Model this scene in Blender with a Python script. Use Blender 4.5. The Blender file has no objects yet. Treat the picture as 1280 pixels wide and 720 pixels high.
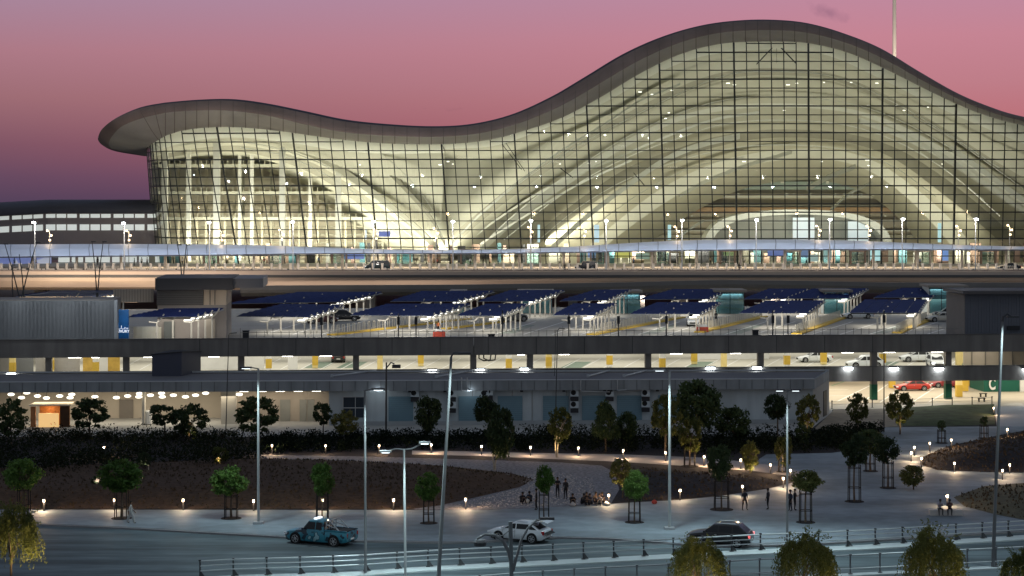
import bpy, bmesh, math, random
from mathutils import Vector as V, Matrix, Euler
from mathutils.geometry import delaunay_2d_cdt
R = math.radians
rnd = random.Random(7)
scn = bpy.context.scene
COL = scn.collection
F, H, YH = 2400.0, 25.5, 250.0     # focal length in photo pixels, eye height, horizon row


def P(x, y, D):
    return V(((x - 640) * D / F, D, H - (y - YH) * D / F))


def G(x, y, z=0.0):
    D = F * (H - z) / (y - YH)
    return V(((x - 640) * D / F, D, z))


def lerp(a, b, t):
    return a + (b - a) * t


def interp(tab, x):
    if x <= tab[0][0]:
        return tab[0][1]
    for (x0, y0), (x1, y1) in zip(tab, tab[1:]):
        if x <= x1:
            return y0 + (y1 - y0) * (x - x0) / (x1 - x0)
    return tab[-1][1]


def sinterp(tab, x):
    """smooth (monotone catmull) interpolation of a table"""
    n = len(tab)
    if x <= tab[0][0]:
        return tab[0][1]
    if x >= tab[-1][0]:
        return tab[-1][1]
    for i in range(n - 1):
        x0, y0 = tab[i]
        x1, y1 = tab[i + 1]
        if x <= x1:
            m0 = (y1 - tab[i - 1][1]) / (x1 - tab[i - 1][0]) if i > 0 else (y1 - y0) / (x1 - x0)
            m1 = (tab[i + 2][1] - y0) / (tab[i + 2][0] - x0) if i < n - 2 else (y1 - y0) / (x1 - x0)
            h = x1 - x0
            t = (x - x0) / h
            return ((2 * t**3 - 3 * t**2 + 1) * y0 + (t**3 - 2 * t**2 + t) * h * m0
                    + (-2 * t**3 + 3 * t**2) * y1 + (t**3 - t**2) * h * m1)


# ------------------------------------------------------------------ materials
MATS = {}


def mat(name, col, rough=0.8, var=0.15, scale=1.0, bump=0.0, metal=0.0, spec=0.3, detail=4.0, coat=0.0):
    if name in MATS:
        return MATS[name]
    m = bpy.data.materials.new(name)
    m.use_nodes = True
    nt = m.node_tree
    b = nt.nodes['Principled BSDF']
    b.inputs['Roughness'].default_value = rough
    b.inputs['Metallic'].default_value = metal
    b.inputs['Specular IOR Level'].default_value = spec
    b.inputs['Coat Weight'].default_value = coat
    if var > 0 or bump > 0:
        tc = nt.nodes.new('ShaderNodeTexCoord')
        nz = nt.nodes.new('ShaderNodeTexNoise')
        nz.inputs['Scale'].default_value = scale
        nz.inputs['Detail'].default_value = detail
        nz.inputs['Roughness'].default_value = 0.6
        nt.links.new(tc.outputs['Object'], nz.inputs['Vector'])
        rmp = nt.nodes.new('ShaderNodeMapRange')
        rmp.inputs['From Min'].default_value = 0.3
        rmp.inputs['From Max'].default_value = 0.7
        rmp.inputs['To Min'].default_value = 1 - var
        rmp.inputs['To Max'].default_value = 1 + var
        nt.links.new(nz.outputs['Fac'], rmp.inputs['Value'])
        mx = nt.nodes.new('ShaderNodeVectorMath')
        mx.operation = 'SCALE'
        mx.inputs[0].default_value = col[:3]
        nt.links.new(rmp.outputs['Result'], mx.inputs['Scale'])
        nt.links.new(mx.outputs['Vector'], b.inputs['Base Color'])
        if bump > 0:
            bp = nt.nodes.new('ShaderNodeBump')
            bp.inputs['Strength'].default_value = bump
            bp.inputs['Distance'].default_value = 0.1
            nt.links.new(nz.outputs['Fac'], bp.inputs['Height'])
            nt.links.new(bp.outputs['Normal'], b.inputs['Normal'])
    else:
        b.inputs['Base Color'].default_value = (*col[:3], 1)
    MATS[name] = m
    return m


def emat(name, col, s):
    if name in MATS:
        return MATS[name]
    m = bpy.data.materials.new(name)
    m.use_nodes = True
    nt = m.node_tree
    b = nt.nodes['Principled BSDF']
    b.inputs['Base Color'].default_value = (0.6, 0.6, 0.6, 1)
    b.inputs['Emission Color'].default_value = (*col, 1)
    b.inputs['Emission Strength'].default_value = s
    MATS[name] = m
    return m


def leafmat(name, col, col2):
    if name in MATS:
        return MATS[name]
    m = bpy.data.materials.new(name)
    m.use_nodes = True
    nt = m.node_tree
    b = nt.nodes['Principled BSDF']
    out = nt.nodes['Material Output']
    b.inputs['Roughness'].default_value = 0.6
    b.inputs['Specular IOR Level'].default_value = 0.25
    tc = nt.nodes.new('ShaderNodeTexCoord')
    nz = nt.nodes.new('ShaderNodeTexNoise')
    nz.inputs['Scale'].default_value = 3.5
    nz.inputs['Detail'].default_value = 3
    nt.links.new(tc.outputs['Object'], nz.inputs['Vector'])
    oi = nt.nodes.new('ShaderNodeObjectInfo')
    ad = nt.nodes.new('ShaderNodeMath')
    ad.operation = 'MULTIPLY_ADD'
    ad.inputs[1].default_value = 0.5
    ad.inputs[2].default_value = -0.25
    nt.links.new(oi.outputs['Random'], ad.inputs[0])
    a2 = nt.nodes.new('ShaderNodeMath')
    a2.operation = 'ADD'
    nt.links.new(ad.outputs[0], a2.inputs[0])
    nt.links.new(nz.outputs['Fac'], a2.inputs[1])
    r = nt.nodes.new('ShaderNodeValToRGB')
    r.color_ramp.elements[0].position = 0.3
    r.color_ramp.elements[0].color = (*col, 1)
    r.color_ramp.elements[1].position = 0.7
    r.color_ramp.elements[1].color = (*col2, 1)
    nt.links.new(a2.outputs[0], r.inputs['Fac'])
    nt.links.new(r.outputs['Color'], b.inputs['Base Color'])
    tr = nt.nodes.new('ShaderNodeBsdfTranslucent')
    nt.links.new(r.outputs['Color'], tr.inputs['Color'])
    mx = nt.nodes.new('ShaderNodeMixShader')
    mx.inputs[0].default_value = 0.3
    nt.links.new(b.outputs[0], mx.inputs[1])
    nt.links.new(tr.outputs[0], mx.inputs[2])
    nt.links.new(mx.outputs[0], out.inputs['Surface'])
    MATS[name] = m
    return m


def glassmat(name, tint, refl=0.08, opac=0.0, rough=0.02):
    if name in MATS:
        return MATS[name]
    m = bpy.data.materials.new(name)
    m.use_nodes = True
    nt = m.node_tree
    nt.nodes.remove(nt.nodes['Principled BSDF'])
    out = nt.nodes['Material Output']
    t = nt.nodes.new('ShaderNodeBsdfTransparent')
    t.inputs['Color'].default_value = (*tint, 1)
    g = nt.nodes.new('ShaderNodeBsdfGlossy')
    g.inputs['Roughness'].default_value = rough
    fr = nt.nodes.new('ShaderNodeFresnel')
    fr.inputs['IOR'].default_value = 1.45
    mu = nt.nodes.new('ShaderNodeMath')
    mu.operation = 'ADD'
    mu.use_clamp = True
    mu.inputs[1].default_value = refl
    nt.links.new(fr.outputs[0], mu.inputs[0])
    mx = nt.nodes.new('ShaderNodeMixShader')
    nt.links.new(mu.outputs[0], mx.inputs[0])
    nt.links.new(t.outputs[0], mx.inputs[1])
    nt.links.new(g.outputs[0], mx.inputs[2])
    nt.links.new(mx.outputs[0], out.inputs['Surface'])
    MATS[name] = m
    return m


# ------------------------------------------------------------------ mesh helper
class MB:
    def __init__(s):
        s.v = []
        s.f = []
        s.m = []

    def add(s, vs, fs, mi=0):
        o = len(s.v)
        s.v += [tuple(p) for p in vs]
        s.f += [tuple(i + o for i in f) for f in fs]
        s.m += [mi] * len(fs)
        return s

    def box(s, c, size, rz=0.0, mi=0, T=None):
        hx, hy, hz = size[0] / 2, size[1] / 2, size[2] / 2
        cs, sn = math.cos(rz), math.sin(rz)
        vs = []
        for dz in (-hz, hz):
            for dx, dy in ((-hx, -hy), (hx, -hy), (hx, hy), (-hx, hy)):
                p = V((c[0] + dx * cs - dy * sn, c[1] + dx * sn + dy * cs, c[2] + dz))
                vs.append(T(p) if T else p)
        s.add(vs, [(0, 3, 2, 1), (4, 5, 6, 7), (0, 1, 5, 4), (1, 2, 6, 5), (2, 3, 7, 6), (3, 0, 4, 7)], mi)
        return s

    def hexa(s, b, t, mi=0):
        """b, t: 4 bottom and 4 top corners, counter-clockwise"""
        s.add(list(b) + list(t), [(0, 3, 2, 1), (4, 5, 6, 7), (0, 1, 5, 4), (1, 2, 6, 5), (2, 3, 7, 6), (3, 0, 4, 7)], mi)
        return s

    def tube(s, p0, p1, r0, r1=None, n=8, mi=0, caps=True):
        r1 = r0 if r1 is None else r1
        p0, p1 = V(p0), V(p1)
        d = (p1 - p0).normalized()
        a = d.orthogonal().normalized()
        b = d.cross(a)
        vs = []
        for p, r in ((p0, r0), (p1, r1)):
            for k in range(n):
                t = 2 * math.pi * k / n
                vs.append(p + a * (r * math.cos(t)) + b * (r * math.sin(t)))
        fs = [(k, (k + 1) % n, n + (k + 1) % n, n + k) for k in range(n)]
        if caps:
            fs += [tuple(range(n))[::-1], tuple(range(n, 2 * n))]
        s.add(vs, fs, mi)
        return s

    def path(s, pts, rs, n=8, mi=0):
        if not hasattr(rs, '__len__'):
            rs = [rs] * len(pts)
        pts = [V(p) for p in pts]
        rings = []
        vs = []
        up = None
        for i, p in enumerate(pts):
            d = (pts[min(i + 1, len(pts) - 1)] - pts[max(i - 1, 0)]).normalized()
            a = d.orthogonal().normalized() if up is None else (up - d * up.dot(d)).normalized()
            up = a
            b = d.cross(a)
            for k in range(n):
                t = 2 * math.pi * k / n
                vs.append(p + a * (rs[i] * math.cos(t)) + b * (rs[i] * math.sin(t)))
        fs = []
        for i in range(len(pts) - 1):
            for k in range(n):
                fs.append((i * n + k, i * n + (k + 1) % n, (i + 1) * n + (k + 1) % n, (i + 1) * n + k))
        fs += [tuple(range(n))[::-1], tuple(range((len(pts) - 1) * n, len(pts) * n))]
        s.add(vs, fs, mi)
        return s

    def loft(s, rows, mi=0, close=False, mis=None):
        """rows: list of equal-length point lists"""
        n = len(rows[0])
        o = len(s.v)
        for r in rows:
            s.v += [tuple(p) for p in r]
        for i in range(len(rows) - 1):
            for k in range(n if close else n - 1):
                k2 = (k + 1) % n
                s.f.append((o + i * n + k, o + i * n + k2, o + (i + 1) * n + k2, o + (i + 1) * n + k))
                s.m.append(mis[i] if mis else mi)
        return s

    def prism(s, poly, z0, z1, mi=0):
        n = len(poly)
        vs = [(p[0], p[1], z0) for p in poly] + [(p[0], p[1], z1) for p in poly]
        fs = [tuple(range(n, 2 * n)), tuple(range(n))[::-1]] + [(k, (k + 1) % n, n + (k + 1) % n, n + k) for k in range(n)]
        s.add(vs, fs, mi)
        return s

    def sphere(s, c, r, n=8, m=6, mi=0, sc=(1, 1, 1)):
        vs = []
        fs = []
        for i in range(m + 1):
            ph = math.pi * i / m
            for k in range(n):
                t = 2 * math.pi * k / n
                vs.append((c[0] + sc[0] * r * math.sin(ph) * math.cos(t), c[1] + sc[1] * r * math.sin(ph) * math.sin(t), c[2] + sc[2] * r * math.cos(ph)))
        for i in range(m):
            for k in range(n):
                fs.append((i * n + k, (i + 1) * n + k, (i + 1) * n + (k + 1) % n, i * n + (k + 1) % n))
        s.add(vs, fs, mi)
        return s

    def build(s, name, mats, parent=None, world=True, smooth=False, col=None):
        """world=True: vertices are world coordinates, made local to the parent root"""
        me = bpy.data.meshes.new(name)
        vs = s.v
        if parent is not None and world:
            off = wloc(parent)
            rz = wrot(parent)
            if rz:
                c, sn = math.cos(-rz), math.sin(-rz)
                vs = [((p[0] - off[0]) * c - (p[1] - off[1]) * sn, (p[0] - off[0]) * sn + (p[1] - off[1]) * c, p[2] - off[2]) for p in vs]
            else:
                vs = [(p[0] - off[0], p[1] - off[1], p[2] - off[2]) for p in vs]
        me.from_pydata([tuple(p) for p in vs], [], s.f)
        if not isinstance(mats, (list, tuple)):
            mats = [mats]
        for m in mats:
            me.materials.append(m)
        if len(mats) > 1:
            me.polygons.foreach_set('material_index', s.m)
        if smooth:
            me.polygons.foreach_set('use_smooth', [True] * len(me.polygons))
        me.update()
        o = bpy.data.objects.new(name, me)
        COL.objects.link(o)
        if parent is not None:
            o.parent = parent
        return o


def wloc(o):
    p = V((0, 0, 0))
    while o is not None:
        if o.parent is not None:
            p = p + o.location      # sub-parts sit under unrotated part origins
        else:
            p = p + o.location
        o = o.parent
    return p


def wrot(o):
    while o.parent is not None:
        o = o.parent
    return o.rotation_euler[2]


def tag(o, label=None, cat=None, group=None, kind=None):
    if label:
        o['label'] = label
    if cat:
        o['category'] = cat
    if group:
        o['group'] = group
    if kind:
        o['kind'] = kind
    return o


def thing(name, label, cat, loc=(0, 0, 0), rz=0.0, group=None):
    o = bpy.data.objects.new(name, None)
    o.empty_display_size = 0.3
    COL.objects.link(o)
    o.location = loc
    o.rotation_euler = (0, 0, rz)
    return tag(o, label, cat, group)


def copy_tree(o, parent=None):
    c = o.copy()
    COL.objects.link(c)
    c.parent = parent
    for ch in list(o.children):
        copy_tree(ch, c)
    return c


ORD = ['first', 'second', 'third', 'fourth', 'fifth', 'sixth', 'seventh', 'eighth', 'ninth', 'tenth', 'eleventh', 'twelfth',
       'thirteenth', 'fourteenth', 'fifteenth', 'sixteenth', 'seventeenth', 'eighteenth', 'nineteenth', 'twentieth']


def nth(i, n, left='leftmost', right='rightmost'):
    """i-th of n from the left, in words"""
    if i == 0:
        return left
    if i == n - 1:
        return right
    if i < n / 2:
        return ORD[i] + ' from the left'
    return ORD[n - 1 - i] + ' from the right'


def point(loc, col, w, r=0.1, name='lamp_light', parent=None):
    l = bpy.data.lights.new(name, 'POINT')
    l.color = col
    l.energy = w
    l.shadow_soft_size = r
    o = bpy.data.objects.new(name, l)
    o.location = loc
    COL.objects.link(o)
    return o


def spot(loc, tgt, col, w, ang=120, blend=0.6, r=0.1, name='lamp_light'):
    l = bpy.data.lights.new(name, 'SPOT')
    l.color = col
    l.energy = w
    l.spot_size = R(ang)
    l.spot_blend = blend
    l.shadow_soft_size = r
    o = bpy.data.objects.new(name, l)
    o.location = loc
    d = V(tgt) - V(loc)
    o.rotation_euler = d.to_track_quat('-Z', 'Y').to_euler()
    COL.objects.link(o)
    return o


def area(loc, tgt, col, w, sx, sy, name='area_light', spread=None):
    l = bpy.data.lights.new(name, 'AREA')
    l.shape = 'RECTANGLE'
    l.size = sx
    l.size_y = sy
    l.color = col
    l.energy = w
    if spread:
        l.spread = R(spread)
    o = bpy.data.objects.new(name, l)
    o.location = loc
    d = (V(tgt) - V(loc)).normalized()
    up = 'Y' if abs(d.z) > 0.99 else 'Y'
    # x axis stays horizontal along world X
    z = -d
    x = V((1, 0, 0))
    x = (x - z * x.dot(z)).normalized()
    y = z.cross(x)
    o.rotation_euler = Matrix((x, y, z)).transposed().to_euler()
    COL.objects.link(o)
    return o


def streaks(m, col, sc, amount, off=0.0):
    """worn, stretched lighter and darker patches on a big flat surface"""
    nt = m.node_tree
    b = nt.nodes['Principled BSDF']
    src = b.inputs['Base Color'].links[0].from_socket
    tc = nt.nodes.new('ShaderNodeTexCoord')
    mp = nt.nodes.new('ShaderNodeMapping')
    mp.inputs['Scale'].default_value = sc
    nt.links.new(tc.outputs['Object'], mp.inputs['Vector'])
    nz = nt.nodes.new('ShaderNodeTexNoise')
    nz.inputs['Scale'].default_value = 1.0
    nz.inputs['Detail'].default_value = 6
    nt.links.new(mp.outputs['Vector'], nz.inputs['Vector'])
    rp = nt.nodes.new('ShaderNodeValToRGB')
    rp.color_ramp.elements[0].position = .38
    rp.color_ramp.elements[0].color = (1 - amount,) * 3 + (1,)
    rp.color_ramp.elements[1].position = .62
    rp.color_ramp.elements[1].color = (1 + amount * .6,) * 3 + (1,)
    nt.links.new(nz.outputs['Fac'], rp.inputs['Fac'])
    mx = nt.nodes.new('ShaderNodeMix')
    mx.data_type = 'RGBA'
    mx.blend_type = 'MULTIPLY'
    mx.inputs['Factor'].default_value = 1
    nt.links.new(src, mx.inputs['A'])
    nt.links.new(rp.outputs['Color'], mx.inputs['B'])
    nt.links.new(mx.outputs['Result'], b.inputs['Base Color'])


# ------------------------------------------------------------------ common materials
M_conc = mat('pale_concrete', (0.36, 0.37, 0.38), 0.75, 0.10, 0.25, 0.0, detail=8)
M_concd = mat('grey_concrete', (0.20, 0.195, 0.19), 0.85, 0.08, 0.4)
M_dark = mat('dark_metal', (0.025, 0.026, 0.03), 0.5, 0.1, 2.0)
M_black = mat('black_rubber', (0.012, 0.012, 0.013), 0.8, 0)
M_galv = mat('galvanised_steel', (0.42, 0.44, 0.45), 0.45, 0.08, 3.0, metal=0.3)
M_white = mat('white_paint', (0.72, 0.72, 0.70), 0.55, 0.05, 1.0)
M_wood = mat('stake_wood', (0.022, 0.018, 0.015), 0.8, 0.2, 3)
M_warm = emat('warm_lamp', (1.0, 0.72, 0.42), 26)
M_cool = emat('cool_lamp', (0.86, 0.95, 1.0), 30)
M_cream = emat('cream_lamp', (1.0, 0.93, 0.78), 9)
# ------------------------------------------------------------------ world, camera, sun
w = bpy.data.worlds.new('World')
scn.world = w
w.use_nodes = True
nt = w.node_tree
bg = nt.nodes['Background']
outw = nt.nodes['World Output']
sky = nt.nodes.new('ShaderNodeTexSky')
sky.sky_type = 'NISHITA'
sky.sun_disc = False
sky.sun_elevation = R(0.5)
sky.sun_rotation = R(-35)
nt.links.new(sky.outputs[0], bg.inputs['Color'])
bg.inputs['Strength'].default_value = 0.05
tc = nt.nodes.new('ShaderNodeTexCoord')
sep = nt.nodes.new('ShaderNodeSeparateXYZ')
nt.links.new(tc.outputs['Generated'], sep.inputs[0])


def wm(op, a, b=None, c=None, clamp=False):
    n = nt.nodes.new('ShaderNodeMath')
    n.operation = op
    n.use_clamp = clamp
    for i, x in enumerate((a, b, c)):
        if x is None:
            continue
        if isinstance(x, (int, float)):
            n.inputs[i].default_value = x
        else:
            nt.links.new(x, n.inputs[i])
    return n.outputs[0]


def lin(c):
    return tuple((x / 255 / 12.92) if x / 255 <= 0.04045 else ((x / 255 + 0.055) / 1.055) ** 2.4 for x in c)


def wramp(fac, stops):
    n = nt.nodes.new('ShaderNodeValToRGB')
    cr = n.color_ramp
    while len(cr.elements) < len(stops):
        cr.elements.new(0.5)
    for e, (p, c) in zip(cr.elements, stops):
        e.position = p
        e.color = (*c, 1)
    nt.links.new(fac, n.inputs['Fac'])
    return n.outputs['Color']


elev = sep.outputs['Z']
hor = wm('SQRT', wm('ADD', wm('MULTIPLY', sep.outputs['X'], sep.outputs['X']), wm('MULTIPLY', sep.outputs['Y'], sep.outputs['Y'])))
tanv = wm('DIVIDE', elev, wm('MAXIMUM', hor, 0.001))
t01 = wm('MULTIPLY', tanv, 5.0, clamp=True)          # 0..0.2 of tan elevation
# the dusk afterglow: left (away from the afterglow) and right (towards it)
k = 0.52   # one unit of t01 = 480 px ; 250 px -> 0.52
left = wramp(t01, [(0.0, lin((78, 66, 92))), (0.06, lin((94, 72, 98))), (0.14, lin((120, 82, 102))), (0.26, lin((154, 107, 118))),
                   (0.38, lin((171, 121, 136))), (0.52, lin((166, 134, 158))), (1.0, lin((96, 100, 140)))])
right = wramp(t01, [(0.0, lin((120, 72, 96))), (0.10, lin((174, 98, 108))), (0.20, lin((189, 114, 123))), (0.30, lin((193, 127, 139))),
                    (0.42, lin((200, 134, 150))), (0.52, lin((194, 138, 160))), (1.0, lin((96, 98, 138)))])
az = wm('MULTIPLY_ADD', wm('DIVIDE', sep.outputs['X'], wm('MAXIMUM', hor, 0.001)), 2.2, 0.62, clamp=True)
mixc = nt.nodes.new('ShaderNodeMix')
mixc.data_type = 'RGBA'
nt.links.new(az, mixc.inputs['Factor'])
nt.links.new(left, mixc.inputs['A'])
nt.links.new(right, mixc.inputs['B'])
# thin cirrus wisps
mp = nt.nodes.new('ShaderNodeMapping')
mp.inputs['Scale'].default_value = (14, 14, 60)
nt.links.new(tc.outputs['Generated'], mp.inputs['Vector'])
nz = nt.nodes.new('ShaderNodeTexNoise')
nz.inputs['Scale'].default_value = 1.3
nz.inputs['Detail'].default_value = 5
nt.links.new(mp.outputs['Vector'], nz.inputs['Vector'])
cl = wramp(nz.outputs['Fac'], [(0.0, (1, 1, 1)), (0.70, (1, 1, 1)), (0.84, (0.66, 0.68, 0.76)), (1, (0.6, 0.62, 0.7))])
mulc = nt.nodes.new('ShaderNodeMix')
mulc.data_type = 'RGBA'
mulc.blend_type = 'MULTIPLY'
mulc.inputs['Factor'].default_value = 1.0
nt.links.new(mixc.outputs['Result'], mulc.inputs['A'])
nt.links.new(cl, mulc.inputs['B'])
# two small dark wisps, high on the right
xh = wm('DIVIDE', sep.outputs['X'], wm('MAXIMUM', hor, 0.001))


def wisp(cx, ct, rx, ry, sk):
    dx = wm('SUBTRACT', xh, cx)
    dt = wm('ADD', wm('SUBTRACT', tanv, ct), wm('MULTIPLY', dx, sk))
    a = wm('DIVIDE', dx, rx)
    b = wm('DIVIDE', dt, ry)
    r = wm('SQRT', wm('ADD', wm('MULTIPLY', a, a), wm('MULTIPLY', b, b)))
    n2 = nt.nodes.new('ShaderNodeTexNoise')
    n2.inputs['Scale'].default_value = 160
    n2.inputs['Detail'].default_value = 4
    nt.links.new(tc.outputs['Generated'], n2.inputs['Vector'])
    r2 = wm('ADD', r, wm('MULTIPLY_ADD', n2.outputs['Fac'], 1.6, -.8))
    return wm('SUBTRACT', 1.0, r2, clamp=True)


wsum = wm('ADD', wisp(.1625, .0965, .011, .0042, .38), wisp(.2640, .0960, .0045, .012, .25), clamp=True)
wfac = wm('MULTIPLY', wsum, .5)
mixw = nt.nodes.new('ShaderNodeMix')
mixw.data_type = 'RGBA'
nt.links.new(wfac, mixw.inputs['Factor'])
nt.links.new(mulc.outputs['Result'], mixw.inputs['A'])
mixw.inputs['B'].default_value = (*lin((140, 98, 124)), 1)
mulc = mixw
# fade to the dim blue of the upper sky
up = wm('MULTIPLY_ADD', tanv, 4.0, -0.7, clamp=True)
mixu = nt.nodes.new('ShaderNodeMix')
mixu.data_type = 'RGBA'
nt.links.new(up, mixu.inputs['Factor'])
nt.links.new(mulc.outputs['Result'], mixu.inputs['A'])
mixu.inputs['B'].default_value = (0.145, 0.18, 0.265, 1)
# below horizon dark
bg2 = nt.nodes.new('ShaderNodeBackground')
# the afterglow stands only on the far side; the sky opposite is an even dusk blue
sidef = wm('MULTIPLY_ADD', wm('DIVIDE', sep.outputs['Y'], wm('MAXIMUM', hor, 0.001)), -2.0, 1.2, clamp=True)
mixb = nt.nodes.new('ShaderNodeMix')
mixb.data_type = 'RGBA'
nt.links.new(sidef, mixb.inputs['Factor'])
nt.links.new(mixu.outputs['Result'], mixb.inputs['A'])
mixb.inputs['B'].default_value = (0.235, 0.265, 0.315, 1)
nt.links.new(mixb.outputs['Result'], bg2.inputs['Color'])
bg2.inputs['Strength'].default_value = 0.96
adds = nt.nodes.new('ShaderNodeAddShader')
nt.links.new(bg.outputs[0], adds.inputs[0])
nt.links.new(bg2.outputs[0], adds.inputs[1])
nt.links.new(adds.outputs[0], outw.inputs['Surface'])
bg.inputs['Strength'].default_value = 0.004

cam = bpy.data.cameras.new('camera')
cam.sensor_width = 36
cam.lens = 36 * F / 1280
cam.shift_y = -(360 - YH) / 1280
cam.clip_start = 1
cam.clip_end = 20000
co = bpy.data.objects.new('camera', cam)
co.location = (0, 0, H)
co.rotation_euler = (R(90), 0, 0)
COL.objects.link(co)
scn.camera = co

sl = bpy.data.lights.new('sun', 'SUN')
sl.energy = 0.02
sl.angle = R(12)
sl.color = (1, 0.72, 0.6)
so = bpy.data.objects.new('sun', sl)
so.rotation_euler = (R(88), 0, R(145))
COL.objects.link(so)

scn.view_settings.view_transform = 'Standard'
scn.view_settings.look = 'None'
scn.view_settings.exposure = 0
scn.view_settings.gamma = 1
scn.render.engine = 'CYCLES'
cy = scn.cycles
cy.use_denoising = True
cy.max_bounces = 6
cy.diffuse_bounces = 3
cy.glossy_bounces = 3
cy.transparent_max_bounces = 24
cy.sample_clamp_indirect = 4
cy.sample_clamp_direct = 0
cy.use_light_tree = True
cy.caustics_reflective = False
cy.caustics_refractive = False
cy.light_sampling_threshold = 0.005

# ------------------------------------------------------------------ ground
def sheet(name, px, z, m, label=None, z0=None, wpts=None):
    pts = wpts or [G(x, y, z) for x, y in px]
    mb = MB()
    if z0 is None:
        mb.add([(p[0], p[1], z) for p in pts], [tuple(range(len(pts)))])
    else:
        mb.prism([(p[0], p[1]) for p in pts], z0, z)
    # tessellate concave outlines
    o = mb.build(name, m)
    bm = bmesh.new()
    bm.from_mesh(o.data)
    bmesh.ops.triangulate(bm, faces=[f for f in bm.faces if len(f.verts) > 4])
    bmesh.ops.recalc_face_normals(bm, faces=bm.faces[:])
    for f in bm.faces:
        if z0 is None and f.normal.z < 0:
            f.normal_flip()
    bm.to_mesh(o.data)
    bm.free()
    tag(o, label, None, None, 'structure')
    return o


def inpoly(x, y, poly):
    c = False
    n = len(poly)
    j = n - 1
    for i in range(n):
        xi, yi = poly[i]
        xj, yj = poly[j]
        if (yi > y) != (yj > y) and x < (xj - xi) * (y - yi) / (yj - yi) + xi:
            c = not c
        j = i
    return c


def edist(x, y, poly):
    d = 1e9
    for i in range(len(poly)):
        x0, y0 = poly[i]
        x1, y1 = poly[(i + 1) % len(poly)]
        dx, dy = x1 - x0, y1 - y0
        t = max(0, min(1, ((x - x0) * dx + (y - y0) * dy) / (dx * dx + dy * dy + 1e-9)))
        d = min(d, math.hypot(x - x0 - t * dx, y - y0 - t * dy))
    return d


MOUNDS = []


def mound(name, px, hmax, fall, m, zb=0.03, step=1.2, rough=0.05):
    poly = [tuple(G(x, y, 0)[:2]) for x, y in px]
    bnd = []
    for i in range(len(poly)):
        a, b = V(poly[i]), V(poly[(i + 1) % len(poly)])
        n = max(1, int((b - a).length / step))
        bnd += [a.lerp(b, k / n) for k in range(n)]
    xs = [p[0] for p in poly]
    ys = [p[1] for p in poly]
    rr = random.Random(hash(name) % 999 if False else len(px) * 7)
    pts = list(bnd)
    x = min(xs)
    while x < max(xs):
        y = min(ys)
        while y < max(ys):
            qx, qy = x + rr.uniform(-.3, .3) * step, y + rr.uniform(-.3, .3) * step
            if inpoly(qx, qy, poly) and edist(qx, qy, poly) > step * 0.5:
                pts.append(V((qx, qy)))
            y += step
        x += step
    nb = len(bnd)
    res = delaunay_2d_cdt(pts, [(i, (i + 1) % nb) for i in range(nb)], [], 1, 1e-5)
    vs = []

    def hh(x, y):
        d = edist(x, y, poly)
        t = min(1, d / fall)
        return zb + hmax * (t * t * (3 - 2 * t)) + (rr.uniform(-rough, rough) if d > 0.1 else 0)
    for p in res[0]:
        vs.append((p[0], p[1], hh(p[0], p[1])))
    mb = MB()
    mb.add(vs, [tuple(f) for f in res[2]])
    o = mb.build(name, m, smooth=True)
    o['kind'] = 'structure'
    MOUNDS.append((poly, hmax, fall, zb))
    return o


def gz(x, y):
    z = 0.0
    for poly, hm, fall, zb in MOUNDS:
        if inpoly(x, y, poly):
            t = min(1, edist(x, y, poly) / fall)
            z = max(z, zb + hm * (t * t * (3 - 2 * t)))
    return z


M_soil = mat('brown_soil', (0.062, 0.036, 0.020), 0.95, 0.45, 2.2, 0.6, detail=8)
M_dsoil = mat('dark_mulch', (0.022, 0.019, 0.020), 0.95, 0.5, 2.5, 0.6, detail=8)
M_asph = mat('asphalt', (0.095, 0.125, 0.135), 0.75, 0.12, 0.35, 0.1, detail=10)
M_plaza = mat('plaza_paving', (0.205, 0.245, 0.272), 0.7, 0.10, 0.22, 0.0, detail=9)
streaks(M_asph, None, (.04, .55, 1), .36)
streaks(M_asph, None, (.35, 1.6, 1), .16)
streaks(M_plaza, None, (.07, .16, 1), .26)
streaks(M_plaza, None, (.8, .9, 1), .12)
M_gravel = mat('pale_gravel', (0.20, 0.195, 0.205), 0.9, 0.6, 3.0, 0.8, detail=10)
M_lawn = mat('lawn_grass', (0.045, 0.062, 0.022), 0.9, 0.5, .7, 0.6, detail=10)
M_sand = mat('sandy_soil', (0.24, 0.20, 0.15), 0.95, 0.25, 0.8, 0.5, detail=8)
M_yard = mat('yard_concrete', (0.33, 0.33, 0.32), 0.8, 0.10, 0.3)

sheet('ground', None, -0.14, M_sand, wpts=[V((-3000, 20, 0)), V((3000, 20, 0)), V((3000, 5000, 0)), V((-3000, 5000, 0))])
KERB = [(-300, 651), (0, 654), (35, 655), (160, 660), (320, 669), (440, 676), (560, 678), (600, 677), (640, 674), (700, 671.5), (760, 673), (830, 678), (880, 683),
        (1000, 681), (1280, 664), (1500, 651)]
sheet('road', [(-400, 645)] + [(x, y - 1.5) for x, y in KERB] + [(1700, 640), (1700, 900), (-400, 900)], -0.12, M_asph)
# park soil under everything planted
sheet('park_ground', KERB + [(1800, 560), (1800, 503), (-500, 503), (-500, 560)], -0.006, M_dsoil, z0=-0.13)
PLAZA = [(-300, 636), (0, 637), (600, 637.5), (690, 634), (780, 628.5), (850, 625), (900, 620), (960, 611), (992, 603), (1002, 597), (968, 588), (944, 577), (958, 568),
         (1040, 566), (1085, 560), (1098, 545), (1107, 534), (1500, 531), (1500, 649.6)]
plz = [(x, y - 1.3) for x, y in KERB[:-1]]
sheet('pavement', PLAZA + plz[::-1], 0.006, M_plaza)
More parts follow.
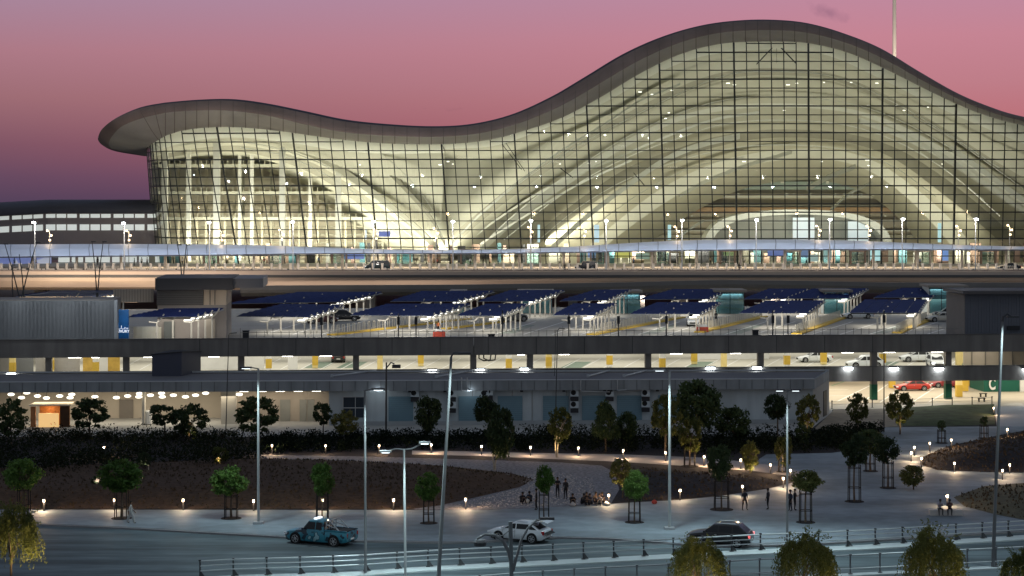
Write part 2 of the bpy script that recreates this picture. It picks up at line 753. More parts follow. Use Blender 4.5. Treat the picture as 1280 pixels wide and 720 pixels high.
# kerb stone along the road edge
kb = MB()
row = []
for i, (x, y) in enumerate(KERB):
    p = G(x, y, 0)
    row.append(p)
rows = [[p + V((0, 0.02, -0.125)) for p in row], [p + V((0, -0.06, -0.12)) for p in row], [p + V((0, -0.06, 0.02)) for p in row], [p + V((0, 0.22, 0.02)) for p in row], [p + V((0, 0.22, -0.02)) for p in row]]
kb.loft(rows)
tag(kb.build('kerb', mat('kerb_stone', (0.24, 0.24, 0.245), 0.8, 0.1, 1)), None, None, None, 'structure')
PATHA_U = [(515, 563), (600, 564.5), (660, 566), (720, 567), (780, 568), (830, 570), (880, 572), (930, 577), (975, 583), (1003, 590)]
PATHA_L = [(1003, 597.5), (960, 591), (930, 587.5), (880, 584), (820, 580), (770, 577), (720, 575), (660, 572.5), (600, 570), (515, 568)]
sheet('path', PATHA_U + PATHA_L, 0.010, mat('path_concrete', (0.33, 0.31, 0.30), 0.75, 0.1, 0.4))
sheet('gravel_ground', [(325, 568.5), (450, 570.5), (560, 573.5), (640, 576), (700, 578), (752, 582), (768, 590), (774, 612), (764, 629), (700, 633.6), (600, 637), (520, 637), (330, 600)], 0.014, M_gravel)
sheet('yard', [(-400, 546), (320, 546), (640, 543.5), (1000, 546), (1040, 516), (1040, 500), (-400, 500)], 0.006, M_yard)
sheet('garage_ground', [(1030, 512), (1240, 508.5), (1500, 505), (1500, 415), (-400, 430), (-400, 503), (1040, 503)], 0.012, mat('garage_floor', (0.42, 0.37, 0.29), 0.6, 0.08, 0.3))
sheet('sandy_ground', [(1018, 536), (1042, 512.6), (1132, 510), (1128, 533), (1100, 534), (1060, 545)], 0.018, M_sand)
sheet('sidewalk', [(1246, 533), (1243, 508), (1500, 505.5), (1500, 531)], 0.020, M_conc)
mound('lawn', [(1125, 510), (1180, 506.5), (1243, 505.5), (1244, 531), (1180, 532.5), (1122, 532.5), (1118, 522)], 0.25, 4, M_lawn, rough=0.03)
mound('berm_ground', [(-260, 596), (330, 574), (450, 577), (560, 583), (640, 592), (668, 600), (650, 609), (600, 621), (550, 632), (515, 636.5), (0, 636), (-260, 636)], 0.9, 7, M_soil, rough=0.05)
mound('mulch_ground', [(772, 583), (860, 590), (930, 594), (984, 602.5), (958, 610), (900, 618.5), (850, 623.5), (782, 626.5), (776, 610)], 0.35, 4, M_dsoil, zb=0.04, rough=0.06)
mound('mound_ground', [(1152, 572), (1185, 558), (1235, 547), (1280, 538.5), (1420, 536), (1420, 592), (1240, 590.5), (1172, 588), (1150, 581)], 1.0, 7, M_dsoil, rough=0.05)
mound('slope_ground', [(1192, 622), (1230, 608), (1280, 604), (1420, 600), (1420, 655), (1290, 652), (1243, 643), (1205, 633)], 0.4, 5, M_lawn if False else mat('dry_grass', (0.085, 0.08, 0.05), 0.95, 0.35, 1.5, 0.5, detail=8), rough=0.04)

# gravel stones scattered on the pale gravel (uncountable)
st = MB()
gp = [tuple(G(x, y, 0)[:2]) for x, y in [(600, 600), (690, 590), (740, 598), (752, 628), (690, 632), (560, 636), (600, 622), (660, 609)]]
xs = [p[0] for p in gp]
ys = [p[1] for p in gp]
for _ in range(2600):
    x, y = rnd.uniform(min(xs), max(xs)), rnd.uniform(min(ys), max(ys))
    if not inpoly(x, y, gp):
        continue
    r = rnd.uniform(0.04, 0.13)
    a = rnd.random() * 6
    vs = [(x + r * math.cos(a + t), y + r * math.sin(a + t), 0.01) for t in (0, 2.1, 4.2)] + [(x + rnd.uniform(-.02, .02), y, r * 0.8)]
    st.add(vs, [(0, 1, 3), (1, 2, 3), (2, 0, 3)])
tag(st.build('gravel_stones', mat('stone', (0.42, 0.38, 0.35), 0.9, 0.4, 4)), 'loose pale stones scattered over the gravel bed', 'gravel', None, 'stuff')
# dry tufts of ground cover on the berm
gt = MB()
for poly, hm, fall, zb in MOUNDS[1:]:
    xs = [p[0] for p in poly]
    ys = [p[1] for p in poly]
    nt_ = int(min(7000, 4.5 * (max(xs) - min(xs)) * (max(ys) - min(ys))))
    for _ in range(nt_):
        x, y = rnd.uniform(max(min(xs), -60), min(max(xs), 60)), rnd.uniform(min(ys), max(ys))
        if not inpoly(x, y, poly):
            continue
        z = gz(x, y)
        a = rnd.random() * 3.14
        s = rnd.uniform(0.05, 0.14)
        dx, dy = math.cos(a) * s, math.sin(a) * s
        gt.add([(x - dx, y - dy, z - .03), (x + dx, y + dy, z - .03), (x + dx * .3 + rnd.uniform(-.05, .05), y + rnd.uniform(-.05, .05), z + s * 1.6)], [(0, 1, 2)])
tag(gt.build('ground_cover', mat('dry_tuft', (0.06, 0.043, 0.026), 0.9, 0.4, 3)), 'low dry tufts of ground cover on the mounds and lawn', 'ground cover', None, 'stuff')

# ------------------------------------------------------------------ TERMINAL
U = [(190, 130.5), (208, 128), (250, 124.5), (290, 124), (330, 129), (380, 139), (430, 149.5), (480, 155), (540, 158), (590, 155), (640, 143), (690, 120.5), (730, 97),
     (780, 67), (830, 45), (880, 31), (930, 25), (975, 25), (1010, 29), (1050, 40), (1100, 60), (1150, 90), (1200, 118), (1250, 138), (1280, 146), (1330, 155), (1390, 158), (1450, 154), (1500, 146)]
Lc = [(190, 179), (200, 172.5), (230, 163), (270, 159), (310, 160), (350, 164), (400, 171), (450, 177), (500, 180), (560, 180), (610, 175), (650, 165), (700, 148), (750, 122), (800, 92),
      (850, 68), (900, 55), (960, 52), (1010, 54), (1060, 66), (1110, 88), (1160, 113), (1210, 136), (1250, 150), (1280, 157), (1330, 168), (1390, 173), (1450, 168), (1500, 160)]
Bf = [(190, .70), (207, .69), (251, .62), (295, .58), (339, .54), (380, .44), (423, .38), (560, .42), (700, .46), (950, .52), (1500, .5)]
Z0 = 11.1
XEND = 1500
# facade plan (base), depth by photo column
PLAN = [(186, 452), (190, 446), (194, 441), (200, 437), (208, 434.5), (222, 432.5), (260, 431), (400, 429), (640, 427), (900, 426), (1200, 427), (1500, 431)]
LEAN = [(186, .05), (200, .09), (265, .15), (465, .08), (745, .05), (921, .028), (1100, .012), (1280, 0.0), (1500, -.01)]
BACKL = 0.10                                 # the glass leans outwards this much per metre of height


def fac(x, z):
    """point of the glass wall: x is the column at mid height (photo px), z world height"""
    D = sinterp(PLAN, x)
    zm = 30.0
    X = (x - 640) * D / F
    l = interp(LEAN, x)
    return V((X - l * (z - zm), D - BACKL * (z - Z0), z))


def glass_top(x):
    """height of the glass at column x so that it lands on the outline"""
    z = 45.0
    for _ in range(6):
        p = fac(x, z)
        px = 640 + p.x * F / p.y
        y = sinterp(Lc, max(190, px))
        z = H - (y - YH) * p.y / F
    return z


term = thing('terminal_building', 'airport terminal with a wave shaped roof over a huge lit glass wall', 'terminal', (40, 430, Z0))
M_roof = mat('roof_metal', (0.17, 0.145, 0.14), 0.45, 0.12, 0.15, metal=0.35)
M_fasc = mat('bronze_fascia', (0.17, 0.13, 0.115), 0.45, 0.22, 0.12, metal=0.2, detail=9)
M_soff = mat('soffit_panel', (0.27, 0.25, 0.23), 0.4, 0.14, 0.12, metal=0.3, detail=9)
M_edge = mat('roof_edge_dark', (0.03, 0.022, 0.026), 0.5, 0.1, 1)

sections = []    # inner, lip, mid fascia, crown, back
tips = [((197, 192, 512), (190, 195.5, 512), (181, 195, 510)),
        ((191, 188, 476), (165, 191.5, 474), (146, 189, 472)),
        ((188.5, 186, 455), (146, 187.5, 455), (131, 181.5, 455)),
        ((187.5, 184.5, 446), (137, 183.5, 444), (125.5, 175, 444)),
        ((187, 183, 441), (136.5, 177, 434), (125, 169, 435)),
        ((188, 181, 437), (142, 168, 430), (130, 159.5, 431)),
        ((190, 179.5, 434), (154, 157, 426), (146, 147, 427)),
        ((198, 175, 431), (180, 147, 423), (176, 134, 424)),
        ]
xx = 190.0
cols = []
while xx <= XEND:
    cols.append(xx) if xx > 212 else None
    xx += 7.5 if xx > 215 else 5.0
for x in cols:
    zt = glass_top(x)
    p = fac(x, zt)
    px = 640 + p.x * F / p.y
    px = max(px, 190)
    Dg = p.y
    yl, yu = sinterp(Lc, px), sinterp(U, px)
    f = interp(Bf, px)
    yb = yl + (yu - yl) * f
    xl = xu = px
    sections.append((p + V((0, 0.0, 0)), P(xl, yb, Dg - 9), P(xu, yu, Dg - 7.5)))
ctl = [(P(*a), P(*b), P(*c)) for a, b, c in tips] + sections[:3]
fine = []
for k in range(3):
    tabs = [[(i, c_[k][ax]) for i, c_ in enumerate(ctl)] for ax in range(3)]
    fine.append([V([sinterp(tb, i / 4) for tb in tabs]) for i in range(0, 8 * 4)])
sections = list(zip(*fine)) + sections


def sect(s):
    a, b, c = s
    m1 = a.lerp(b, 0.5) + (b - a).length * V((0, 0, -0.03))
    out = (b - a)
    out.z = 0
    out = out.normalized() * 0.9
    m2 = b.lerp(c, 0.45) + out
    m3 = b.lerp(c, 0.86) + out * 0.8
    return [a, m1, b, m2, m3, c]


SS = [sect(s) for s in sections]
mb = MB()
mb.loft([[s[k] for s in SS] for k in (0, 1, 2)])
mb.build('soffit', M_soff, term, smooth=True)
mb = MB()
mb.loft([[s[k] for s in SS] for k in (2, 3, 4)])
fas = mb.build('fascia', M_fasc, term, smooth=True)
mb = MB()
mb.loft([[s[k] for s in SS] for k in (4, 5)])
mb.loft([[s[5] for s in SS], [s[5] + V((1.0 if i < 24 else 0, 2.5, 0.15)) for i, s in enumerate(SS)]])
mb.build('roof_edge', M_edge, term, smooth=True)
# roof skin, running back
NT = 32
fr = SS[NT:]
mb = MB()
mb.loft([[s[5] + V((0, 2.5, 0.15)) for s in fr], [s[5] + V((0, 14, 0.2)) for s in fr], [V((s[5].x + 4, s[5].y + 60, s[5].z * .93 + 1)) for s in fr],
         [V((s[5].x + 8, s[5].y + 130, 24 + (s[5].z - 24) * .4)) for s in fr]])
mb.build('roof', M_roof, term, smooth=True)
# panel joints on the fascia
mb = MB()
for i, s in enumerate(SS):
    if i < 27 or i % 2:
        continue
    for a, b in ((0, 2), (2, 4)):
        pa, pb = s[a], s[b]
        mid = s[a + 1]
        for q0, q1 in ((pa, mid), (mid, pb)):
            o_ = V((0, -0.06, -0.05))
            mb.add([q0 + o_, q1 + o_, q1 + o_ + V((0.14, 0, 0)), q0 + o_ + V((0.14, 0, 0))], [(0, 1, 2, 3)])
mb.build('panel_joint', mat('joint_dark', (0.115, 0.095, 0.085), 0.7, 0), term)

# ---- glass and mullions
gx = [188 + 0.0, 190, 193, 196.5, 201, 207, 214, 222]
x = 919.0
ks = []
k = -60
while True:
    x = 919 + 15.15 * k
    if x > XEND - 4:
        break
    if x > 228:
        ks.append((x, k))
    k += 1
colsx = [(x, None) for x in gx] + ks
mb = MB()
M_glass = glassmat('clear_glass', (0.915, 0.95, 0.91), 0.03)
tops = []
for x, k in colsx:
    tops.append((x, glass_top(x)))
nrow = 26
rows = []
for r in range(nrow + 1):
    rows.append([fac(x, Z0 + (zt - Z0) * r / nrow) for x, zt in tops])
mb.loft(rows)
mb.build('glass_wall', M_glass, term, smooth=True)
M_mull = mat('dark_mullion', (0.035, 0.038, 0.034), 0.5, 0)
mb = MB()
thick = []
for (x, k), (_, zt) in zip(colsx, tops):
    pts = [fac(x, Z0 + (zt - Z0) * r / 3) for r in range(4)]
    if k is not None and k % 6 == 0:
        t = MB()
        for a, b in zip(pts, pts[1:]):
            w_ = 0.17
            t.hexa([a + V((-w_, .1, 0)), a + V((w_, .1, 0)), a + V((w_, .9, 0)), a + V((-w_, .9, 0))],
                   [b + V((-w_, .1, 0)), b + V((w_, .1, 0)), b + V((w_, .9, 0)), b + V((-w_, .9, 0))])
        t.build('mullion', M_mull, term)
        continue
    for a, b in zip(pts, pts[1:]):
        w_ = 0.10
        mb.hexa([a + V((-w_, .04, 0)), a + V((w_, .04, 0)), a + V((w_, .3, 0)), a + V((-w_, .3, 0))],
                [b + V((-w_, .04, 0)), b + V((w_, .04, 0)), b + V((w_, .3, 0)), b + V((-w_, .3, 0))])
# transoms
z = Z0 + 1.95
lev = 1
while z < 62:
    seg = []
    for x, zt in tops + [(None, 0)]:
        if zt > z + 0.2:
            seg.append(fac(x, z))
        else:
            if len(seg) > 1:
                h_ = 0.10 if lev % 3 else 0.15
                for a, b in zip(seg, seg[1:]):
                    mb.hexa([a + V((0, -.12, -h_)), b + V((0, -.12, -h_)), b + V((0, .2, -h_)), a + V((0, .2, -h_))],
                            [a + V((0, -.12, h_)), b + V((0, -.12, h_)), b + V((0, .2, h_)), a + V((0, .2, h_))])
            seg = []
    z += 1.95
    lev += 1
mb.build('glazing_bar', M_mull, term)
# glass side wall running back from the left corner
mb = MB()
p0b, p0t = fac(188, Z0), fac(188, tops[0][1])
sd = [(p0b.lerp(p0b + V((-2, 70, 0)), t), p0t.lerp(p0t + V((1, 70, -3)), t)) for t in (0, .25, .5, .75, 1)]
mb.loft([[a for a, b in sd], [b for a, b in sd]])
mb.build('side_glass', M_glass, term)

# ---- the hall behind the glass
M_ceil = mat('hall_ceiling', (0.54, 0.525, 0.41), 0.7, 0.08, 0.08, detail=7)
M_ceil2 = mat('hall_ceiling_light', (0.68, 0.68, 0.58), 0.6, 0.06, 0.1)
M_beam = mat('hall_beam', (0.37, 0.355, 0.27), 0.6, 0.1, 0.2)
M_back = mat('hall_backwall', (0.62, 0.56, 0.42), 0.8, 0.16, 0.15, detail=8)
M_hfl = mat('hall_floor', (0.45, 0.42, 0.34), 0.35, 0.06, 0.2)


def resample(pts, n):
    pts = [V(p) for p in pts]
    # smooth by x parameter
    ln = [0]
    for a, b in zip(pts, pts[1:]):
        ln.append(ln[-1] + (b - a).length)
    tx = [(l, p[0]) for l, p in zip(ln, pts)]
    ty = [(l, p[1]) for l, p in zip(ln, pts)]
    return [(sinterp(tx, ln[-1] * i / n), sinterp(ty, ln[-1] * i / n)) for i in range(n + 1)]


def crow(pts, D, n=60):
    return [P(x, y, D) for x, y in resample(pts, n)]


def top_row(x0, x1, n=60):
    out = []
    for i in range(n + 1):
        x = lerp(x0, x1, i / n)
        out.append(fac(x, glass_top(x)) + V((0, 0.5, 0.1)))
    return out


BASEY = 322
rowsR = [top_row(556, 1400),
         crow([(556, 186), (620, 182), (690, 157), (760, 126), (820, 92), (880, 70), (960, 62), (1030, 68), (1100, 98), (1160, 128), (1220, 155), (1300, 186), (1400, 205)], 436),
         crow([(556, 196), (620, 200), (700, 172), (770, 140), (830, 105), (890, 82), (960, 74), (1030, 80), (1100, 110), (1160, 142), (1220, 172), (1300, 208), (1400, 230)], 446),
         crow([(545, 310), (590, 272), (650, 224), (720, 176), (790, 138), (860, 104), (910, 89), (965, 85), (1040, 92), (1110, 120), (1180, 160), (1250, 205), (1330, 250), (1420, 300)], 449),
         crow([(560, 315), (600, 278), (660, 232), (725, 186), (790, 149), (860, 114), (910, 98), (965, 94), (1040, 100), (1110, 130), (1180, 170), (1250, 216), (1330, 262), (1410, 310)], 452),
         crow([(590, 318), (640, 270), (700, 225), (770, 182), (840, 148), (900, 133), (965, 129), (1050, 134), (1110, 150), (1170, 180), (1240, 226), (1310, 276), (1370, 318)], 466),
         crow([(600, 318), (650, 274), (710, 231), (775, 188), (842, 154), (900, 139), (965, 134), (1050, 139), (1108, 156), (1166, 188), (1235, 234), (1305, 284), (1360, 318)], 468),
         crow([(640, 320), (690, 276), (740, 238), (790, 207), (840, 188), (890, 172), (945, 163), (1000, 162), (1060, 167), (1120, 185), (1180, 222), (1240, 270), (1290, 320)], 483),
         crow([(655, 321), (700, 284), (750, 248), (800, 218), (845, 200), (890, 185), (945, 174), (1000, 172), (1060, 178), (1115, 197), (1170, 236), (1225, 280), (1270, 321)], 485),
         crow([(720, 321), (770, 278), (820, 240), (870, 213), (920, 196), (980, 187), (1040, 187), (1090, 200), (1140, 232), (1190, 276), (1225, 321)], 500),
         crow([(740, 321), (790, 282), (840, 248), (885, 224), (930, 208), (980, 200), (1040, 200), (1085, 213), (1130, 244), (1170, 284), (1200, 321)], 503),
         crow([(790, 321), (830, 290), (880, 258), (930, 236), (985, 226), (1040, 228), (1090, 246), (1130, 280), (1160, 321)], 522)]
mb = MB()
#        top->436 light, ->446 ceiling ...
mb.loft(rowsR, mis=[1, 0, 0, 2, 0, 1, 0, 2, 0, 1, 0])
mb.build('hall_ceiling', [M_ceil, M_ceil2, M_beam], term, smooth=False)
rowsL = [top_row(188, 556),
         crow([(190, 190), (240, 176), (300, 172), (360, 178), (430, 189), (500, 192), (556, 191)], 440),
         crow([(190, 196), (240, 186), (300, 182), (350, 190), (400, 208), (450, 240), (500, 278), (550, 318)], 452),
         crow([(190, 202), (240, 192), (300, 190), (346, 200), (396, 220), (444, 252), (490, 288), (530, 318)], 454),
         crow([(190, 210), (240, 205), (300, 206), (340, 216), (385, 240), (430, 272), (465, 300), (490, 318)], 470)]
mb = MB()
mb.loft(rowsL, mis=[1, 0, 2, 0])
mb.build('hall_ceiling', [M_ceil, M_ceil2, M_beam], term, smooth=False)


def rib(pts, D, hw, m=None, depth=2.5, n=40, name='arch'):
    """box-section arch; hw = half height in photo px"""
    rs = resample(pts, n)
    mb = MB()
    a = [P(x, y - hw, D) for x, y in rs]
    b = [P(x, y + hw, D) for x, y in rs]
    d = V((0, depth, 0))
    mb.loft([a, b, [p + d for p in b], [p + d for p in a], a])
    return mb.build(name, m or M_ceil2, term)


# the crossing arches and struts seen through the glass
rib([(440, 176), (475, 205), (510, 240), (540, 275), (556, 305)], 444, 3.4, M_beam)
rib([(500, 184), (530, 215), (550, 250), (562, 285), (566, 310)], 447, 2.2, M_ceil)
rib([(345, 176), (400, 197), (440, 222), (480, 252), (520, 285), (548, 312)], 446, 5.0, M_ceil)
rib([(560, 310), (600, 268), (655, 222), (705, 186), (760, 152), (800, 126), (850, 105)], 442, 1.4, M_ceil2)
rib([(572, 312), (620, 275), (690, 232), (760, 202), (830, 172), (890, 150), (950, 140)], 458, 1.5, M_ceil2)
rib([(600, 305), (660, 268), (720, 232), (790, 200)], 456, 1.3, M_ceil2)
rib([(690, 310), (735, 270), (790, 228), (835, 198), (880, 180), (925, 170)], 474, 3.6, M_ceil2)
rib([(850, 245), (880, 228), (930, 208), (990, 190)], 490, 2.2, M_ceil2)
rib([(1010, 236), (1035, 222), (1070, 208)], 488, 3.0, M_ceil2)
rib([(1040, 262), (1060, 244), (1090, 228)], 486, 1.6, M_ceil2)
rib([(1075, 150), (1125, 168), (1180, 196), (1235, 232), (1290, 270)], 458, 3.2, M_ceil2)
rib([(1190, 186), (1235, 218), (1290, 258)], 450, 4.0, M_ceil2)
rib([(818, 318), (868, 283), (880, 276)], 470, 1.5, M_ceil2)
fine_ = [([(566, 300), (640, 236), (715, 186), (790, 146), (860, 112), (915, 92), (965, 89), (1040, 95), (1110, 124), (1180, 164), (1250, 210)], 441),
         ([(596, 312), (650, 262), (710, 218), (775, 176), (842, 144), (900, 126), (965, 121), (1050, 127), (1110, 144), (1170, 174), (1240, 218), (1280, 250)], 451),
         ([(630, 300), (690, 252), (745, 216), (800, 190), (850, 172), (900, 156), (965, 150), (1050, 155), (1110, 172), (1170, 204), (1230, 250)], 455),
         ([(660, 312), (720, 262), (780, 226), (840, 204), (890, 190), (945, 182), (1010, 182), (1070, 190), (1120, 210), (1170, 246)], 470),
         ([(720, 300), (770, 262), (820, 230), (870, 208), (930, 196)], 478), ([(1130, 140), (1180, 166), (1230, 200), (1280, 236)], 440), ([(1150, 190), (1200, 226), (1250, 270)], 446),
         ([(220, 182), (280, 176), (340, 184), (400, 204), (450, 234), (500, 270), (540, 300)], 442), ([(300, 184), (360, 196), (420, 226), (470, 262), (520, 300)], 443), ([(470, 186), (510, 222), (540, 262), (554, 300)], 440)]
for pts_, D_f in fine_:
    rib(pts_, D_f, .55, M_ceil2, .5, 44)
for a, b in (((968, 57), (946, 80)), ((974, 57), (996, 80)), ((971, 56), (971, 78))):
    rib([a, lerp(V(a), V(b), .5), b], 433, 0.9, M_mull, 0.5, 2, 'strut')
for a, b in (((626, 178), (652, 212)), ((632, 178), (656, 214)), ((700, 210), (716, 222)), ((792, 216), (806, 232))):
    rib([a, lerp(V(a), V(b), .5), b], 436, 0.7, M_mull, 0.5, 2, 'strut')
# vertical columns of the left hall
for x, wpx, yt, D in ((271, 8, 172, 446), (353, 7, 180, 446), (423, 7, 196, 448), (206, 7, 190, 446), (236, 5, 186, 452), (315, 4, 190, 456), (388, 4, 210, 456), (300, 4, 188, 458)):
    a, b = P(x - wpx / 2, BASEY + 4, D), P(x + wpx / 2, yt, D)
    MB().box(((a.x + b.x) / 2, D, (Z0 + b.z) / 2), (b.x - a.x, 1.4, b.z - Z0)).build('column', mat('hall_column', (.70, .69, .60), .6, .08, .2), term)
# storeys of the left hall
for y in (207, 241, 273):
    z_ = P(0, y, 458).z
    mb = MB()
    a, b = P(196, y, 458), P(560 if y > 250 else 500, y, 458)
    mb.box(((a.x + b.x) / 2, 461, z_), (b.x - a.x, 7, 0.7))
    for i in range(46):
        x_ = lerp(a.x, b.x, (i + .5) / 46)
        mb.box((x_, 457.2, z_ + .8), (.12, .12, 1.0))
    mb.build('gallery_slab', M_ceil, term)
mb = MB()
for i in range(30):
    xp = 200 + i * 11.6
    a = P(xp, 200, 466)
    mb.box((a.x, 466, 24), (0.5, 0.8, 27), mi=i % 3 == 0)
for j in range(13):
    z_ = Z0 + 2 + j * 2.0
    a, b = P(196, 0, 466), P(530, 0, 466)
    mb.box(((a.x + b.x) / 2, 466.4, z_), (b.x - a.x, .5, .25), mi=1)
mb.build('wall_grid', [M_back, M_beam], term)
mb = MB()
mb.box(((P(190, 0, 474).x + P(560, 0, 474).x) / 2, 474, 24.5), (P(560, 0, 474).x - P(190, 0, 474).x, 0.6, 27))
mb.build('back_wall', M_back, term)
# big back wall with gallery bands
mb = MB()
mb.box((50, 530, 24), (260, 0.8, 30))
mb.build('back_wall', M_back, term)
for y, h_, m_ in ((232, 2.2, mat('gallery_glass', (0.35, 0.42, 0.36), 0.3, .1, .3)), (246, 0.5, M_ceil2), (258, 0.5, M_ceil2), (262, 2.0, mat('wood_band', (0.42, 0.28, 0.16), 0.6, .2, .4)), (276, 0.4, M_ceil2), (288, 0.4, M_ceil2), (296, 1.2, M_beam)):
    a = P(0, y, 524)
    mb = MB()
    mb.box((45, 524, a.z), (210, 3, h_))
    mb.build('gallery_band', m_, term)
# brackets / fittings on the gallery
mb = MB()
for i in range(120):
    x_ = rnd.uniform(-20, 118)
    mb.box((x_, 520, P(0, rnd.choice((228, 243, 243, 270, 282)), 520).z), (rnd.uniform(.2, .9), .3, rnd.uniform(.3, .8)))
mb.build('gallery_fitting', M_ceil2, term)['kind'] = 'stuff'
# ceiling lamp clusters
mb = MB()
M_hl = emat('hall_lamp', (1, .97, .85), 2.5)
for x, y in [(800, 115), (815, 118), (840, 113), (836, 141), (832, 148), (910, 104), (918, 106), (985, 106), (996, 104), (1030, 103), (1064, 103), (1096, 104), (1130, 138), (1085, 132), (1084, 200), (1086, 207), (1120, 199),
             (930, 202), (1027, 202), (1178, 205), (560, 202), (566, 205), (550, 206), (736, 204), (745, 202), (700, 205), (980, 138), (450, 206), (1160, 134), (1120, 132)]:
    MB().box(P(x, y, 440), (rnd.uniform(.3, .9), .3, .18)).build('ceiling_lamp', M_hl, term)
# hall floor
mb = MB()
mb.box((40, 482, Z0 - .25), (300, 112, 0.5))
mb.build('hall_floor', M_hfl, term)
# the arched portal inside the hall
pp = resample([(874, 326), (884, 292), (900, 276), (935, 266), (1000, 262), (1065, 267), (1098, 279), (1112, 294), (1120, 326)], 40)
pi = resample([(884, 326), (893, 296), (910, 281), (940, 272), (1000, 268), (1060, 273), (1090, 284), (1103, 298), (1110, 326)], 40)
mb = MB()
a = [P(x, y, 452) for x, y in pp]
b = [P(x, y, 452) for x, y in pi]
d = V((0, 9, 0))
mb.loft([[p + d for p in a], a, b, [p + d for p in b]])
mb.build('portal_arch', M_ceil2, term)
mb = MB()
mb.loft([[P(x, min(y, 330), 460) for x, y in pi], [P(lerp(x, 1000, .5), 332, 460) for x, y in pi]])
mb.build('portal_wall', mat('portal_grey', (0.36, 0.36, 0.31), 0.6, .1, .3), term)
for x0, x1, y0, y1 in ((991, 1018, 272, 306), (1060, 1085, 276, 306)):
    a, b = P(x0, y0, 457), P(x1, y1, 457)
    MB().box(((a.x + b.x) / 2, 457, (a.z + b.z) / 2), (b.x - a.x, .3, a.z - b.z)).build('display_screen', emat('screen_blue', (.62, .78, .85), .55), term)

# entrance level: doorways, kiosks, signs behind and in front of the glass
PAL = [mat('kiosk_brown', (0.30, 0.20, 0.14), .6, .2, .5), mat('kiosk_beige', (0.55, 0.45, 0.33), .6, .2, .5), M_ceil2, mat('kiosk_dark', (0.05, 0.05, 0.05), .5, .1, 1), mat('kiosk_teal', (0.12, 0.28, 0.30), .5, .1, 1),
       mat('kiosk_rose', (0.42, 0.28, 0.22), .6, .2, .5), M_beam]
mb = MB()
x = 190
while x < 1420:
    wp = rnd.choice((3, 4, 5, 7, 10, 14))
    a = P(x, 0, 438 + rnd.uniform(0, 8))
    hh_ = rnd.uniform(2.2, 4.6)
    MB().box((a.x, a.y, Z0 + hh_ / 2), (wp / 5.6, 1, hh_)).build('interior_kiosk', PAL[rnd.randrange(7)], term)
    x += wp + rnd.choice((1, 2, 5, 8))
# revolving door frames at the base of the glass
for i in range(14):
    xp = 250 + i * 82
    c = fac(xp, Z0)
    d = MB()
    for s_ in (-1, 1):
        d.box((c.x + s_ * 1.6, c.y - .5, Z0 + 1.5), (.35, 1.2, 3.0))
    d.box((c.x, c.y - .5, Z0 + 3.2), (3.9, 1.4, .5))
    dd = d.build('entrance_door', PAL[(i * 3) % 2 + 0], term)
    g = MB()
    g.box((c.x, c.y - .4, Z0 + 1.45), (2.7, .1, 2.8))
    g.build('door_glass', glassmat('door_glass', (.7, .85, .85), .1), dd)
# illuminated shop fronts and signs just inside
for x0, x1, y0, y1, colr, s_ in ((473, 488, 289, 296, (.10, .2, .9), .5), (456, 458, 286, 300, (.8, .9, 1), 1.0), (672, 675, 281, 303, (.6, .9, 1), .8), (743, 749, 281, 303, (.6, .85, 1), .8), (835, 839, 281, 300, (.5, .85, .9), .8),
                                 (1173, 1177, 279, 303, (.5, .85, .9), .8), (770, 790, 315, 322, (.9, .85, .1), .5), (795, 812, 316, 324, (.3, .5, .4), .4), (430, 455, 316, 324, (.08, .2, .8), .5), (960, 985, 313, 320, (.1, .2, .7), .45),
                                 (1000, 1013, 313, 322, (.1, .25, .6), .45), (1088, 1101, 312, 326, (.55, .8, .9), .8), (1030, 1040, 312, 324, (.3, .6, .6), .5), (1178, 1186, 312, 326, (.15, .35, .9), .6), (905, 922, 314, 320, (.9, .8, .2), .4),
                                 (735, 745, 312, 322, (.15, .35, .9), .5), (1010, 1024, 318, 327, (.5, .75, .75), .4)):
    a, b = P(x0, y0, 433), P(x1, y1, 433)
    MB().box(((a.x + b.x) / 2, 433.5, (a.z + b.z) / 2), (b.x - a.x, .3, a.z - b.z)).build('lit_sign', emat('sign_%d_%d_%d' % tuple(int(c * 9) for c in colr), colr, s_), term)

for x in (-70, -52, -34, -16):
    area((x, 448, 12.5), (x, 470, 28), (1, .95, .84), 3000, 12, 1.2, 'hall_fill_light')  # added unseen fill for the left hall
for x in (-72, -54, -36):
    area((x, 456.5, 12), (x, 474, 27), (1, .95, .84), 1500, 14, 1, 'hall_fill_light')  # added light behind the ribs to lift the left back wall
for tx_, ty_ in ((182, 150), (340, 160), (250, 148)):
    q = P(tx_, ty_, 424)
    spot((q.x + 4, 398, 15.2), q, (1, .86, .70), 5200, 26, .9, .3)  # added spots for highlights on the roof tip and soffit
# hall lighting: added unseen area lights, washing ceiling and back wall
for x in (-62, -30, 2, 34, 66, 98):
    area((x, 436, 13.5), (x, 470, 50), (1, .96, .86), 5200, 22, 1.5, 'hall_fill_light')
for x in (-45, 20, 60, 100):
    area((x, 486, 15), (x, 520, 42), (1, .93, .78), 3900, 24, 2, 'hall_fill_light')
for x in (-60, -20, 20, 60, 100):
    area((x, 441, 16.2), (x, 438, 11), (1, .82, .62), 500, 26, 2, 'entrance_light')

# ------------------------------------------------------------------ left pier building
pier = thing('pier_building', 'low dark concourse wing with two lit window strips left of the glass hall', 'building', (-110, 445, Z0))
M_pier = mat('pier_cladding', (0.20, 0.17, 0.165), 0.7, 0.08, 0.2)
M_proof = mat('pier_roof', (0.045, 0.045, 0.055), 0.6, 0.1, 0.3)


def ppier(x, y, dD=0):
    # curves away to the left
    D = 446 + max(0, (70 - x)) ** 1.5 * 0.02 + dD
    return P(x, y, D)


xs_ = [-260, -160, -80, -40, 0, 20, 40, 60, 80, 120, 160, 196]


def ydrop(x):
    return max(0, 60 - x) * 0.055


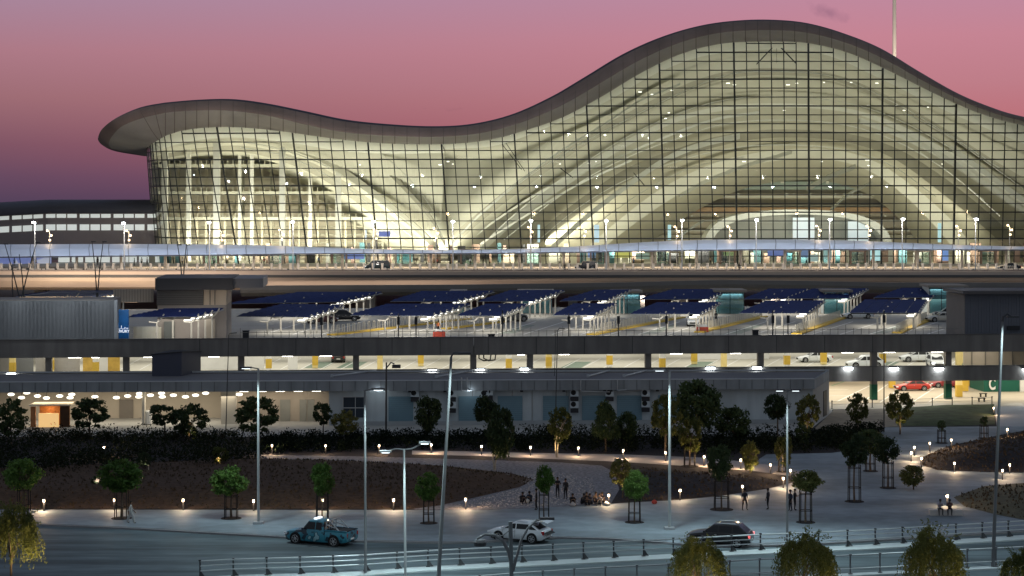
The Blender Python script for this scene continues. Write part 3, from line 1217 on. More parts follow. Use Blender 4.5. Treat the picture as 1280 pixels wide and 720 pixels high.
mb = MB()
mb.loft([[ppier(x, 325) for x in xs_], [ppier(x, 266 + ydrop(x)) for x in xs_]])
mb.build('wall', M_pier, pier)
mb = MB()
mb.loft([[ppier(x, 266.5 + ydrop(x), -2) for x in xs_], [ppier(x, 258 + ydrop(x), -2.5) for x in xs_], [ppier(x, 251.5 + ydrop(x) * 1.0, 2) for x in xs_], [ppier(x, 249.5 + ydrop(x), 14) for x in xs_],
         [ppier(x, 249.5 + ydrop(x), 14) + V((0, 50, -1)) for x in xs_]])
mb.build('roof', M_proof, pier, smooth=True)
M_win = emat('window_glow', (.88, .95, .88), .48)
for y0, y1, ww in ((267.5, 272.2, 13), (280.5, 287.8, 13)):
    x = -70
    i = 0
    while x < 190:
        dd = ydrop(x) * .9
        a, b = ppier(x + 0.5, y0 + dd, -.25), ppier(x + ww - 1.0, y1 + ydrop(x + ww) * .9, -.25)
        mb = MB()
        ta = ppier(x + ww - 1.0, y0 + ydrop(x + ww) * .9, -.25)
        tb = ppier(x + 0.5, y1 + dd, -.25)
        mb.hexa([tb, b, b + V((0, .2, 0)), tb + V((0, .2, 0))], [a, ta, ta + V((0, .2, 0)), a + V((0, .2, 0))])
        mb.build('window', M_win, pier)
        x += ww + (2.5 if i % 3 == 2 else 0.4)
        i += 1
x = 66
while x < 190:
    a, b = P(x, 320.5, 440), P(x + 14, 329, 440)
    MB().box(((a.x + b.x) / 2, 445.5, (a.z + b.z) / 2), (b.x - a.x, .3, a.z - b.z)).build('window', M_win, pier)
    x += 17
bill = MB()
a, b = P(-30, 320.5, 436), P(64, 334, 436)
bill.box(((a.x + b.x) / 2, 436, (a.z + b.z) / 2), (b.x - a.x, .4, a.z - b.z))
bt = thing('billboard', 'long blue lit billboard with a pale aircraft tail below the canopy at far left', 'billboard', ((a.x + b.x) / 2, 436, Z0))
bill.build('panel', emat('billboard_blue', (.02, .05, .24), .9), bt)
t = MB()
t.add([P(44, 326, 435.7), P(52, 331.5, 435.7), P(63, 331.5, 435.7), P(63, 321, 435.7), P(58, 321, 435.7)], [(0, 1, 2, 3, 4)])
t.add([P(16, 331, 435.7), P(20, 324, 435.7), P(24, 331, 435.7)], [(0, 1, 2)])
t.build('graphic', emat('billboard_grey', (.35, .38, .5), .6), bt)

# mast behind the roof
mast = thing('control_mast', 'tall slender pale mast rising behind the crest of the roof', 'mast', tuple(P(1118, 250, 640)))
mb = MB()
mb.tube(P(1118, 250, 640), P(1118, -30, 640), 0.75, 0.6, 10)
mb.build('shaft', mat('mast_white', (0.75, .68, .58), .6, .05, .2), mast)
mb = MB()
mb.box(P(1118, -34, 640), (4, 4, 3))
mb.build('cabin', M_white, mast)
for dx in (-9, 9):
    spot(P(1118, 180, 640) + V((dx * .2, -14, 0)), P(1118, 20, 640), (1, .85, .7), 60000, 20)

# ------------------------------------------------------------------ departures bridge
br = thing('departures_bridge', 'long beige elevated roadway in front of the glass hall', 'bridge', (0, 375, 0))
M_beige = mat('bridge_concrete', (0.55, 0.45, 0.375), 0.8, 0.06, 0.12, detail=7)
M_rd = mat('deck_asphalt', (0.10, 0.10, 0.10), 0.7, 0.1, 0.3)
mb = MB()
mb.box((20, 399, Z0 - .3), (460, 58, .5))
mb.build('deck', M_rd, br)
mb = MB()
mb.box((20, 416, Z0 + .06), (460, 23, .24))
mb.build('kerbside_pavement', mat('kerbside_paving', (.42, .38, .33), .6, .06, .4), br)
mb = MB()
mb.box((20, 379, Z0 + .12), (460, 4.5, .36))
mb.build('island', mat('island_stone', (.55, .47, .38), .7, .06, .4), br)
# face: parapet above a curved girder
prof = [(371, 11.9), (370.4, 11.9), (370.2, 11.7), (370.2, 10.6), (370.6, 9.9), (372, 8.6), (376, 7.9), (392, 7.6)]
mb = MB()
mb.loft([[V((x, D, z)) for x in (-230, 240)] for D, z in prof])
mb.build('girder', M_beige, br)
mb = MB()
mb.box((5, 370.15, 12.0), (470, .25, .16))
mb.build('coping', mat('coping_dark', (.09, .08, .08), .6, .1, 1), br)
mb = MB()
for i in range(160):
    mb.box((-230 + i * 2.9, 370.6, 12.1), (.12, .12, .35))
mb.build('parapet_fitting', M_dark, br)
# added spots, boxed as floodlights on the ramp, brighten the roadway face
for i in range(9):
    xq = 60 + 150 * i
    p = P(xq, 364, 352)
    fo_ = MB().box((p.x, 352.4, 8.0), (.6, .4, .35)).build('flood_light', M_dark, br)
    spot((p.x, 352.8, 8.2), (p.x, 370.2, 10.8), (1, .80, .64), 11000 if xq < 650 else 4500, 140, .9, .3)
for i in range(13):
    MB().box((-190 + i * 32, 384, 3.7), (2.2, 4, 7.6)).build('pier', M_concd, br)

# lower ramp in front
rp = thing('ramp_bridge', 'dark grey lower ramp running in front of the departures roadway', 'bridge', (20, 350, 0))
RY = [(280, 358), (330, 357), (420, 356.5), (560, 356), (640, 355), (760, 353.5), (900, 350), (1000, 351), (1100, 353), (1280, 353.5), (1500, 353)]
mb = MB()
xs_ = [300 + 40 * i for i in range(30)]
rr_ = []
for dz, dD in ((0, .5), (0, 0), (-0.75, 0), (-1.3, .3), (-2.0, 2), (-2.1, 12)):
    rr_.append([P(x, interp(RY, x), 350) + V((0, dD, dz)) for x in xs_])
mb.loft(rr_)
mb.build('girder', mat('ramp_concrete', (.17, .165, .16), .8, .08, .2), rp)
mb = MB()
mb.loft([[P(x, interp(RY, x), 350) + V((0, .6, -.9)) for x in xs_], [P(x, interp(RY, x), 350) + V((0, 12, -.9)) for x in xs_]])
mb.build('deck', M_rd, rp)
for i in range(12):
    x = 380 + i * 84
    p = P(x, 356, 356)
    MB().box((p.x, 356, p.z / 2 - 1), (1.6, 2.5, p.z - 2)).build('pier', M_concd, rp)
LR = []
for i, x in enumerate((738, 758, 770, 778, 798, 811, 822, 829, 837, 846, 858, 867, 877, 889, 901, 912, 921)):
    p = P(x, 361.2, 352) + V((0, 1.5, 0))
    MB().box(p, (.9, .5, .22)).build('under_deck_lamp', emat('strip_white', (.93, .96, 1), 4), rp)
for x in (790, 880, 1000):
    p = P(x, 362, 354)
    area((p.x, 356, p.z - .6), (p.x, 352, 0), (.9, .95, 1), 500, 14, 1)

# added arc panel standing in for the warm glow of a lit opening
up = thing('underpass_glow_panel', 'added curved panel standing in for the warm glow below the roadway at left', 'wall', tuple(P(110, 372, 392)))
mb = MB()
ARC = [(24, 369.5), (45, 366.5), (70, 364.3), (95, 363.2), (120, 363.3), (145, 364), (165, 365.5), (172, 368)]
mb.loft([[P(x, 378, 366) for x, y in ARC], [P(x, y, 366) for x, y in ARC], [P(x, y, 368.5) for x, y in ARC]])
mb.build('wall', mat('glow_panel_paint', (.6, .5, .38), .7, .06, .3), up)
area(P(60, 371, 362.5), P(60, 366, 366), (1, .74, .42), 420, 12, .3)
area(P(135, 371, 362.5), P(135, 366, 366), (1, .74, .42), 520, 12, .3)

# ------------------------------------------------------------------ departures canopy
CT = [(-60, 305.5), (0, 305.5), (150, 305), (300, 306), (400, 309), (500, 312), (600, 312), (700, 309), (800, 303), (870, 300), (930, 299.5), (1000, 299.5), (1060, 300.5), (1120, 303), (1200, 306), (1280, 308), (1420, 308)]
CB = [(-60, 321.5), (0, 321), (150, 319.5), (300, 318), (400, 316.5), (500, 316.5), (640, 316), (700, 315), (800, 313.5), (900, 312), (1000, 311.5), (1120, 311.5), (1280, 312), (1420, 312)]
cn = thing('kerbside_canopy', 'long pale rippling canopy glowing blue white over the drop off kerb', 'canopy', (0, 404, Z0))
xs_ = [-60 + 12.25 * i for i in range(120)]
mb = MB()
r0 = [P(x, sinterp(CB, x), 398) for x in xs_]
r1 = [P(x, sinterp(CT, x), 408) for x in xs_]
mid = [a.lerp(b, .5) + V((0, -.6, .25)) for a, b in zip(r0, r1)]
mb.loft([r0, mid, r1])
d = V((0, .1, -.25))
mb.loft([[p + d for p in r1], [p + d for p in r0]])
mb.loft([r0, [p + V((0, .1, -.25)) for p in r0]])
mb.build('roof_sheet', mat('canopy_membrane', (.70, .75, .86), .5, .06, .15), cn, smooth=False)
mb = MB()
for i in range(0, 120, 2):
    a, b, c_ = r0[i], mid[i], r1[i]
    for q0, q1 in ((a, b), (b, c_)):
        o_ = V((0, -.05, .05))
        mb.add([q0 + o_, q0 + o_ + V((.13, 0, 0)), q1 + o_ + V((.13, 0, 0)), q1 + o_], [(0, 1, 2, 3)])
mb.build('seam', mat('canopy_seam', (.22, .24, .30), .6, 0), cn)
mb = MB()
mb.loft([[p + V((0, -.08, -.22)) for p in r0], [p + V((0, -.08, .03)) for p in r0]])
mb.build('gutter', mat('gutter_dark', (.12, .12, .14), .6, 0), cn)
for i in range(24):
    x = 42 + 55.6 * i - 60
    zt = P(x, sinterp(CB, x), 398).z
    q = P(x, 330, 399)
    MB().tube((q.x, 401, Z0), (q.x, 401, zt + .1), .3, .3, 8).build('post', mat('post_beige', (.62, .54, .44), .6, .05, 1), cn)
for x in (-65, -30, 5, 40, 75, 110):
    area((x, 404, 13.9), (x, 404, 10), (1, .80, .56), 2600, 30, 3, 'canopy_downlight')

# ------------------------------------------------------------------ things on the roadway
protoB = thing('bollard', 'beige kerb bollard in the long row beside the elevated roadway', 'bollard', (0, 0, 0), 0, 'bollards along the elevated roadway')
mb = MB()
mb.box((0, 0, .76), (.42, .3, 1.5)).box((0, 0, 1.54), (.5, .36, .12)).box((0.75, 0, .28), (1.25, .4, .55))
mb.build('post', mat('bollard_beige', (.80, .71, .60), .6, .05, 2), protoB, world=False)
for i in range(118):
    o = protoB if i == 0 else copy_tree(protoB)
    xp = -20 + 11.6 * i + rnd.uniform(-1, 1)
    p = P(xp, 332, 380)
    o.location = (p.x, 379 + (i % 2) * .3, Z0 + .3)

# street lamps of the roadway: white flood heads and warm twin lamps
wx = [(42, 278), (154, 279), (261, 278), (365.5, 277.5), (466.7, 277), (566, 277), (663.7, 276), (758, 276), (853, 275.5), (946, 275), (1038, 274.5), (1129, 274), (1221, 274)]
for i, (x, y) in enumerate(wx):
    p = P(x, y, 376.5)
    t = thing('street_lamp', 'tall white flood lamp post on the upper roadway, %s' % nth(i, 13), 'street lamp', (p.x, 377.5, Z0), 0, 'white flood lamps on the upper roadway')
    MB().tube((p.x, 377.5, Z0), (p.x, 377.5, p.z - .2), .12, .08, 6).build('pole', M_galv, t)
    MB().box((p.x, 377.2, p.z), (.75, .8, .25)).build('lamp_housing', M_galv, t)
    MB().box((p.x, 376.75, p.z - .02), (.5, .35, .36)).build('lamp', M_cool, t)
    point((p.x, 375.2, p.z - .4), (1, .90, .80), 1900, .3)
    point((p.x, 392, p.z + .5), (.66, .80, 1), 1500, .3)
wx2 = [(62, 292), (161, 292), (277, 292), (352, 291), (470, 290), (545, 289), (663, 287.5), (730, 287), (846, 287), (912, 286.5), (1023, 286), (1086, 286), (1198, 286), (1262, 285)]
for i, (x, y) in enumerate(wx2):
    p = P(x, y, 411)
    t = thing('street_lamp', 'warm twin lamp post before the glass wall, %s' % nth(i, 14), 'street lamp', (p.x, 411, Z0), 0, 'warm lamp posts before the glass wall')
    MB().tube((p.x, 411, Z0), (p.x, 411, p.z + .6), .1, .08, 6).build('pole', M_galv, t)
    for dx, dz in ((-.45, .6), (.4, -.4), (0.1, -1.4)):
        MB().box((p.x + dx, 410.8, p.z + dz), (.36, .3, .36)).build('lamp', emat('warm_lamp_bright', (1, .70, .38), 4), t)
    point((p.x, 410, p.z), (1, .72, .42), 260, .3)
# ------------------------------------------------------------------ PARKING GARAGE
GA = math.atan(0.08)
gc, gs = math.cos(GA), math.sin(GA)


def L(u, v, z=0.0):
    return V((u * gc - v * gs, 236 + u * gs + v * gc, z))


def LT(p):
    return L(p[0], p[1], p[2])


def uv_at(x, D):
    """garage coordinates of photo column x at depth D"""
    X = (x - 640) * D / F
    dx, dy = X, D - 236
    return dx * gc + dy * gs, -dx * gs + dy * gc


def Uf(x):
    """u of the garage front line at photo column x"""
    u = (x - 640) / 10.
    for _ in range(8):
        p = L(u, 0)
        u += ((x - 640) * p.y / F - p.x)
    return u


def textmesh(name, tx):
    tmp = bpy.data.objects.new('tmp', tx)
    COL.objects.link(tmp)
    dg = bpy.context.evaluated_depsgraph_get()
    me = bpy.data.meshes.new_from_object(tmp.evaluated_get(dg))
    me.materials.clear()
    bpy.data.objects.remove(tmp)
    o = bpy.data.objects.new(name, me)
    COL.objects.link(o)
    return o


gar = thing('parking_garage', 'two storey open concrete parking garage with a lit lower deck', 'parking garage', (0, 236, 0))
M_gface = mat('garage_beam', (0.165, 0.155, 0.145), 0.85, 0.08, 0.3, detail=7)
streaks(M_gface, None, (.9, .9, .12), .16)
M_gdeck = mat('garage_deck', (0.30, 0.29, 0.26), 0.65, 0.10, 0.25, detail=8)
M_gdeck1 = mat('garage_deck_pale', (0.52, 0.50, 0.43), 0.6, 0.06, 0.3, detail=8)
M_gcol = mat('garage_column', (0.22, 0.20, 0.18), 0.8, 0.06, 0.5)
M_yel = mat('yellow_paint', (0.60, 0.40, 0.06), 0.6, 0.08, 1)
M_ylt = mat('pale_yellow_paint', (0.75, 0.60, 0.25), 0.6, 0.08, 1)
u0, u1 = Uf(-220), Uf(1500)
uj = Uf(592)
# slabs
mb = MB()
mb.box(((u0 + u1) / 2, 42, 7.43), (u1 - u0, 83, .34), T=LT)
mb.build('upper_deck', M_gdeck, gar)
mb = MB()
mb.box(((u0 + u1) / 2, 31, 3.43), (u1 - u0, 61, .34), T=LT)
mb.build('lower_deck', M_gdeck1, gar)
# ribs under the upper deck
mb = MB()
for i in range(40):
    u = lerp(u0, u1, i / 39)
    mb.box((u, 30, 7.0), (.4, 56, .5), T=LT)
mb.build('deck_beam', M_gcol, gar)
for k, (ua, ub) in enumerate(((u0, uj - .04), (uj + .04, u1))):
    mb = MB()
    mb.box(((ua + ub) / 2, -.1, (8.63 + 6.5) / 2), (ub - ua, .5, 8.63 - 6.5), T=LT)
    mb.build('upper_parapet', M_gface, gar)
    mb = MB()
    mb.box(((ua + ub) / 2, -.1, (4.71 + 2.9) / 2), (ub - ua, .5, 4.71 - 2.9), T=LT)
    mb.build('lower_parapet', M_gface, gar)
mb = MB()
mb.box(((u0 + u1) / 2, -.1, 8.68), (u1 - u0, .62, .08), T=LT)
mb.box(((u0 + u1) / 2, -.1, 4.76), (u1 - u0, .62, .08), T=LT)
mb.build('coping', mat('garage_coping', (.10, .095, .09), .7, .1, 1), gar)
# front columns
for i, x in enumerate((-84, 60, 157, 301, 445, 592, 663, 811, 952, 1094, 1187, 1335)):
    u = Uf(x)
    c = MB()
    c.box((u, .75, 4.0), (.75, .8, 7.0), T=LT)
    co_ = c.build('column', M_gcol, gar)
    if x > 1040:
        s_ = MB()
        s_.box((u, .75, 1.5), (.80, .85, 1.9), T=LT)
        s_.build('painted_band', mat('green_paint', (.03, .16, .08), .6, .08, 1), co_)
# inner columns with yellow bands
ic = [(16, 9), (64, 12), (120, 9), (200, 15), (336, 12), (394, 16), (475, 10), (526, 18), (636, 10), (686, 12), (762, 14), (828, 9), (868, 18), (905, 12), (984, 12), (1030, 16), (1104, 14), (1150, 20), (1199, 10), (1207, 16), (1260, 13)]
for x, v in ic:
    p = L(0, v)
    u, v_ = uv_at(x, 236 + v + Uf(x) * .08)
    c = MB()
    c.box((u, v, 5.4), (.7, .7, 3.5), T=LT)
    co_ = c.build('column', M_ylt if x % 3 else M_white, gar)
    if x % 2 == 0:
        s_ = MB()
        s_.box((u, v, 4.6), (.76, .76, 1.2), T=LT)
        s_.build('painted_band', M_yel, co_)
for x, v in ((1199, 8), (1207, 15), (1216, 22), (1116, 20), (1130, 34), (1040, 30)):
    u, v_ = uv_at(x, 236 + v + Uf(x) * .08)
    c = MB()
    c.box((u, v, 1.7), (.7, .7, 3.2), T=LT)
    co_ = c.build('column', M_ylt, gar)
    s_ = MB()
    s_.box((u, v, .8), (.76, .76, 1.5), T=LT)
    s_.build('painted_band', M_yel, co_)
# inner walls and rooms on the lower deck
def gwall(x0, x1, v, z0, z1, m, name='partition', dep=.3, par=None):
    ua, ub = uv_at(x0, 236 + v + Uf(x0) * .08)[0], uv_at(x1, 236 + v + Uf(x1) * .08)[0]
    mb = MB()
    mb.box(((ua + ub) / 2, v, (z0 + z1) / 2), (ub - ua, dep, z1 - z0), T=LT)
    return mb.build(name, m, par or gar)


M_part = mat('partition_grey', (.36, .35, .34), .7, .08, .5)
gwall(-40, 18, 13, 3.6, 7.2, M_part)
gwall(20, 42, 13.2, 3.6, 7.2, mat('partition_dark', (.2, .21, .22), .7, .08, .5))
gwall(45, 100, 13, 3.6, 7.2, M_part)
gwall(104, 150, 12, 3.6, 7.2, mat('ochre_panel', (.55, .36, .08), .6, .25, .8))
gwall(118, 135, 11.8, 3.6, 5.6, M_white, 'signboard', .1)
gwall(250, 300, 15, 3.6, 6.0, M_white)
gwall(306, 330, 15, 3.6, 6.2, M_white)
gwall(360, 372, 12, 3.6, 6.6, M_white)
gwall(870, 962, 26, 3.6, 5.4, M_white)
gwall(1205, 1330, 12, 3.6, 7.2, mat('partition_beige', (.5, .43, .35), .7, .05, .5))
for x in (1215, 1232, 1249, 1266):
    gwall(x, x + .8, 11.8, 3.6, 7.2, M_gcol, 'panel_joint')
gwall(-200, 1500, 61, 3.6, 7.25, M_part, 'back_wall')
gwall(-200, 1500, 60, .02, 3.2, M_part, 'back_wall')
# green room with a letter on the ground floor
gr = gwall(1222, 1272, 17, .02, 3.2, mat('green_panel', (.01, .10, .07), .5, .05, 1), 'green_room', 6)
tx = bpy.data.curves.new('letter', 'FONT')
tx.body = 'C'
tx.size = 2.1
tx.extrude = .03
tx.offset = 0.06
to = textmesh('letter', tx)
to.scale = (.62, 1, 1)
to.parent = gar
tu = uv_at(1239, 254)[0]
tp = L(tu, 13.85, .35)
to.location = tp - V(gar.location)
to.rotation_euler = (R(90), 0, GA)
to.data.materials.append(M_white)
gwall(1274, 1283, 14.5, .02, 2.8, M_white, 'lit_vending_cabinet', 1.5)
# floor markings: ground floor, lower deck, upper deck
def gline(x0, y0, x1, y1, z, wd, m, name='bay_line', par=None):
    a, b = G(x0, y0, z), G(x1, y1, z)
    d = (b - a).normalized()
    n = V((-d.y, d.x, 0)) * wd / 2
    mb = MB()
    mb.hexa([a - n + V((0, 0, -.004)), b - n + V((0, 0, -.004)), b + n + V((0, 0, -.004)), a + n + V((0, 0, -.004))], [a - n, b - n, b + n, a + n])
    o = mb.build(name, m, par)
    return o


M_line = mat('line_white', (.7, .7, .68), .6, .1, 2)
for x0, y0, x1, y1, m in ((1046, 502, 1096, 478, M_line), (1066, 503, 1078, 497, M_line), (1036, 494, 1062, 494.5, M_line), (1036, 487, 1060, 487, M_line), (1140, 503, 1180, 477, M_line), (1082, 500, 1110, 480, M_line),
                          (1160, 503, 1196, 482, M_line), (1040, 482, 1058, 476, mat('line_green', (.1, .3, .15), .6, .1, 2)), (1100, 503, 1128, 484, M_line)):
    o = gline(x0, y0, x1, y1, .018, .18, m, 'floor_marking')
    o['kind'] = 'structure'
mbm = MB()
for i in range(46):
    x = 150 + i * 25
    a, b = G(x, 462, 3.605), G(x + 26, 448, 3.605)
    d = (b - a).normalized()
    n = V((-d.y, d.x, 0)) * .09
    mbm.add([a - n, b - n, b + n, a + n], [(0, 1, 2, 3)])
mbm.build('bay_lines', M_line, gar)
# patches of green floor paint on the lower deck
mbm = MB()
for x in (240, 380, 420, 700, 855, 1050, 1085, 1190):
    mbm.add([G(x, 460, 3.603), G(x + 26, 460, 3.603), G(x + 40, 452, 3.603), G(x + 16, 452, 3.603)], [(0, 1, 2, 3)])
mbm.build('green_floor_patch', mat('green_floor', (.16, .22, .17), .6, .1, 1), gar)

# ceiling lights
M_tube = emat('tube_light', (1, .97, .86), 14)
k = 0
x = -6
while x < 1290:
    v = rnd.choice((.8, 1.6, 2.6, 4.5))
    u = Uf(x) * (1 + v / 236)
    wd = rnd.choice((.9, 1.3, 1.5))
    mb = MB()
    mb.box((u, v, 6.42), (wd, .16, .07), T=LT)
    mb.build('ceiling_light', M_tube, gar)
    x += rnd.choice((14, 20, 26, 34))
# suspended pipes just under the edge
mb = MB()
for z_, v in ((6.45, 3.0), (6.3, 7.5)):
    for ua, ub in ((u0, Uf(240)), (Uf(255), Uf(470)), (Uf(480), Uf(800)), (Uf(820), u1)):
        a, b = L(ua, v, z_), L(ub, v, z_)
        mb.tube(a, b, .1, .1, 6)
for x in (600, 606):
    u = Uf(x)
    mb.path([L(u, 2, 6.6), L(u, 2, 5.9), L(u + .6, 2, 5.6), L(u + 1.4, 2, 5.7), L(u + 1.5, 2, 6.5)], .09, 6)
mb.build('service_pipe', M_dark, gar)
# illumination of the decks
for i in range(9):
    u = Uf(60 + 145 * i)
    p = L(u, 14, 6.6)
    area(p, p + V((0, 0, -3)), (1, .96, .84), 1150, 13, 22, 'deck_light')
    area(L(u, 38, 6.6), L(u, 38, 0), (1, .96, .84), 700, 13, 18, 'deck_light')
for i in range(3):
    u = Uf(1060 + 130 * i)
    p = L(u, 13, 3.1)
    area(p, p + V((0, 0, -3)), (1, .92, .76), 1700, 12, 22, 'deck_light')
    area(L(u, 36, 3.1), L(u, 36, 0), (1, .88, .68), 600, 12, 18, 'deck_light')
# white flood lamps on the lower parapet and roof edge
fl = [(15, 468), (540, 463.5), (600, 463), (655, 461.8), (887, 460.5), (945, 460), (1059, 460.5), (1116, 461), (1172, 461), (1282, 462)]
for i, (x, y) in enumerate(fl):
    u = Uf(x)
    p = L(u, -.55, 0)
    z = H - (y - YH) * p.y / F
    mb = MB()
    mb.box((u, -.62, z), (.95, .45, .24), T=LT)
    fo = mb.build('flood_light', M_cool, gar)
    mb = MB()
    mb.box((u, -.5, z + .22), (1.25, .6, .12), T=LT)
    mb.build('hood', M_dark, fo)
    spot(L(u, -1.0, z - .1), L(u, -2.5, 0), (.9, .95, 1), 260, 140, .8, .3)

# ---- top deck furnishings
HOOPS = []
# yellow kerbed islands: photo polylines at deck level
ZD = 7.6
for i, pl in enumerate(([(420, 419.5), (590, 399)], [(745, 419), (858, 397)], [(1002, 418), (1058, 398)], [(1128, 417), (1166, 400)], [(1000 - 120, 416), (960, 396)], [(560, 412), (640, 402)])):
    a, b = G(*pl[0], ZD), G(*pl[1], ZD)
    d = (b - a).normalized()
    n = V((-d.y, d.x, 0))
    mb = MB()
    mb.hexa([a, b, b + n * 1.4, a + n * 1.4], [a + V((0, 0, .18)), b + V((0, 0, .18)), b + n * 1.4 + V((0, 0, .18)), a + n * 1.4 + V((0, 0, .18))])
    mb.build('deck_island', M_yel, gar)
    nn = int((b - a).length / 1.3)
    for k in range(nn):
        q = a.lerp(b, (k + .5) / nn) + n * .9
        HOOPS.append((q.copy(), math.atan2(d.y, d.x)))
mbm = MB()
for i in range(26):
    x = 330 + i * 36
    a, b = G(x, 418, ZD + .006), G(x + 52, 402, ZD + .006)
    d = (b - a).normalized()
    n = V((-d.y, d.x, 0)) * .1
    mbm.add([a - n, b - n, b + n, a + n], [(0, 1, 2, 3)])
mbm.build('bay_lines', M_line, gar)
mbm = MB()
for x in (620, 800, 905, 1085, 1195):
    mbm.add([G(x, 417, ZD + .005), G(x + 22, 417, ZD + .005), G(x + 50, 406, ZD + .005), G(x + 36, 406, ZD + .005)], [(0, 1, 2, 3)])
mbm.build('green_floor_patch', mat('deck_patch', (.17, .2, .17), .6, .1, 1), gar)
hm = MB()
for s_ in (-.25, .25):
    hm.tube((s_, 0, 0), (s_, 0, 1.25), .05, .05, 5)
hm.tube((-.25, 0, 1.25), (.25, 0, 1.25), .05, .05, 5)
M_hoop = mat('hoop_grey', (.5, .48, .42), .6, .05, 1)
hp = hm.build('hoop_rail', M_hoop, gar, world=False)
HOOPS.sort(key=lambda h: h[0].y)
for i, (q, a_) in enumerate(HOOPS[:96]):
    o = hp if i == 0 else hp.copy()
    if i:
        COL.objects.link(o)
        o.parent = gar
    o.location = q - gar.location
    o.rotation_euler = (0, 0, a_)
hm2 = MB()
for q, a_ in HOOPS[96:]:
    dd_ = V((math.cos(a_), math.sin(a_), 0))
    for s_ in (-.25, .25):
        hm2.tube(q + dd_ * s_, q + dd_ * s_ + V((0, 0, 1.25)), .05, .05, 5)
if HOOPS[96:]:
    hm2.build('far_hoop_rails', M_hoop, gar)['kind'] = 'stuff'
# thin railing along the deck front
mb = MB()
ua, ub = Uf(300), Uf(1204)
mb.tube(L(ua, .6, 9.35), L(ub, .6, 9.35), .03, .03, 5)
for i in range(92):
    u = lerp(ua, ub, i / 91)
    mb.tube(L(u, .6, 7.6), L(u, .6, 9.5 if i % 4 else 9.9), .03, .03, 5)
mb.build('railing', mat('rail_grey', (.22, .21, .20), .6, .05, 1), gar)
for i in range(16):
    u = Uf(250 + 60 * i)
    for z0_, z1_ in ((6.52, 8.62), (2.92, 4.70)):
        MB().box((u, -.36, (z0_ + z1_) / 2), (.07, .03, z1_ - z0_), T=LT).build('parapet_joint', mat('joint_black', (.05, .05, .05), .8, 0), gar)

# back-of-deck glass lobbies
def lobby(x0, x1, D, h, label):
    a, b = P(x0, 300, D), P(x1, 300, D)
    t = thing('glass_lobby', label, 'lobby', ((a.x + b.x) / 2, D, ZD))
    mb = MB()
    mb.box(((a.x + b.x) / 2, D + 3, ZD + h / 2), (b.x - a.x, 5, h))
    mb.build('inner_wall', mat('lobby_wall', (.45, .5, .5), .6, .05, .5), t)
    mb = MB()
    mb.box(((a.x + b.x) / 2, D, ZD + h / 2), (b.x - a.x, .1, h))
    mb.build('glass', glassmat('lobby_glass', (.62, .84, .88), .06), t)
    mb = MB()
    n = max(2, int((b.x - a.x) / 1.5))
    for i in range(n + 1):
        mb.box((lerp(a.x, b.x, i / n), D - .08, ZD + h / 2), (.09, .1, h))
    mb.box(((a.x + b.x) / 2, D - .08, ZD + h * .68), (b.x - a.x, .1, .08))
    mb.build('frame', M_dark, t)
    mb = MB()
    mb.box(((a.x + b.x) / 2, D + 2.5, ZD + h + .2), (b.x - a.x + .8, 6.5, .35))
    mb.build('roof', M_gcol, t)
    area(((a.x + b.x) / 2, D + .4, ZD + h - .3), ((a.x + b.x) / 2, D + .5, ZD), (.8, .96, 1), 7 * (b.x - a.x), b.x - a.x - .4, .5)
    return t


lobby(895, 930, 302, 3.4, 'teal glass lobby behind the sixth panel row of the top deck')
lobby(1030, 1062, 302, 3.4, 'teal glass lobby beside the parked white wagon on the top deck')
lobby(1162, 1206, 303, 4.1, 'tall teal glass lobby behind the parked black and silver cars')
lobby(768, 800, 303, 3.2, 'small pale glass lobby at the middle of the top deck')
lobby(650, 690, 304, 3.2, 'bright glass lobby behind the parked off road car')
lobby(565, 580, 303, 3.2, 'narrow teal lobby with a green door on the top deck')

# ---- solar canopies
M_pv = mat('solar_panel', (.020, .032, .115), .55, .15, .8, spec=.12)
M_pvf = mat('panel_seam', (.10, .12, .17), .5, 0)
M_wst = mat('white_steel', (.50, .48, .43), .5, .05, 1)
SOL = [  # (bottom-left, bottom-right, top-right, top-left) photo px, tier
    ((160, 396), (246, 395.5), (280, 386.5), (205, 387), 0), ((296, 395), (388, 396), (431, 381), (350, 380), 0), ((438, 393.5), (542, 394.5), (588, 379.5), (482, 380), 0),
    ((572, 394), (626, 394.5), (662, 379.5), (606, 380), 0), ((692, 393.5), (744, 393.5), (772, 379), (716, 379.5), 0), ((788, 392), (878, 392), (902, 377.5), (820, 378), 0),
    ((924, 391), (1012, 391), (1032, 375.5), (956, 376), 0), ((1062, 390.5), (1150, 390.5), (1160, 374.5), (1080, 374.5), 0),
    ((286, 381), (428, 378.5), (478, 366), (372, 366), 1), ((488, 378), (572, 378), (618, 364.5), (526, 365), 1), ((598, 378), (668, 377.5), (706, 363.5), (636, 364), 1),
    ((700, 377.5), (760, 376.5), (790, 363), (742, 363.5), 1), ((800, 375.5), (888, 375), (912, 362.5), (840, 362.5), 1), ((930, 375), (984, 374.5), (1012, 362), (960, 362), 1),
    ((984, 374.5), (1062, 374), (1086, 361.5), (1014, 362), 1), ((1092, 373.5), (1166, 373), (1196, 360.5), (1126, 361), 1), ((20, 372), (128, 372), (168, 364), (60, 365), 1)]
names0 = ['nearer row of dark blue solar parking roofs', 'farther row of dark blue solar parking roofs']
cnt = [8, 9]
idx = [0, 0]
order = {}
for tier in (0, 1):
    lst = sorted([s for s in SOL if s[4] == tier], key=lambda s: s[0][0])
    for i, s in enumerate(lst):
        order[s] = i
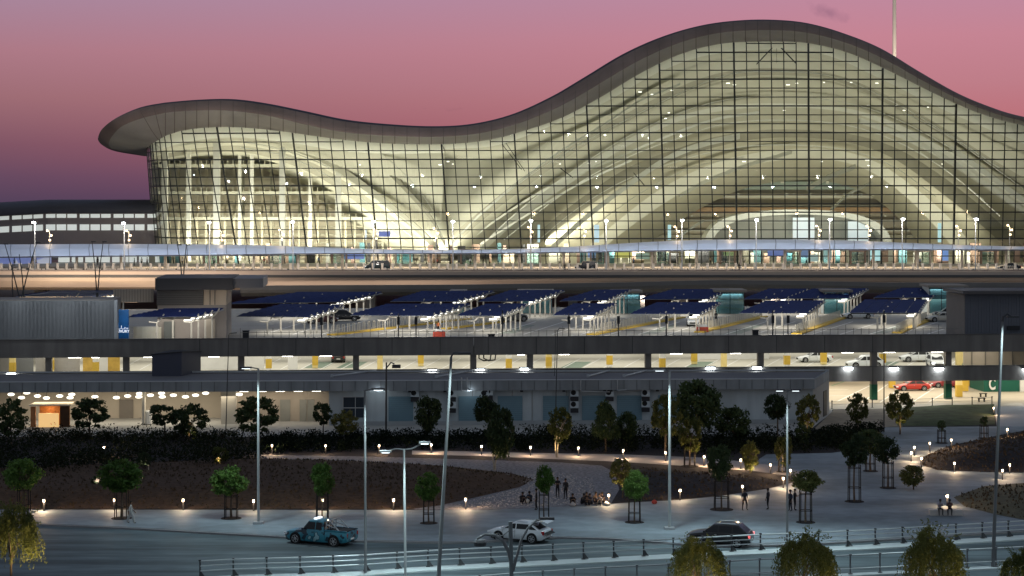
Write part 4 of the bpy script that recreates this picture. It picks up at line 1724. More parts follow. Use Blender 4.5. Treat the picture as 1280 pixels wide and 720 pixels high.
for s in SOL:
    tier = s[4]
    key_ = s
    if tier == 1:
        s = ((s[0][0], s[0][1] - 1.6), (s[1][0], s[1][1] - 1.6), s[2], s[3], 1)
    elif s[0][0] > 200:
        s = (s[0], s[1], (s[2][0], s[2][1] + 1.2), (s[3][0], s[3][1] + 1.2), 0)
    zb, zt = (10.0, 11.0) if tier == 0 else (10.2, 11.25)
    if s[0][0] == 160:
        zb, zt = 10.75, 11.5
    c = [G(*s[0], zb), G(*s[1], zb), G(*s[2], zt), G(*s[3], zt)]
    t = thing('solar_canopy', 'parking roof of dark blue solar panels, %s in the %s row' % (nth(order[key_], cnt[tier]), 'nearer' if tier == 0 else 'farther'), 'solar canopy',
              (c[0].x, c[0].y, ZD), 0, names0[tier])
    nr, nc = 7, max(4, int((c[1] - c[0]).length / 1.7))
    mb = MB()
    fm = MB()
    for i in range(nr):
        for j in range(nc):
            def bl(fi, fj):
                return (c[0].lerp(c[1], fj)).lerp(c[3].lerp(c[2], fj), fi)
            a = bl((i + .03) / nr, (j + .03) / nc)
            b_ = bl((i + .03) / nr, (j + .97) / nc)
            d_ = bl((i + .97) / nr, (j + .97) / nc)
            e_ = bl((i + .97) / nr, (j + .03) / nc)
            up_ = V((0, 0, .18))
            # each row is a little sawtooth
            mb.hexa([a - V((0, 0, .05)), b_ - V((0, 0, .05)), d_ + up_ - V((0, 0, .05)), e_ + up_ - V((0, 0, .05))], [a, b_, d_ + up_, e_ + up_])
    mb.build('panel_array', M_pv, t)
    for i in range(nr + 1):
        a, b_ = c[0].lerp(c[3], i / nr), c[1].lerp(c[2], i / nr)
        fm.tube(a - V((0, 0, .06)), b_ - V((0, 0, .06)), .035, .035, 4)
    for j in (0, 1):
        fm.tube(c[j] - V((0, 0, .1)), c[3 - j] - V((0, 0, .1)), .06, .06, 4)
    fm.build('frame', mat('frame_grey', (.24, .27, .32), .5, .05, 1), t)
    # posts with bent white brackets along the right end and through the middle
    npost = 6 if (c[2] - c[1]).length > 6 else 4
    for i in range(npost):
        f = (i + .3) / npost
        for side, fr_ in (('r', .96), ('m', .45)):
            q = (c[0].lerp(c[1], fr_)).lerp(c[3].lerp(c[2], fr_), f)
            pb = V((q.x - .6, q.y, ZD))
            if side == 'm' and i % 2:
                continue
            m2 = MB()
            m2.tube(pb, V((pb.x, pb.y, q.z - .9)), .13, .11, 6)
            pst = m2.build('post', M_wst, t)
            m3 = MB()
            m3.path([V((pb.x - 1.0, pb.y, q.z - .75)), V((pb.x, pb.y, q.z - .85)), V((pb.x + .35, pb.y, q.z - .6)), V((q.x + .35, q.y, q.z + .25))], .1, 5)
            m3.build('bracket', M_wst, pst)
            if side == 'r':
                m4 = MB()
                m4.box((pb.x - .45, pb.y - .1, q.z - .55), (.95, .18, .16))
                m4.build('strip_lamp', emat('strip_cream', (1, .97, .86), 1.3 if i % 2 else 2.4), pst)
    mid_ = (c[0] + c[1] + c[2] + c[3]) / 4
    wx_ = (c[1] - c[0]).length
    area(mid_ + V((0, 0, -.9)), mid_ + V((0, 0, -3)), (1, .94, .82), 48 * wx_, wx_ * .9, 9, 'canopy_lamp')

# thin lamp posts with control boxes standing on the top deck
pp_ = [(402, 392, 'box'), (498, 392, 'box'), (628, 388, 'wide'), (711, 392, 'box'), (833, 392, 'box'), (966, 388, 'wide'), (985, 398, 'box'), (1105, 388, 'cross'), (520, 398, 'box'), (773, 396, 'wide')]
for i, (x, y, kd) in enumerate(pp_):
    p = P(x, y, 249 + (x - 640) * .007)
    t = thing('utility_post', 'slim dark post with a %s on the top deck edge, %s' % ({'box': 'small box', 'wide': 'thick sleeve', 'cross': 'long cross arm'}[kd], nth(sorted([q[0] for q in pp_]).index(x), 10)), 'post', (p.x, p.y, ZD), 0, 'slim posts on the top deck')
    MB().tube((p.x, p.y, ZD), p, .09, .07, 6).build('pole', M_dark if kd != 'box' else M_gcol, t)
    spot((p.x, p.y + .5, p.z - .1), (p.x + 2, p.y + 22, ZD), (1, .95, .85), 900, 150, .9, .2)  # added spot from the post top to brighten the deck
    MB().box((p.x, p.y - .1, ZD + 2.3), (.36, .3, 1.0)).build('control_box', M_dark, t)
    if kd == 'cross':
        MB().box((p.x - .2, p.y, p.z - .4), (8.4, .1, .14)).build('cross_arm', M_dark, t)

# boxes on the parapet
for i, (x, y, wd, hh_) in enumerate(((307, 418, .75, 1.3), (946, 412, .7, 1.0), (615, 412, .8, .7))):
    p = L(Uf(x), .8, 8.6)
    tag(MB().box((p.x, p.y, 8.2 + hh_ / 2), (wd, .4, hh_)).box((p.x, p.y, 8.25 + hh_), (wd + .1, .5, .08)).build('cabinet', M_dark), ['dark cabinet above the garage parapet beside the stair block', 'dark cabinet above the garage parapet at right of centre', 'dark cabinet above the garage parapet near the parked off road car'][i], 'cabinet')

# ---- stair block on the top deck (left) and clad boxes
M_louv = mat('dark_louvre', (.09, .085, .085), .6, .05, .5)
sb = thing('stair_block', 'stair and lift block with dark louvred top and lit beige side on the garage deck', 'building', tuple(L(Uf(238), 12, ZD)))


def block(par, name, x0, x1, v0, v1, z0, z1, m):
    D = 236 + v0 + Uf(x0) * .08
    ua, ub = uv_at(x0, D)[0], uv_at(x1, 236 + v0 + Uf(x1) * .08)[0]
    mb = MB()
    mb.box(((ua + ub) / 2, (v0 + v1) / 2, (z0 + z1) / 2), (ub - ua, v1 - v0, z1 - z0), T=LT)
    return mb.build(name, m, par)


block(sb, 'lower_wall', 197, 283, 14, 24, ZD, 12.0, mat('block_taupe', (.26, .235, .22), .7, .08, .4))
block(sb, 'louvre_wall', 196, 254, 13.6, 24, 12.0, 14.0, M_louv)
block(sb, 'side_wall', 254.5, 283, 14, 24, 12.0, 14.0, mat('block_beige', (.50, .42, .33), .7, .05, .4))
block(sb, 'fascia', 194, 291, 12.6, 26, 14.0, 15.5, mat('block_fascia', (.06, .058, .062), .6, .05, .4))
block(sb, 'fascia_return', 291.2, 329, 13.6, 26, 14.2, 15.4, mat('block_fascia_grey', (.20, .19, .195), .6, .05, .4))
block(sb, 'door', 205, 218, 13.8, 14, ZD, ZD + 2.3, mat('door_grey', (.12, .13, .13), .6, .05, 1))
block(sb, 'door', 256, 269, 13.8, 14, ZD, ZD + 2.6, mat('door_beige', (.30, .27, .23), .6, .05, 1))
for i in range(8):
    block(sb, 'louvre', 196.2, 253.8, 13.4, 13.6, 12.15 + i * .23, 12.23 + i * .23, mat('louvre_blade', (.13, .125, .12), .5, .05, 1))
for x in (262, 268):
    block(sb, 'pipe', x, x + .9, 13.6, 13.9, 12.0, 14, M_gcol)
spot(L(Uf(275), 8, 11.5), L(Uf(272), 14, 12.8), (1, .84, .66), 120, 90)
# corrugated box at left
cbx = thing('corrugated_shed', 'long shed of vertical grey corrugated metal at the left end of the deck', 'shed', tuple(L(Uf(40), 4, ZD)))
mb = MB()
ua, ub = Uf(-120) , uv_at(142, 238 - 3)[0]
n = 150
prof = []
for i in range(n + 1):
    u = lerp(ua, ub, i / n)
    prof += [(u, 3.0), (u + (ub - ua) / n * .5, 3.0), (u + (ub - ua) / n * .5, 3.16)] + ([(u + (ub - ua) / n, 3.16)] if i < n else [])
mb.loft([[L(u, v, ZD) for u, v in prof], [L(u, v, 13.2) for u, v in prof]])
mb.build('cladding', mat('corrugated_grey', (.27, .28, .29), .5, .05, .3, metal=.2), cbx)
mb = MB()
mb.box(((ua + ub) / 2, 6.6, 10.5), (ub - ua, 6.8, 5.6), T=LT)
mb.build('core', M_gcol, cbx)
mb = MB()
mb.box((ub + .25, 3.4, (ZD + 13.25) / 2), (.35, .9, 13.25 - ZD), T=LT)
mb.build('corner_trim', M_galv, cbx)
for x in (20, 80, 130):
    spot(L(Uf(x), -1.5, 15.5), L(Uf(x), 3, 8.5), (.85, .93, 1), 420, 120)  # added raking spots in mid-air, bringing out the ribs
bl2 = thing('shed_lintel', 'beige ribbed wall panel between the grey shed and the stair block', 'wall', tuple(L(Uf(165), 16, ZD)))
block(bl2, 'ribbed_panel', 142, 192, 15.6, 16, 12.3, 14.0, mat('block_beige2', (.40, .34, .28), .7, .05, .4))
for i in range(14):
    block(bl2, 'rib', 144 + i * 3.5, 144.6 + i * 3.5, 15.5, 15.6, 12.3, 14.0, M_gcol)
pst = thing('poster_panel', 'tall blue advertising panel with white lettering beside the grey shed', 'poster', tuple(L(Uf(152), 6, ZD)))
D_ = 240
pa, pb = P(144, 387, D_), P(161, 425, D_)
MB().box(((pa.x + pb.x) / 2, D_, (pa.z + ZD) / 2 - .1), (pb.x - pa.x, .25, pa.z - ZD + .2)).build('panel', None or mat('poster_blue', (.015, .11, .30), .5, .5, .35), pst)
tx = bpy.data.curves.new('lettering', 'FONT')
tx.body = 'LUXURY'
tx.size = .46
tx.extrude = .01
tx.offset = .01
to = textmesh('lettering', tx)
to.parent = pst
to.location = V((pa.x + .05, D_ - .16, P(0, 415.5, D_).z)) - V(pst.location)
to.rotation_euler = (R(90), 0, 0)
to.data.materials.append(emat('letter_white', (.9, .93, 1), .8))
mb = MB()
bx = pa.x + .1
zz = P(0, 411, D_).z
mb.path([(bx, D_ - .17, zz + .1), (bx + .25, D_ - .17, zz - .05), (bx + .5, D_ - .17, zz), (bx + .7, D_ - .17, zz + .05), (bx + .72, D_ - .17, zz + .4)], .035, 4)
mb.path([(bx + .8, D_ - .17, zz), (bx + 1.1, D_ - .17, zz), (bx + 1.12, D_ - .17, zz + .22)], .035, 4)
mb.path([(bx + 1.25, D_ - .17, zz + .2), (bx + 1.3, D_ - .17, zz), (bx + 1.5, D_ - .17, zz), (bx + 1.52, D_ - .17, zz + .15)], .035, 4)
mb.build('arabic_lettering', emat('letter_white', (.9, .93, 1), .8), pst)
spot(P(150, 386, D_ - 4) + V((0, 0, .3)), P(151, 400, D_), (.6, .85, 1), 420, 60)  # added spot that brightens the poster
for x in (215, 262):
    spot(L(Uf(x), 7, 12.2), L(Uf(x), 14, 9.4), (1, .9, .8), 150, 120)  # added spots brightening the lower wall of the stair block
# fence behind the poster
fn = thing('mesh_fence', 'pale mesh fence panels between the blue poster and the stair block', 'fence', tuple(P(180, 415, 244)))
mb = MB()
a, b = P(163, 400, 244), P(198, 425, 244)
for i in range(20):
    x_ = lerp(a.x, b.x, i / 19)
    mb.box((x_, 244, ZD + .9), (.05, .05, 1.8))
for z_ in (.3, .9, 1.5, 1.8):
    mb.box(((a.x + b.x) / 2, 244, ZD + z_), (b.x - a.x, .05, .06))
mb.build('mesh_panel', M_wst, fn)
MB().box(((a.x + b.x) / 2, 246, ZD + .8), (b.x - a.x, .2, 1.6)).build('backing_panel', mat('pale_panel', (.5, .48, .4), .7, .1, 1), fn)
# clad box at right
cb2 = thing('clad_shed', 'blue grey clad shed with a dark eave at the right end of the deck', 'shed', tuple(L(Uf(1250), 4, ZD)))
ua, ub = uv_at(1207, 243)[0], Uf(1420)
n = 60
prof = []
for i in range(n + 1):
    u = lerp(ua, ub, i / n)
    prof += [(u, 2.6), (u + (ub - ua) / n * .86, 2.6), (u + (ub - ua) / n * .86, 2.66)] + ([(u + (ub - ua) / n, 2.66)] if i < n else [])
mb = MB()
mb.loft([[L(u, v, ZD) for u, v in prof], [L(u, v, 13.6) for u, v in prof]])
mb.build('cladding', mat('clad_bluegrey', (.13, .14, .165), .55, .06, .3, metal=.2), cb2)
MB().box(((ua + ub) / 2, 6.6, 10.5), (ub - ua, 7.6, 6.0), T=LT).build('core', M_gcol, cb2)
MB().box(((ua + ub) / 2 - .3, 5.5, 13.85), (ub - ua + .8, 8.5, .4), T=LT).build('eave', M_louv, cb2)
MB().box((Uf(1275), 2.4, 9.3), (1.6, .3, .5), T=LT).build('vent', M_dark, cb2)

# ------------------------------------------------------------------ SERVICE BUILDING in front of the garage
sv = thing('service_building', 'long low service building with flat roof, lit loading bay and teal shutters', 'building', (0, 218, 0))
M_fsv = mat('service_fascia', (.23, .25, .265), .7, .08, .3, detail=8)
streaks(M_fsv, None, (.6, .6, .2), .14)
M_wsv = mat('service_wall', (.44, .49, .51), .75, .08, .3, detail=8)
streaks(M_wsv, None, (.8, .8, .15), .12)
M_rsv = mat('service_roof', (.14, .14, .15), .8, .15, .15, detail=8)
M_shut = mat('teal_shutter', (.16, .26, .31), .6, .08, .4)


def SD(x):     # depth of the service front line at photo column x
    return 214.5 + (x / 1018.) * 4.0


def S(x, z, dv=0.0):
    D = SD(x) + dv
    return V(((x - 640) * SD(x) / F, D, z))


ZR = 5.15
fr_ = [-140, 0, 200, 400, 600, 800, 1018]
back = V((37.9, 229.5, 0))


def SB(x, z):
    # back edge of the roof
    t = (x + 140) / 1158.
    a = S(-140, z, 12.5)
    return V((lerp(a.x, back.x, t), lerp(a.y, back.y, t), z))


mb = MB()
mb.loft([[S(x, ZR - .2, .2) for x in fr_], [SB(x, ZR - .2) for x in fr_]])
mb.build('roof', M_rsv, sv)
mb = MB()      # fascia band with a lip
mb.loft([[S(x, ZR - .25, .3) for x in fr_], [S(x, ZR, .3) for x in fr_], [S(x, ZR, 0) for x in fr_], [S(x, 3.98, 0) for x in fr_], [S(x, 3.98, .8) for x in fr_]])
c0, c1 = S(1018, 0), SB(1018, 0)
for z0_, z1_ in ((3.98, ZR),):
    mb.hexa([V((c0.x, c0.y, z0_)), V((c0.x + .01, c0.y + .3, z0_)), V((c1.x - .3, c1.y, z0_)), V((c1.x, c1.y, z0_))][::1], [V((c0.x, c0.y, z1_)), V((c0.x + .01, c0.y + .3, z1_)), V((c1.x - .3, c1.y, z1_)), V((c1.x, c1.y, z1_))])
mb.build('fascia', M_fsv, sv)
mb = MB()
mb.loft([[S(x, ZR + .03, .34) for x in fr_], [S(x, ZR + .03, -.03) for x in fr_], [S(x, ZR - .05, -.03) for x in fr_]])
mb.tube(SB(-140, ZR), SB(1018, ZR), .12, .12, 4)
mb.build('roof_flashing', M_galv, sv)
mb = MB()
for i in range(70):
    x = -100 + i * 16
    p = S(x, 4.55, -.02)
    mb.box(p, (.05, .05, 1.1))
mb.build('panel_joint', mat('fascia_joint', (.10, .11, .12), .7, 0), sv)


def swall(name, x0, x1, z0, z1, m, dv=.9, th=.3, par=None):
    a, b = S(x0, 0, dv), S(x1, 0, dv)
    d = (b - a)
    rz = math.atan2(d.y, d.x)
    mb = MB()
    mb.box(((a.x + b.x) / 2, (a.y + b.y) / 2, (z0 + z1) / 2), (d.length, th, z1 - z0), rz)
    return mb.build(name, m, par or sv)


swall('wall', 410, 1018, 0, 3.99, M_wsv, 1.2, .4)
mb = MB()
a, b = S(1018, 0, 1.2), SB(1018, 0)
mb.hexa([V((a.x - .3, a.y, 0)), a, b, V((b.x - .3, b.y, 0))], [V((a.x - .3, a.y, 3.99)), V((a.x, a.y, 3.99)), V((b.x, b.y, 3.99)), V((b.x - .3, b.y, 3.99))])
mb.build('side_wall', mat('service_sidewall', (.38, .37, .35), .75, .08, .3), sv)
mb = MB()
q = a.lerp(b, .62)
q2 = a.lerp(b, .82)
mb.hexa([q + V((.02, 0, 0)), q + V((.08, 0, 0)), q2 + V((.08, 0, 0)), q2 + V((.02, 0, 0))], [q + V((.02, 0, 3)), q + V((.08, 0, 3)), q2 + V((.08, 0, 3)), q2 + V((.02, 0, 3))])
mb.build('side_door', M_dark, sv)
# plinth
swall('plinth', 410, 1018, 0, .45, mat('plinth_pale', (.34, .36, .37), .8, .08, .5), .9, .25)
for x0, x1 in ((485, 516), (573, 606), (622, 653), (679, 711), (728, 761), (772, 803), (823, 850)):
    s_ = swall('shutter', x0, x1, .46, 3.25, M_shut, .94, .1)
    m_ = MB()
    for k in range(12):
        z_ = .6 + k * .22
        aa, bb = S(x0, z_, .875), S(x1, z_, .875)
        m_.hexa([aa, bb, bb + V((0, .02, 0)), aa + V((0, .02, 0))], [aa + V((0, 0, .02)), bb + V((0, 0, .02)), bb + V((0, .02, .02)), aa + V((0, .02, .02))])
    m_.build('slat', mat('shutter_slat', (.09, .15, .19), .6, 0), s_)
for x in (590, 640, 665, 708):
    swall('joint', x, x + .6, .46, 3.95, M_gcol, .97, .06)
# big dark window with white frame
wn = swall('window', 428, 457, .9, 3.2, mat('window_dark', (.035, .045, .06), .15, 0, 1, spec=.6), .94, .1)
for x0, x1, z0_, z1_ in ((427, 458, 3.2, 3.35), (427, 458, 1.95, 2.05), (427, 428.4, .9, 3.2), (443, 443.8, .9, 3.2), (456.6, 458, .9, 3.2)):
    swall('frame', x0, x1, z0_, z1_, M_galv, .85, .06, wn)
# doors of the recess at left of the closed part
swall('recess_wall', 288, 410, 0, 3.98, mat('recess_plaster', (.44, .38, .31), .8, .08, .3), 5.5, .3)
for x0, x1 in ((343, 356), (368, 377), (378, 387)):
    swall('door', x0, x1, 0, 2.5, mat('door_greygreen', (.28, .28, .25), .6, .08, .6), 5.3, .1)
for i in range(5):
    p = S(300 + i * 23, 3.7, 3.2)
    MB().box(p, (1.0, .35, .08)).build('ceiling_light', M_cream, sv)
area(S(350, 3.6, 3), S(350, 0, 3), (1, .85, .66), 90, 9, 3)
# loading bay
BAYM = mat('bay_plaster', (.46, .41, .34), .8, .06, .3)
swall('bay_wall', -120, 292, 0, 3.98, BAYM, 9.5, .3)
for x0, x1, dv in ((173, 176, 2.5), (271, 290, 3.5)):
    swall('bay_pier', x0, x1, 0, 3.98, mat('bay_pier_white', (.6, .56, .48), .7, .05, .3), dv, 1.0)
swall('bay_door', 128, 146, 0, 2.2, mat('bay_door_grey', (.20, .18, .16), .6, .08, .6), 9.3, .15)
swall('soffit', -120, 410, 3.9, 3.97, mat('bay_soffit', (.35, .32, .28), .8, .05, .3), 5.2, 8.6)
for i, (x, y, dv) in enumerate([(8, 493, 2), (24, 497, 1), (25, 491, 3), (40, 495, 2.5), (54, 497.5, 1.5), (68, 495, 2.5), (81, 493, 3.4), (84, 497, 1.4), (115, 496, 1.5), (142, 497, 1.5), (154, 495, 2.5), (167, 492, 3.4), (170, 496, 1.6), (183, 494, 2.4),
                                (195, 491.5, 3.4), (200, 496, 1.4), (212, 494, 2.4), (229, 496, 1.5), (240, 494, 2.4), (251, 491.5, 3.4), (296, 493, 2)]):
    p = S(x, 0, dv)
    z_ = H - (y - YH) * p.y / F
    mb = MB()
    mb.sphere((p.x * 1.0 + 0, p.y, z_), .40, 10, 6, sc=(1, 1, .45))
    pl_ = mb.build('pendant_lamp', emat('pendant_cream', (1, .93, .74), 2.2), sv)
    MB().tube((p.x, p.y, z_ + .1), (p.x, p.y, 3.95), .03, .03, 4).build('rod', M_dark, pl_)
for x in (20, 100, 180, 250):
    area(S(x, 3.3, 4), S(x, 0, 4.5), (1, .88, .68), 210, 7, 4)
# kiosk
ks_ = thing('kiosk', 'wooden kiosk with a glowing yellow counter inside the loading bay', 'kiosk', tuple(S(62, 0, 1)))
M_kw = mat('kiosk_wood', (.38, .16, .06), .6, .2, 1.5)
for x0, x1, dv, z0_, z1_, m_, nm in ((36, 42, .9, 0, 2.3, M_kw, 'side_panel'), (42, 74, 2.8, 0, 2.3, M_kw, 'back_panel'), (73, 85, .9, 0, 2.35, M_kw, 'slatted_wall'), (46, 71, .9, 0, 1.55, emat('kiosk_glow', (1, .58, .16), .75), 'counter')):
    swall(nm, x0, x1, z0_, z1_, m_, dv, .25, ks_)
m_ = MB()
for i in range(10):
    p = S(73.6 + i * 1.2, 1.2, .74)
    m_.box(p, (.05, .06, 2.3))
m_.build('slat', M_wood, ks_)
m_ = MB()
aa, bb = S(34, 2.4, .6), S(86, 2.4, .6)
m_.hexa([aa, bb, bb + V((0, 3, 0)), aa + V((0, 3, 0))], [p + V((0, 0, .14)) for p in (aa, bb, bb + V((0, 3, 0)), aa + V((0, 3, 0)))])
m_.build('roof', mat('kiosk_roof', (.7, .6, .45), .6, .05, 1), ks_)
point(S(56, 2.0, 1.8), (1, .6, .25), 45, .2)
# white tank in the bay
tk = thing('water_tank', 'small pale cylindrical tank beside the bay door', 'tank', tuple(S(178, 0, 3)))
MB().tube(S(178, .1, 3), S(178, 1.4, 3), .55, .55, 14).build('shell', M_white, tk)
MB().sphere(S(178, 1.4, 3), .55, 14, 6, sc=(1, 1, .4)).build('lid', M_galv, tk)
# roof plant box
rb = thing('plant_box', 'dark box shaped plant housing on the service roof at left', 'plant housing', tuple(S(215, ZR, 8)))
D_ = 224
a, b, c_ = P(190, 468, D_), P(227, 470, D_), P(251, 467, D_ + 6)
zt1, zt2, zt3 = P(0, 443.5, D_).z, P(0, 440.5, D_).z, P(0, 440, D_ + 6).z
q_ = a + (c_ - b)
MB().hexa([V((a.x, a.y, 4.9)), V((b.x, b.y, 4.9)), V((c_.x, c_.y, 4.9)), V((q_.x, q_.y, 4.9))], [V((a.x, a.y, zt1)), V((b.x, b.y, zt2)), V((c_.x, c_.y, zt3)), V((q_.x, q_.y, zt1))]).build('housing', mat('plant_dark', (.055, .06, .085), .55, .05, .5), rb)
MB().hexa([V((a.x - .1, a.y - .1, zt1)), V((b.x + .05, b.y - .1, zt2)), V((c_.x + .1, c_.y, zt3)), V((q_.x, q_.y, zt1))], [V((a.x - .1, a.y - .1, zt1 + .12)), V((b.x + .05, b.y - .1, zt2 + .12)), V((c_.x + .1, c_.y, zt3 + .12)), V((q_.x, q_.y, zt1 + .12))]).build('lid', M_dark, rb)
# roof pipes
for i, (x0, y0, x1, y1) in enumerate(((415, 470, 470, 463), (545, 471, 590, 463), (735, 470, 762, 463), (780, 470, 808, 463))):
    a, b = G(x0, y0, ZR), G(x1, y1, ZR)
    tag(MB().tube(a, b, .09, .09, 6).box(a, (.3, .3, .3)).build('roof_pipe', M_galv), 'thin pipe lying across the service roof, %s of four' % nth(i, 4), 'pipe', 'pipes on the service roof')
# wall units
un = [(518.5, 491), (565, 491), (565, 505), (606, 491), (611, 489), (718, 490.5), (718, 505), (762, 490.5), (807, 490.5), (807, 504)]
proto = None
for i, (x, y) in enumerate(un):
    D = SD(x) + .55
    p = P(x, y, D)
    t = thing('air_conditioner', 'wall mounted condenser unit above the shutters, %s of ten' % nth(i, 10), 'air conditioner', (p.x, p.y, p.z), 0, 'condenser units on the service wall')
    MB().box(p, (.95, .45, .85)).build('casing', M_wsv, t)
    MB().tube(p + V((-.12, -.24, 0)), p + V((-.12, -.22, 0)), .3, .3, 12).build('fan', M_black, t)
    MB().box(p + V((.0, -.05, -.75)), (.9, .4, .45)).build('grille', M_dark, t)
pp2 = [((726, 474), (726, 489), (770, 490), (800, 488)), ((772, 474), (772, 488), (800, 486), (806, 490)), ((577, 472), (577, 488), (598, 489), (606, 486)), ((584, 472), (584, 488), (600, 487), (606, 489))]
for i, pl in enumerate(pp2):
    pts = [P(x, y, SD(x) - .25 if k < 2 else SD(x) + .5) for k, (x, y) in enumerate(pl)]
    tag(MB().path(pts, .07, 6).build('service_pipe', M_galv), 'bent pipe running down the service fascia, %s of four' % nth([2, 3, 0, 1][i] if False else sorted(range(4), key=lambda q: pp2[q][0][0]).index(i), 4), 'pipe', 'bent pipes on the service front')
for i, x in enumerate((512, 556, 607, 652, 705, 756, 764, 822)):
    p = S(x, 3.9, .4)
    tag(MB().box(p, (.35, .25, .28)).box(p + V((0, .2, 0)), (.12, .3, .12)).build('wall_lamp', M_dark), 'small unlit lamp under the service roof edge, %s of eight' % nth(i, 8), 'wall lamp', 'unlit lamps under the service roof edge')
# two bright little lamps
for i, (x, y) in enumerate(((588, 487), (473, 486))):
    p = P(x, y, SD(x) + .3)
    tag(MB().box(p, (.5, .3, .14)).box(p + V((0, .15, .1)), (.3, .1, .2)).build('wall_lamp', M_cool), ['lit lamp between the roof pipes above a teal shutter', 'lit lamp beside the dark framed window'][i], 'wall lamp')
    point(p + V((0, -.6, -.2)), (.8, .92, 1), 22, .1)
# ------------------------------------------------------------------ TREES
M_lfg = leafmat('leaf_green', (.045, .095, .016), (.11, .20, .04))
M_lfd = leafmat('leaf_dark', (.026, .045, .018), (.055, .085, .030))
M_lfo = leafmat('leaf_olive', (.06, .075, .018), (.15, .15, .045))
M_lfy = leafmat('leaf_weeping', (.06, .08, .02), (.16, .17, .045))
M_bark = mat('bark', (.10, .075, .055), .9, .3, 4)
M_barkw = mat('pale_bark', (.45, .38, .30), .9, .3, 4)


def leaf(mb, p, s, rr):
    a = V((rr.gauss(0, 1), rr.gauss(0, 1), rr.gauss(0, 1))).normalized()
    b = a.cross(V((rr.gauss(0, 1), rr.gauss(0, 1), rr.gauss(0, 1)))).normalized()
    a = a * s
    b = b * s * .55
    mb.add([p - a, p + b * .9, p + a, p - b * .9], [(0, 1, 2, 3)])


def crown_mesh(style, seed):
    rr = random.Random(seed)
    mb = MB()
    if style == 'weep':
        tips = []
        for k in range(26):
            t0_, r0_ = rr.random() * 6.283, math.sqrt(rr.random()) * .78
            tips.append((r0_ * math.cos(t0_), r0_ * math.sin(t0_), (.98 - r0_ * r0_ * 1.05) * rr.uniform(.65, 1.05) + rr.uniform(-.1, .05), rr.uniform(.10, .26)))
        for k in range(440):
            tx_, ty_, tz_, tr0 = tips[k % 26]
            th = rr.random() * 6.283
            rr_ = tr0 * math.sqrt(rr.random())
            x, y = tx_ + rr_ * math.cos(th), ty_ + rr_ * math.sin(th)
            z = tz_ + (tr0 - rr_) * .8 * rr.random()
            th = math.atan2(y, x) + rr.uniform(-.9, .9)
            out = V((math.cos(th), math.sin(th), 0)) * rr.uniform(.01, .05)
            p = V((x, y, z))
            n = rr.randint(4, 24)
            d = V((out.x, out.y, rr.uniform(-.01, .03)))
            for i in range(n):
                d.z -= .012
                d.x += rr.uniform(-.006, .006)
                dd = d * (1 if d.length < .07 else .07 / d.length)
                p = p + dd
                if p.z < -1.15 + rr.random() * .7:
                    break
                q = p + V((rr.uniform(-.03, .03), rr.uniform(-.03, .03), rr.uniform(-.03, .03)))
                t = V((rr.uniform(-.3, .3), rr.uniform(-.3, .3), -1)).normalized()
                w_ = t.cross(V((rr.gauss(0, 1), rr.gauss(0, 1), 0))).normalized() * .020
                s = rr.uniform(.06, .10)
                mb.add([q, q + t * s * .5 + w_, q + t * s, q + t * s * .5 - w_], [(0, 1, 2, 3)])
                q2 = p + V((rr.uniform(-.04, .04), rr.uniform(-.04, .04), rr.uniform(-.03, .03)))
                leaf(mb, q2, .040, rr)
        for k in range(46):      # feathery shoots that break the outline
            th = rr.random() * 6.283
            el = rr.uniform(-.2, 1.3)
            d = V((math.cos(th) * math.cos(el), math.sin(th) * math.cos(el), math.sin(el)))
            p = V((d.x * .62, d.y * .62, d.z * .72))
            for i in range(rr.randint(6, 13)):
                d = (d + V((rr.uniform(-.12, .12), rr.uniform(-.12, .12), -.07))).normalized()
                p = p + d * .055
                for j in range(3):
                    leaf(mb, p + V((rr.gauss(0, .025), rr.gauss(0, .025), rr.gauss(0, .025))), rr.uniform(.028, .045), rr)
        return mb
    if style == 'round':
        ncl, lp, cr_, ls = 64, 52, .30, .085
    elif style == 'airy':
        ncl, lp, cr_, ls = 84, 26, .19, .095
    elif style == 'cone':
        ncl, lp, cr_, ls = 66, 46, .26, .08
    else:   # bush / dark
        ncl, lp, cr_, ls = 66, 50, .30, .085
    gap = [V((rr.gauss(0, 1), rr.gauss(0, 1), rr.gauss(0, .8))).normalized() for _ in range(3)]
    for c in range(ncl):
        while True:
            q = V((rr.uniform(-1, 1), rr.uniform(-1, 1), rr.uniform(-1, 1)))
            if .25 < q.length < 1 and (c % 5 == 0 or all(q.normalized().dot(g_) < (.93 if style == 'airy' else .86) for g_ in gap)):
                break
        q = q.normalized() * (q.length ** .5)
        if style == 'cone':
            z = rr.uniform(-1, 1)
            wd = (1 - (z + 1) / 2) * .85 + .15
            wd *= 1 - max(0, -z - .6) * 1.2
            th = rr.random() * 6.283
            q = V((math.cos(th) * wd, math.sin(th) * wd, z)) * 1.0
        cc = q * (1 - cr_ * .75)
        if style == 'airy':
            cc.z += rr.uniform(-.1, .1)
        r_ = cr_ * rr.uniform(.7, 1.25)
        for i in range(lp):
            o = V((rr.gauss(0, 1), rr.gauss(0, 1), rr.gauss(0, 1))).normalized() * r_ * (rr.random() ** .4)
            o.z *= .75
            leaf(mb, cc + o, ls * rr.uniform(.7, 1.3), rr)
    return mb


CROWNS = {}
for st_ in ('round', 'airy', 'cone', 'dark', 'weep'):
    for s_ in range(3):
        mbx = crown_mesh(st_, 11 * s_ + len(st_))
        me = bpy.data.meshes.new('crown_' + st_)
        me.from_pydata([tuple(p) for p in mbx.v], [], mbx.f)
        me.materials.append(None)
        CROWNS[(st_, s_)] = me
TCOUNT = [0]


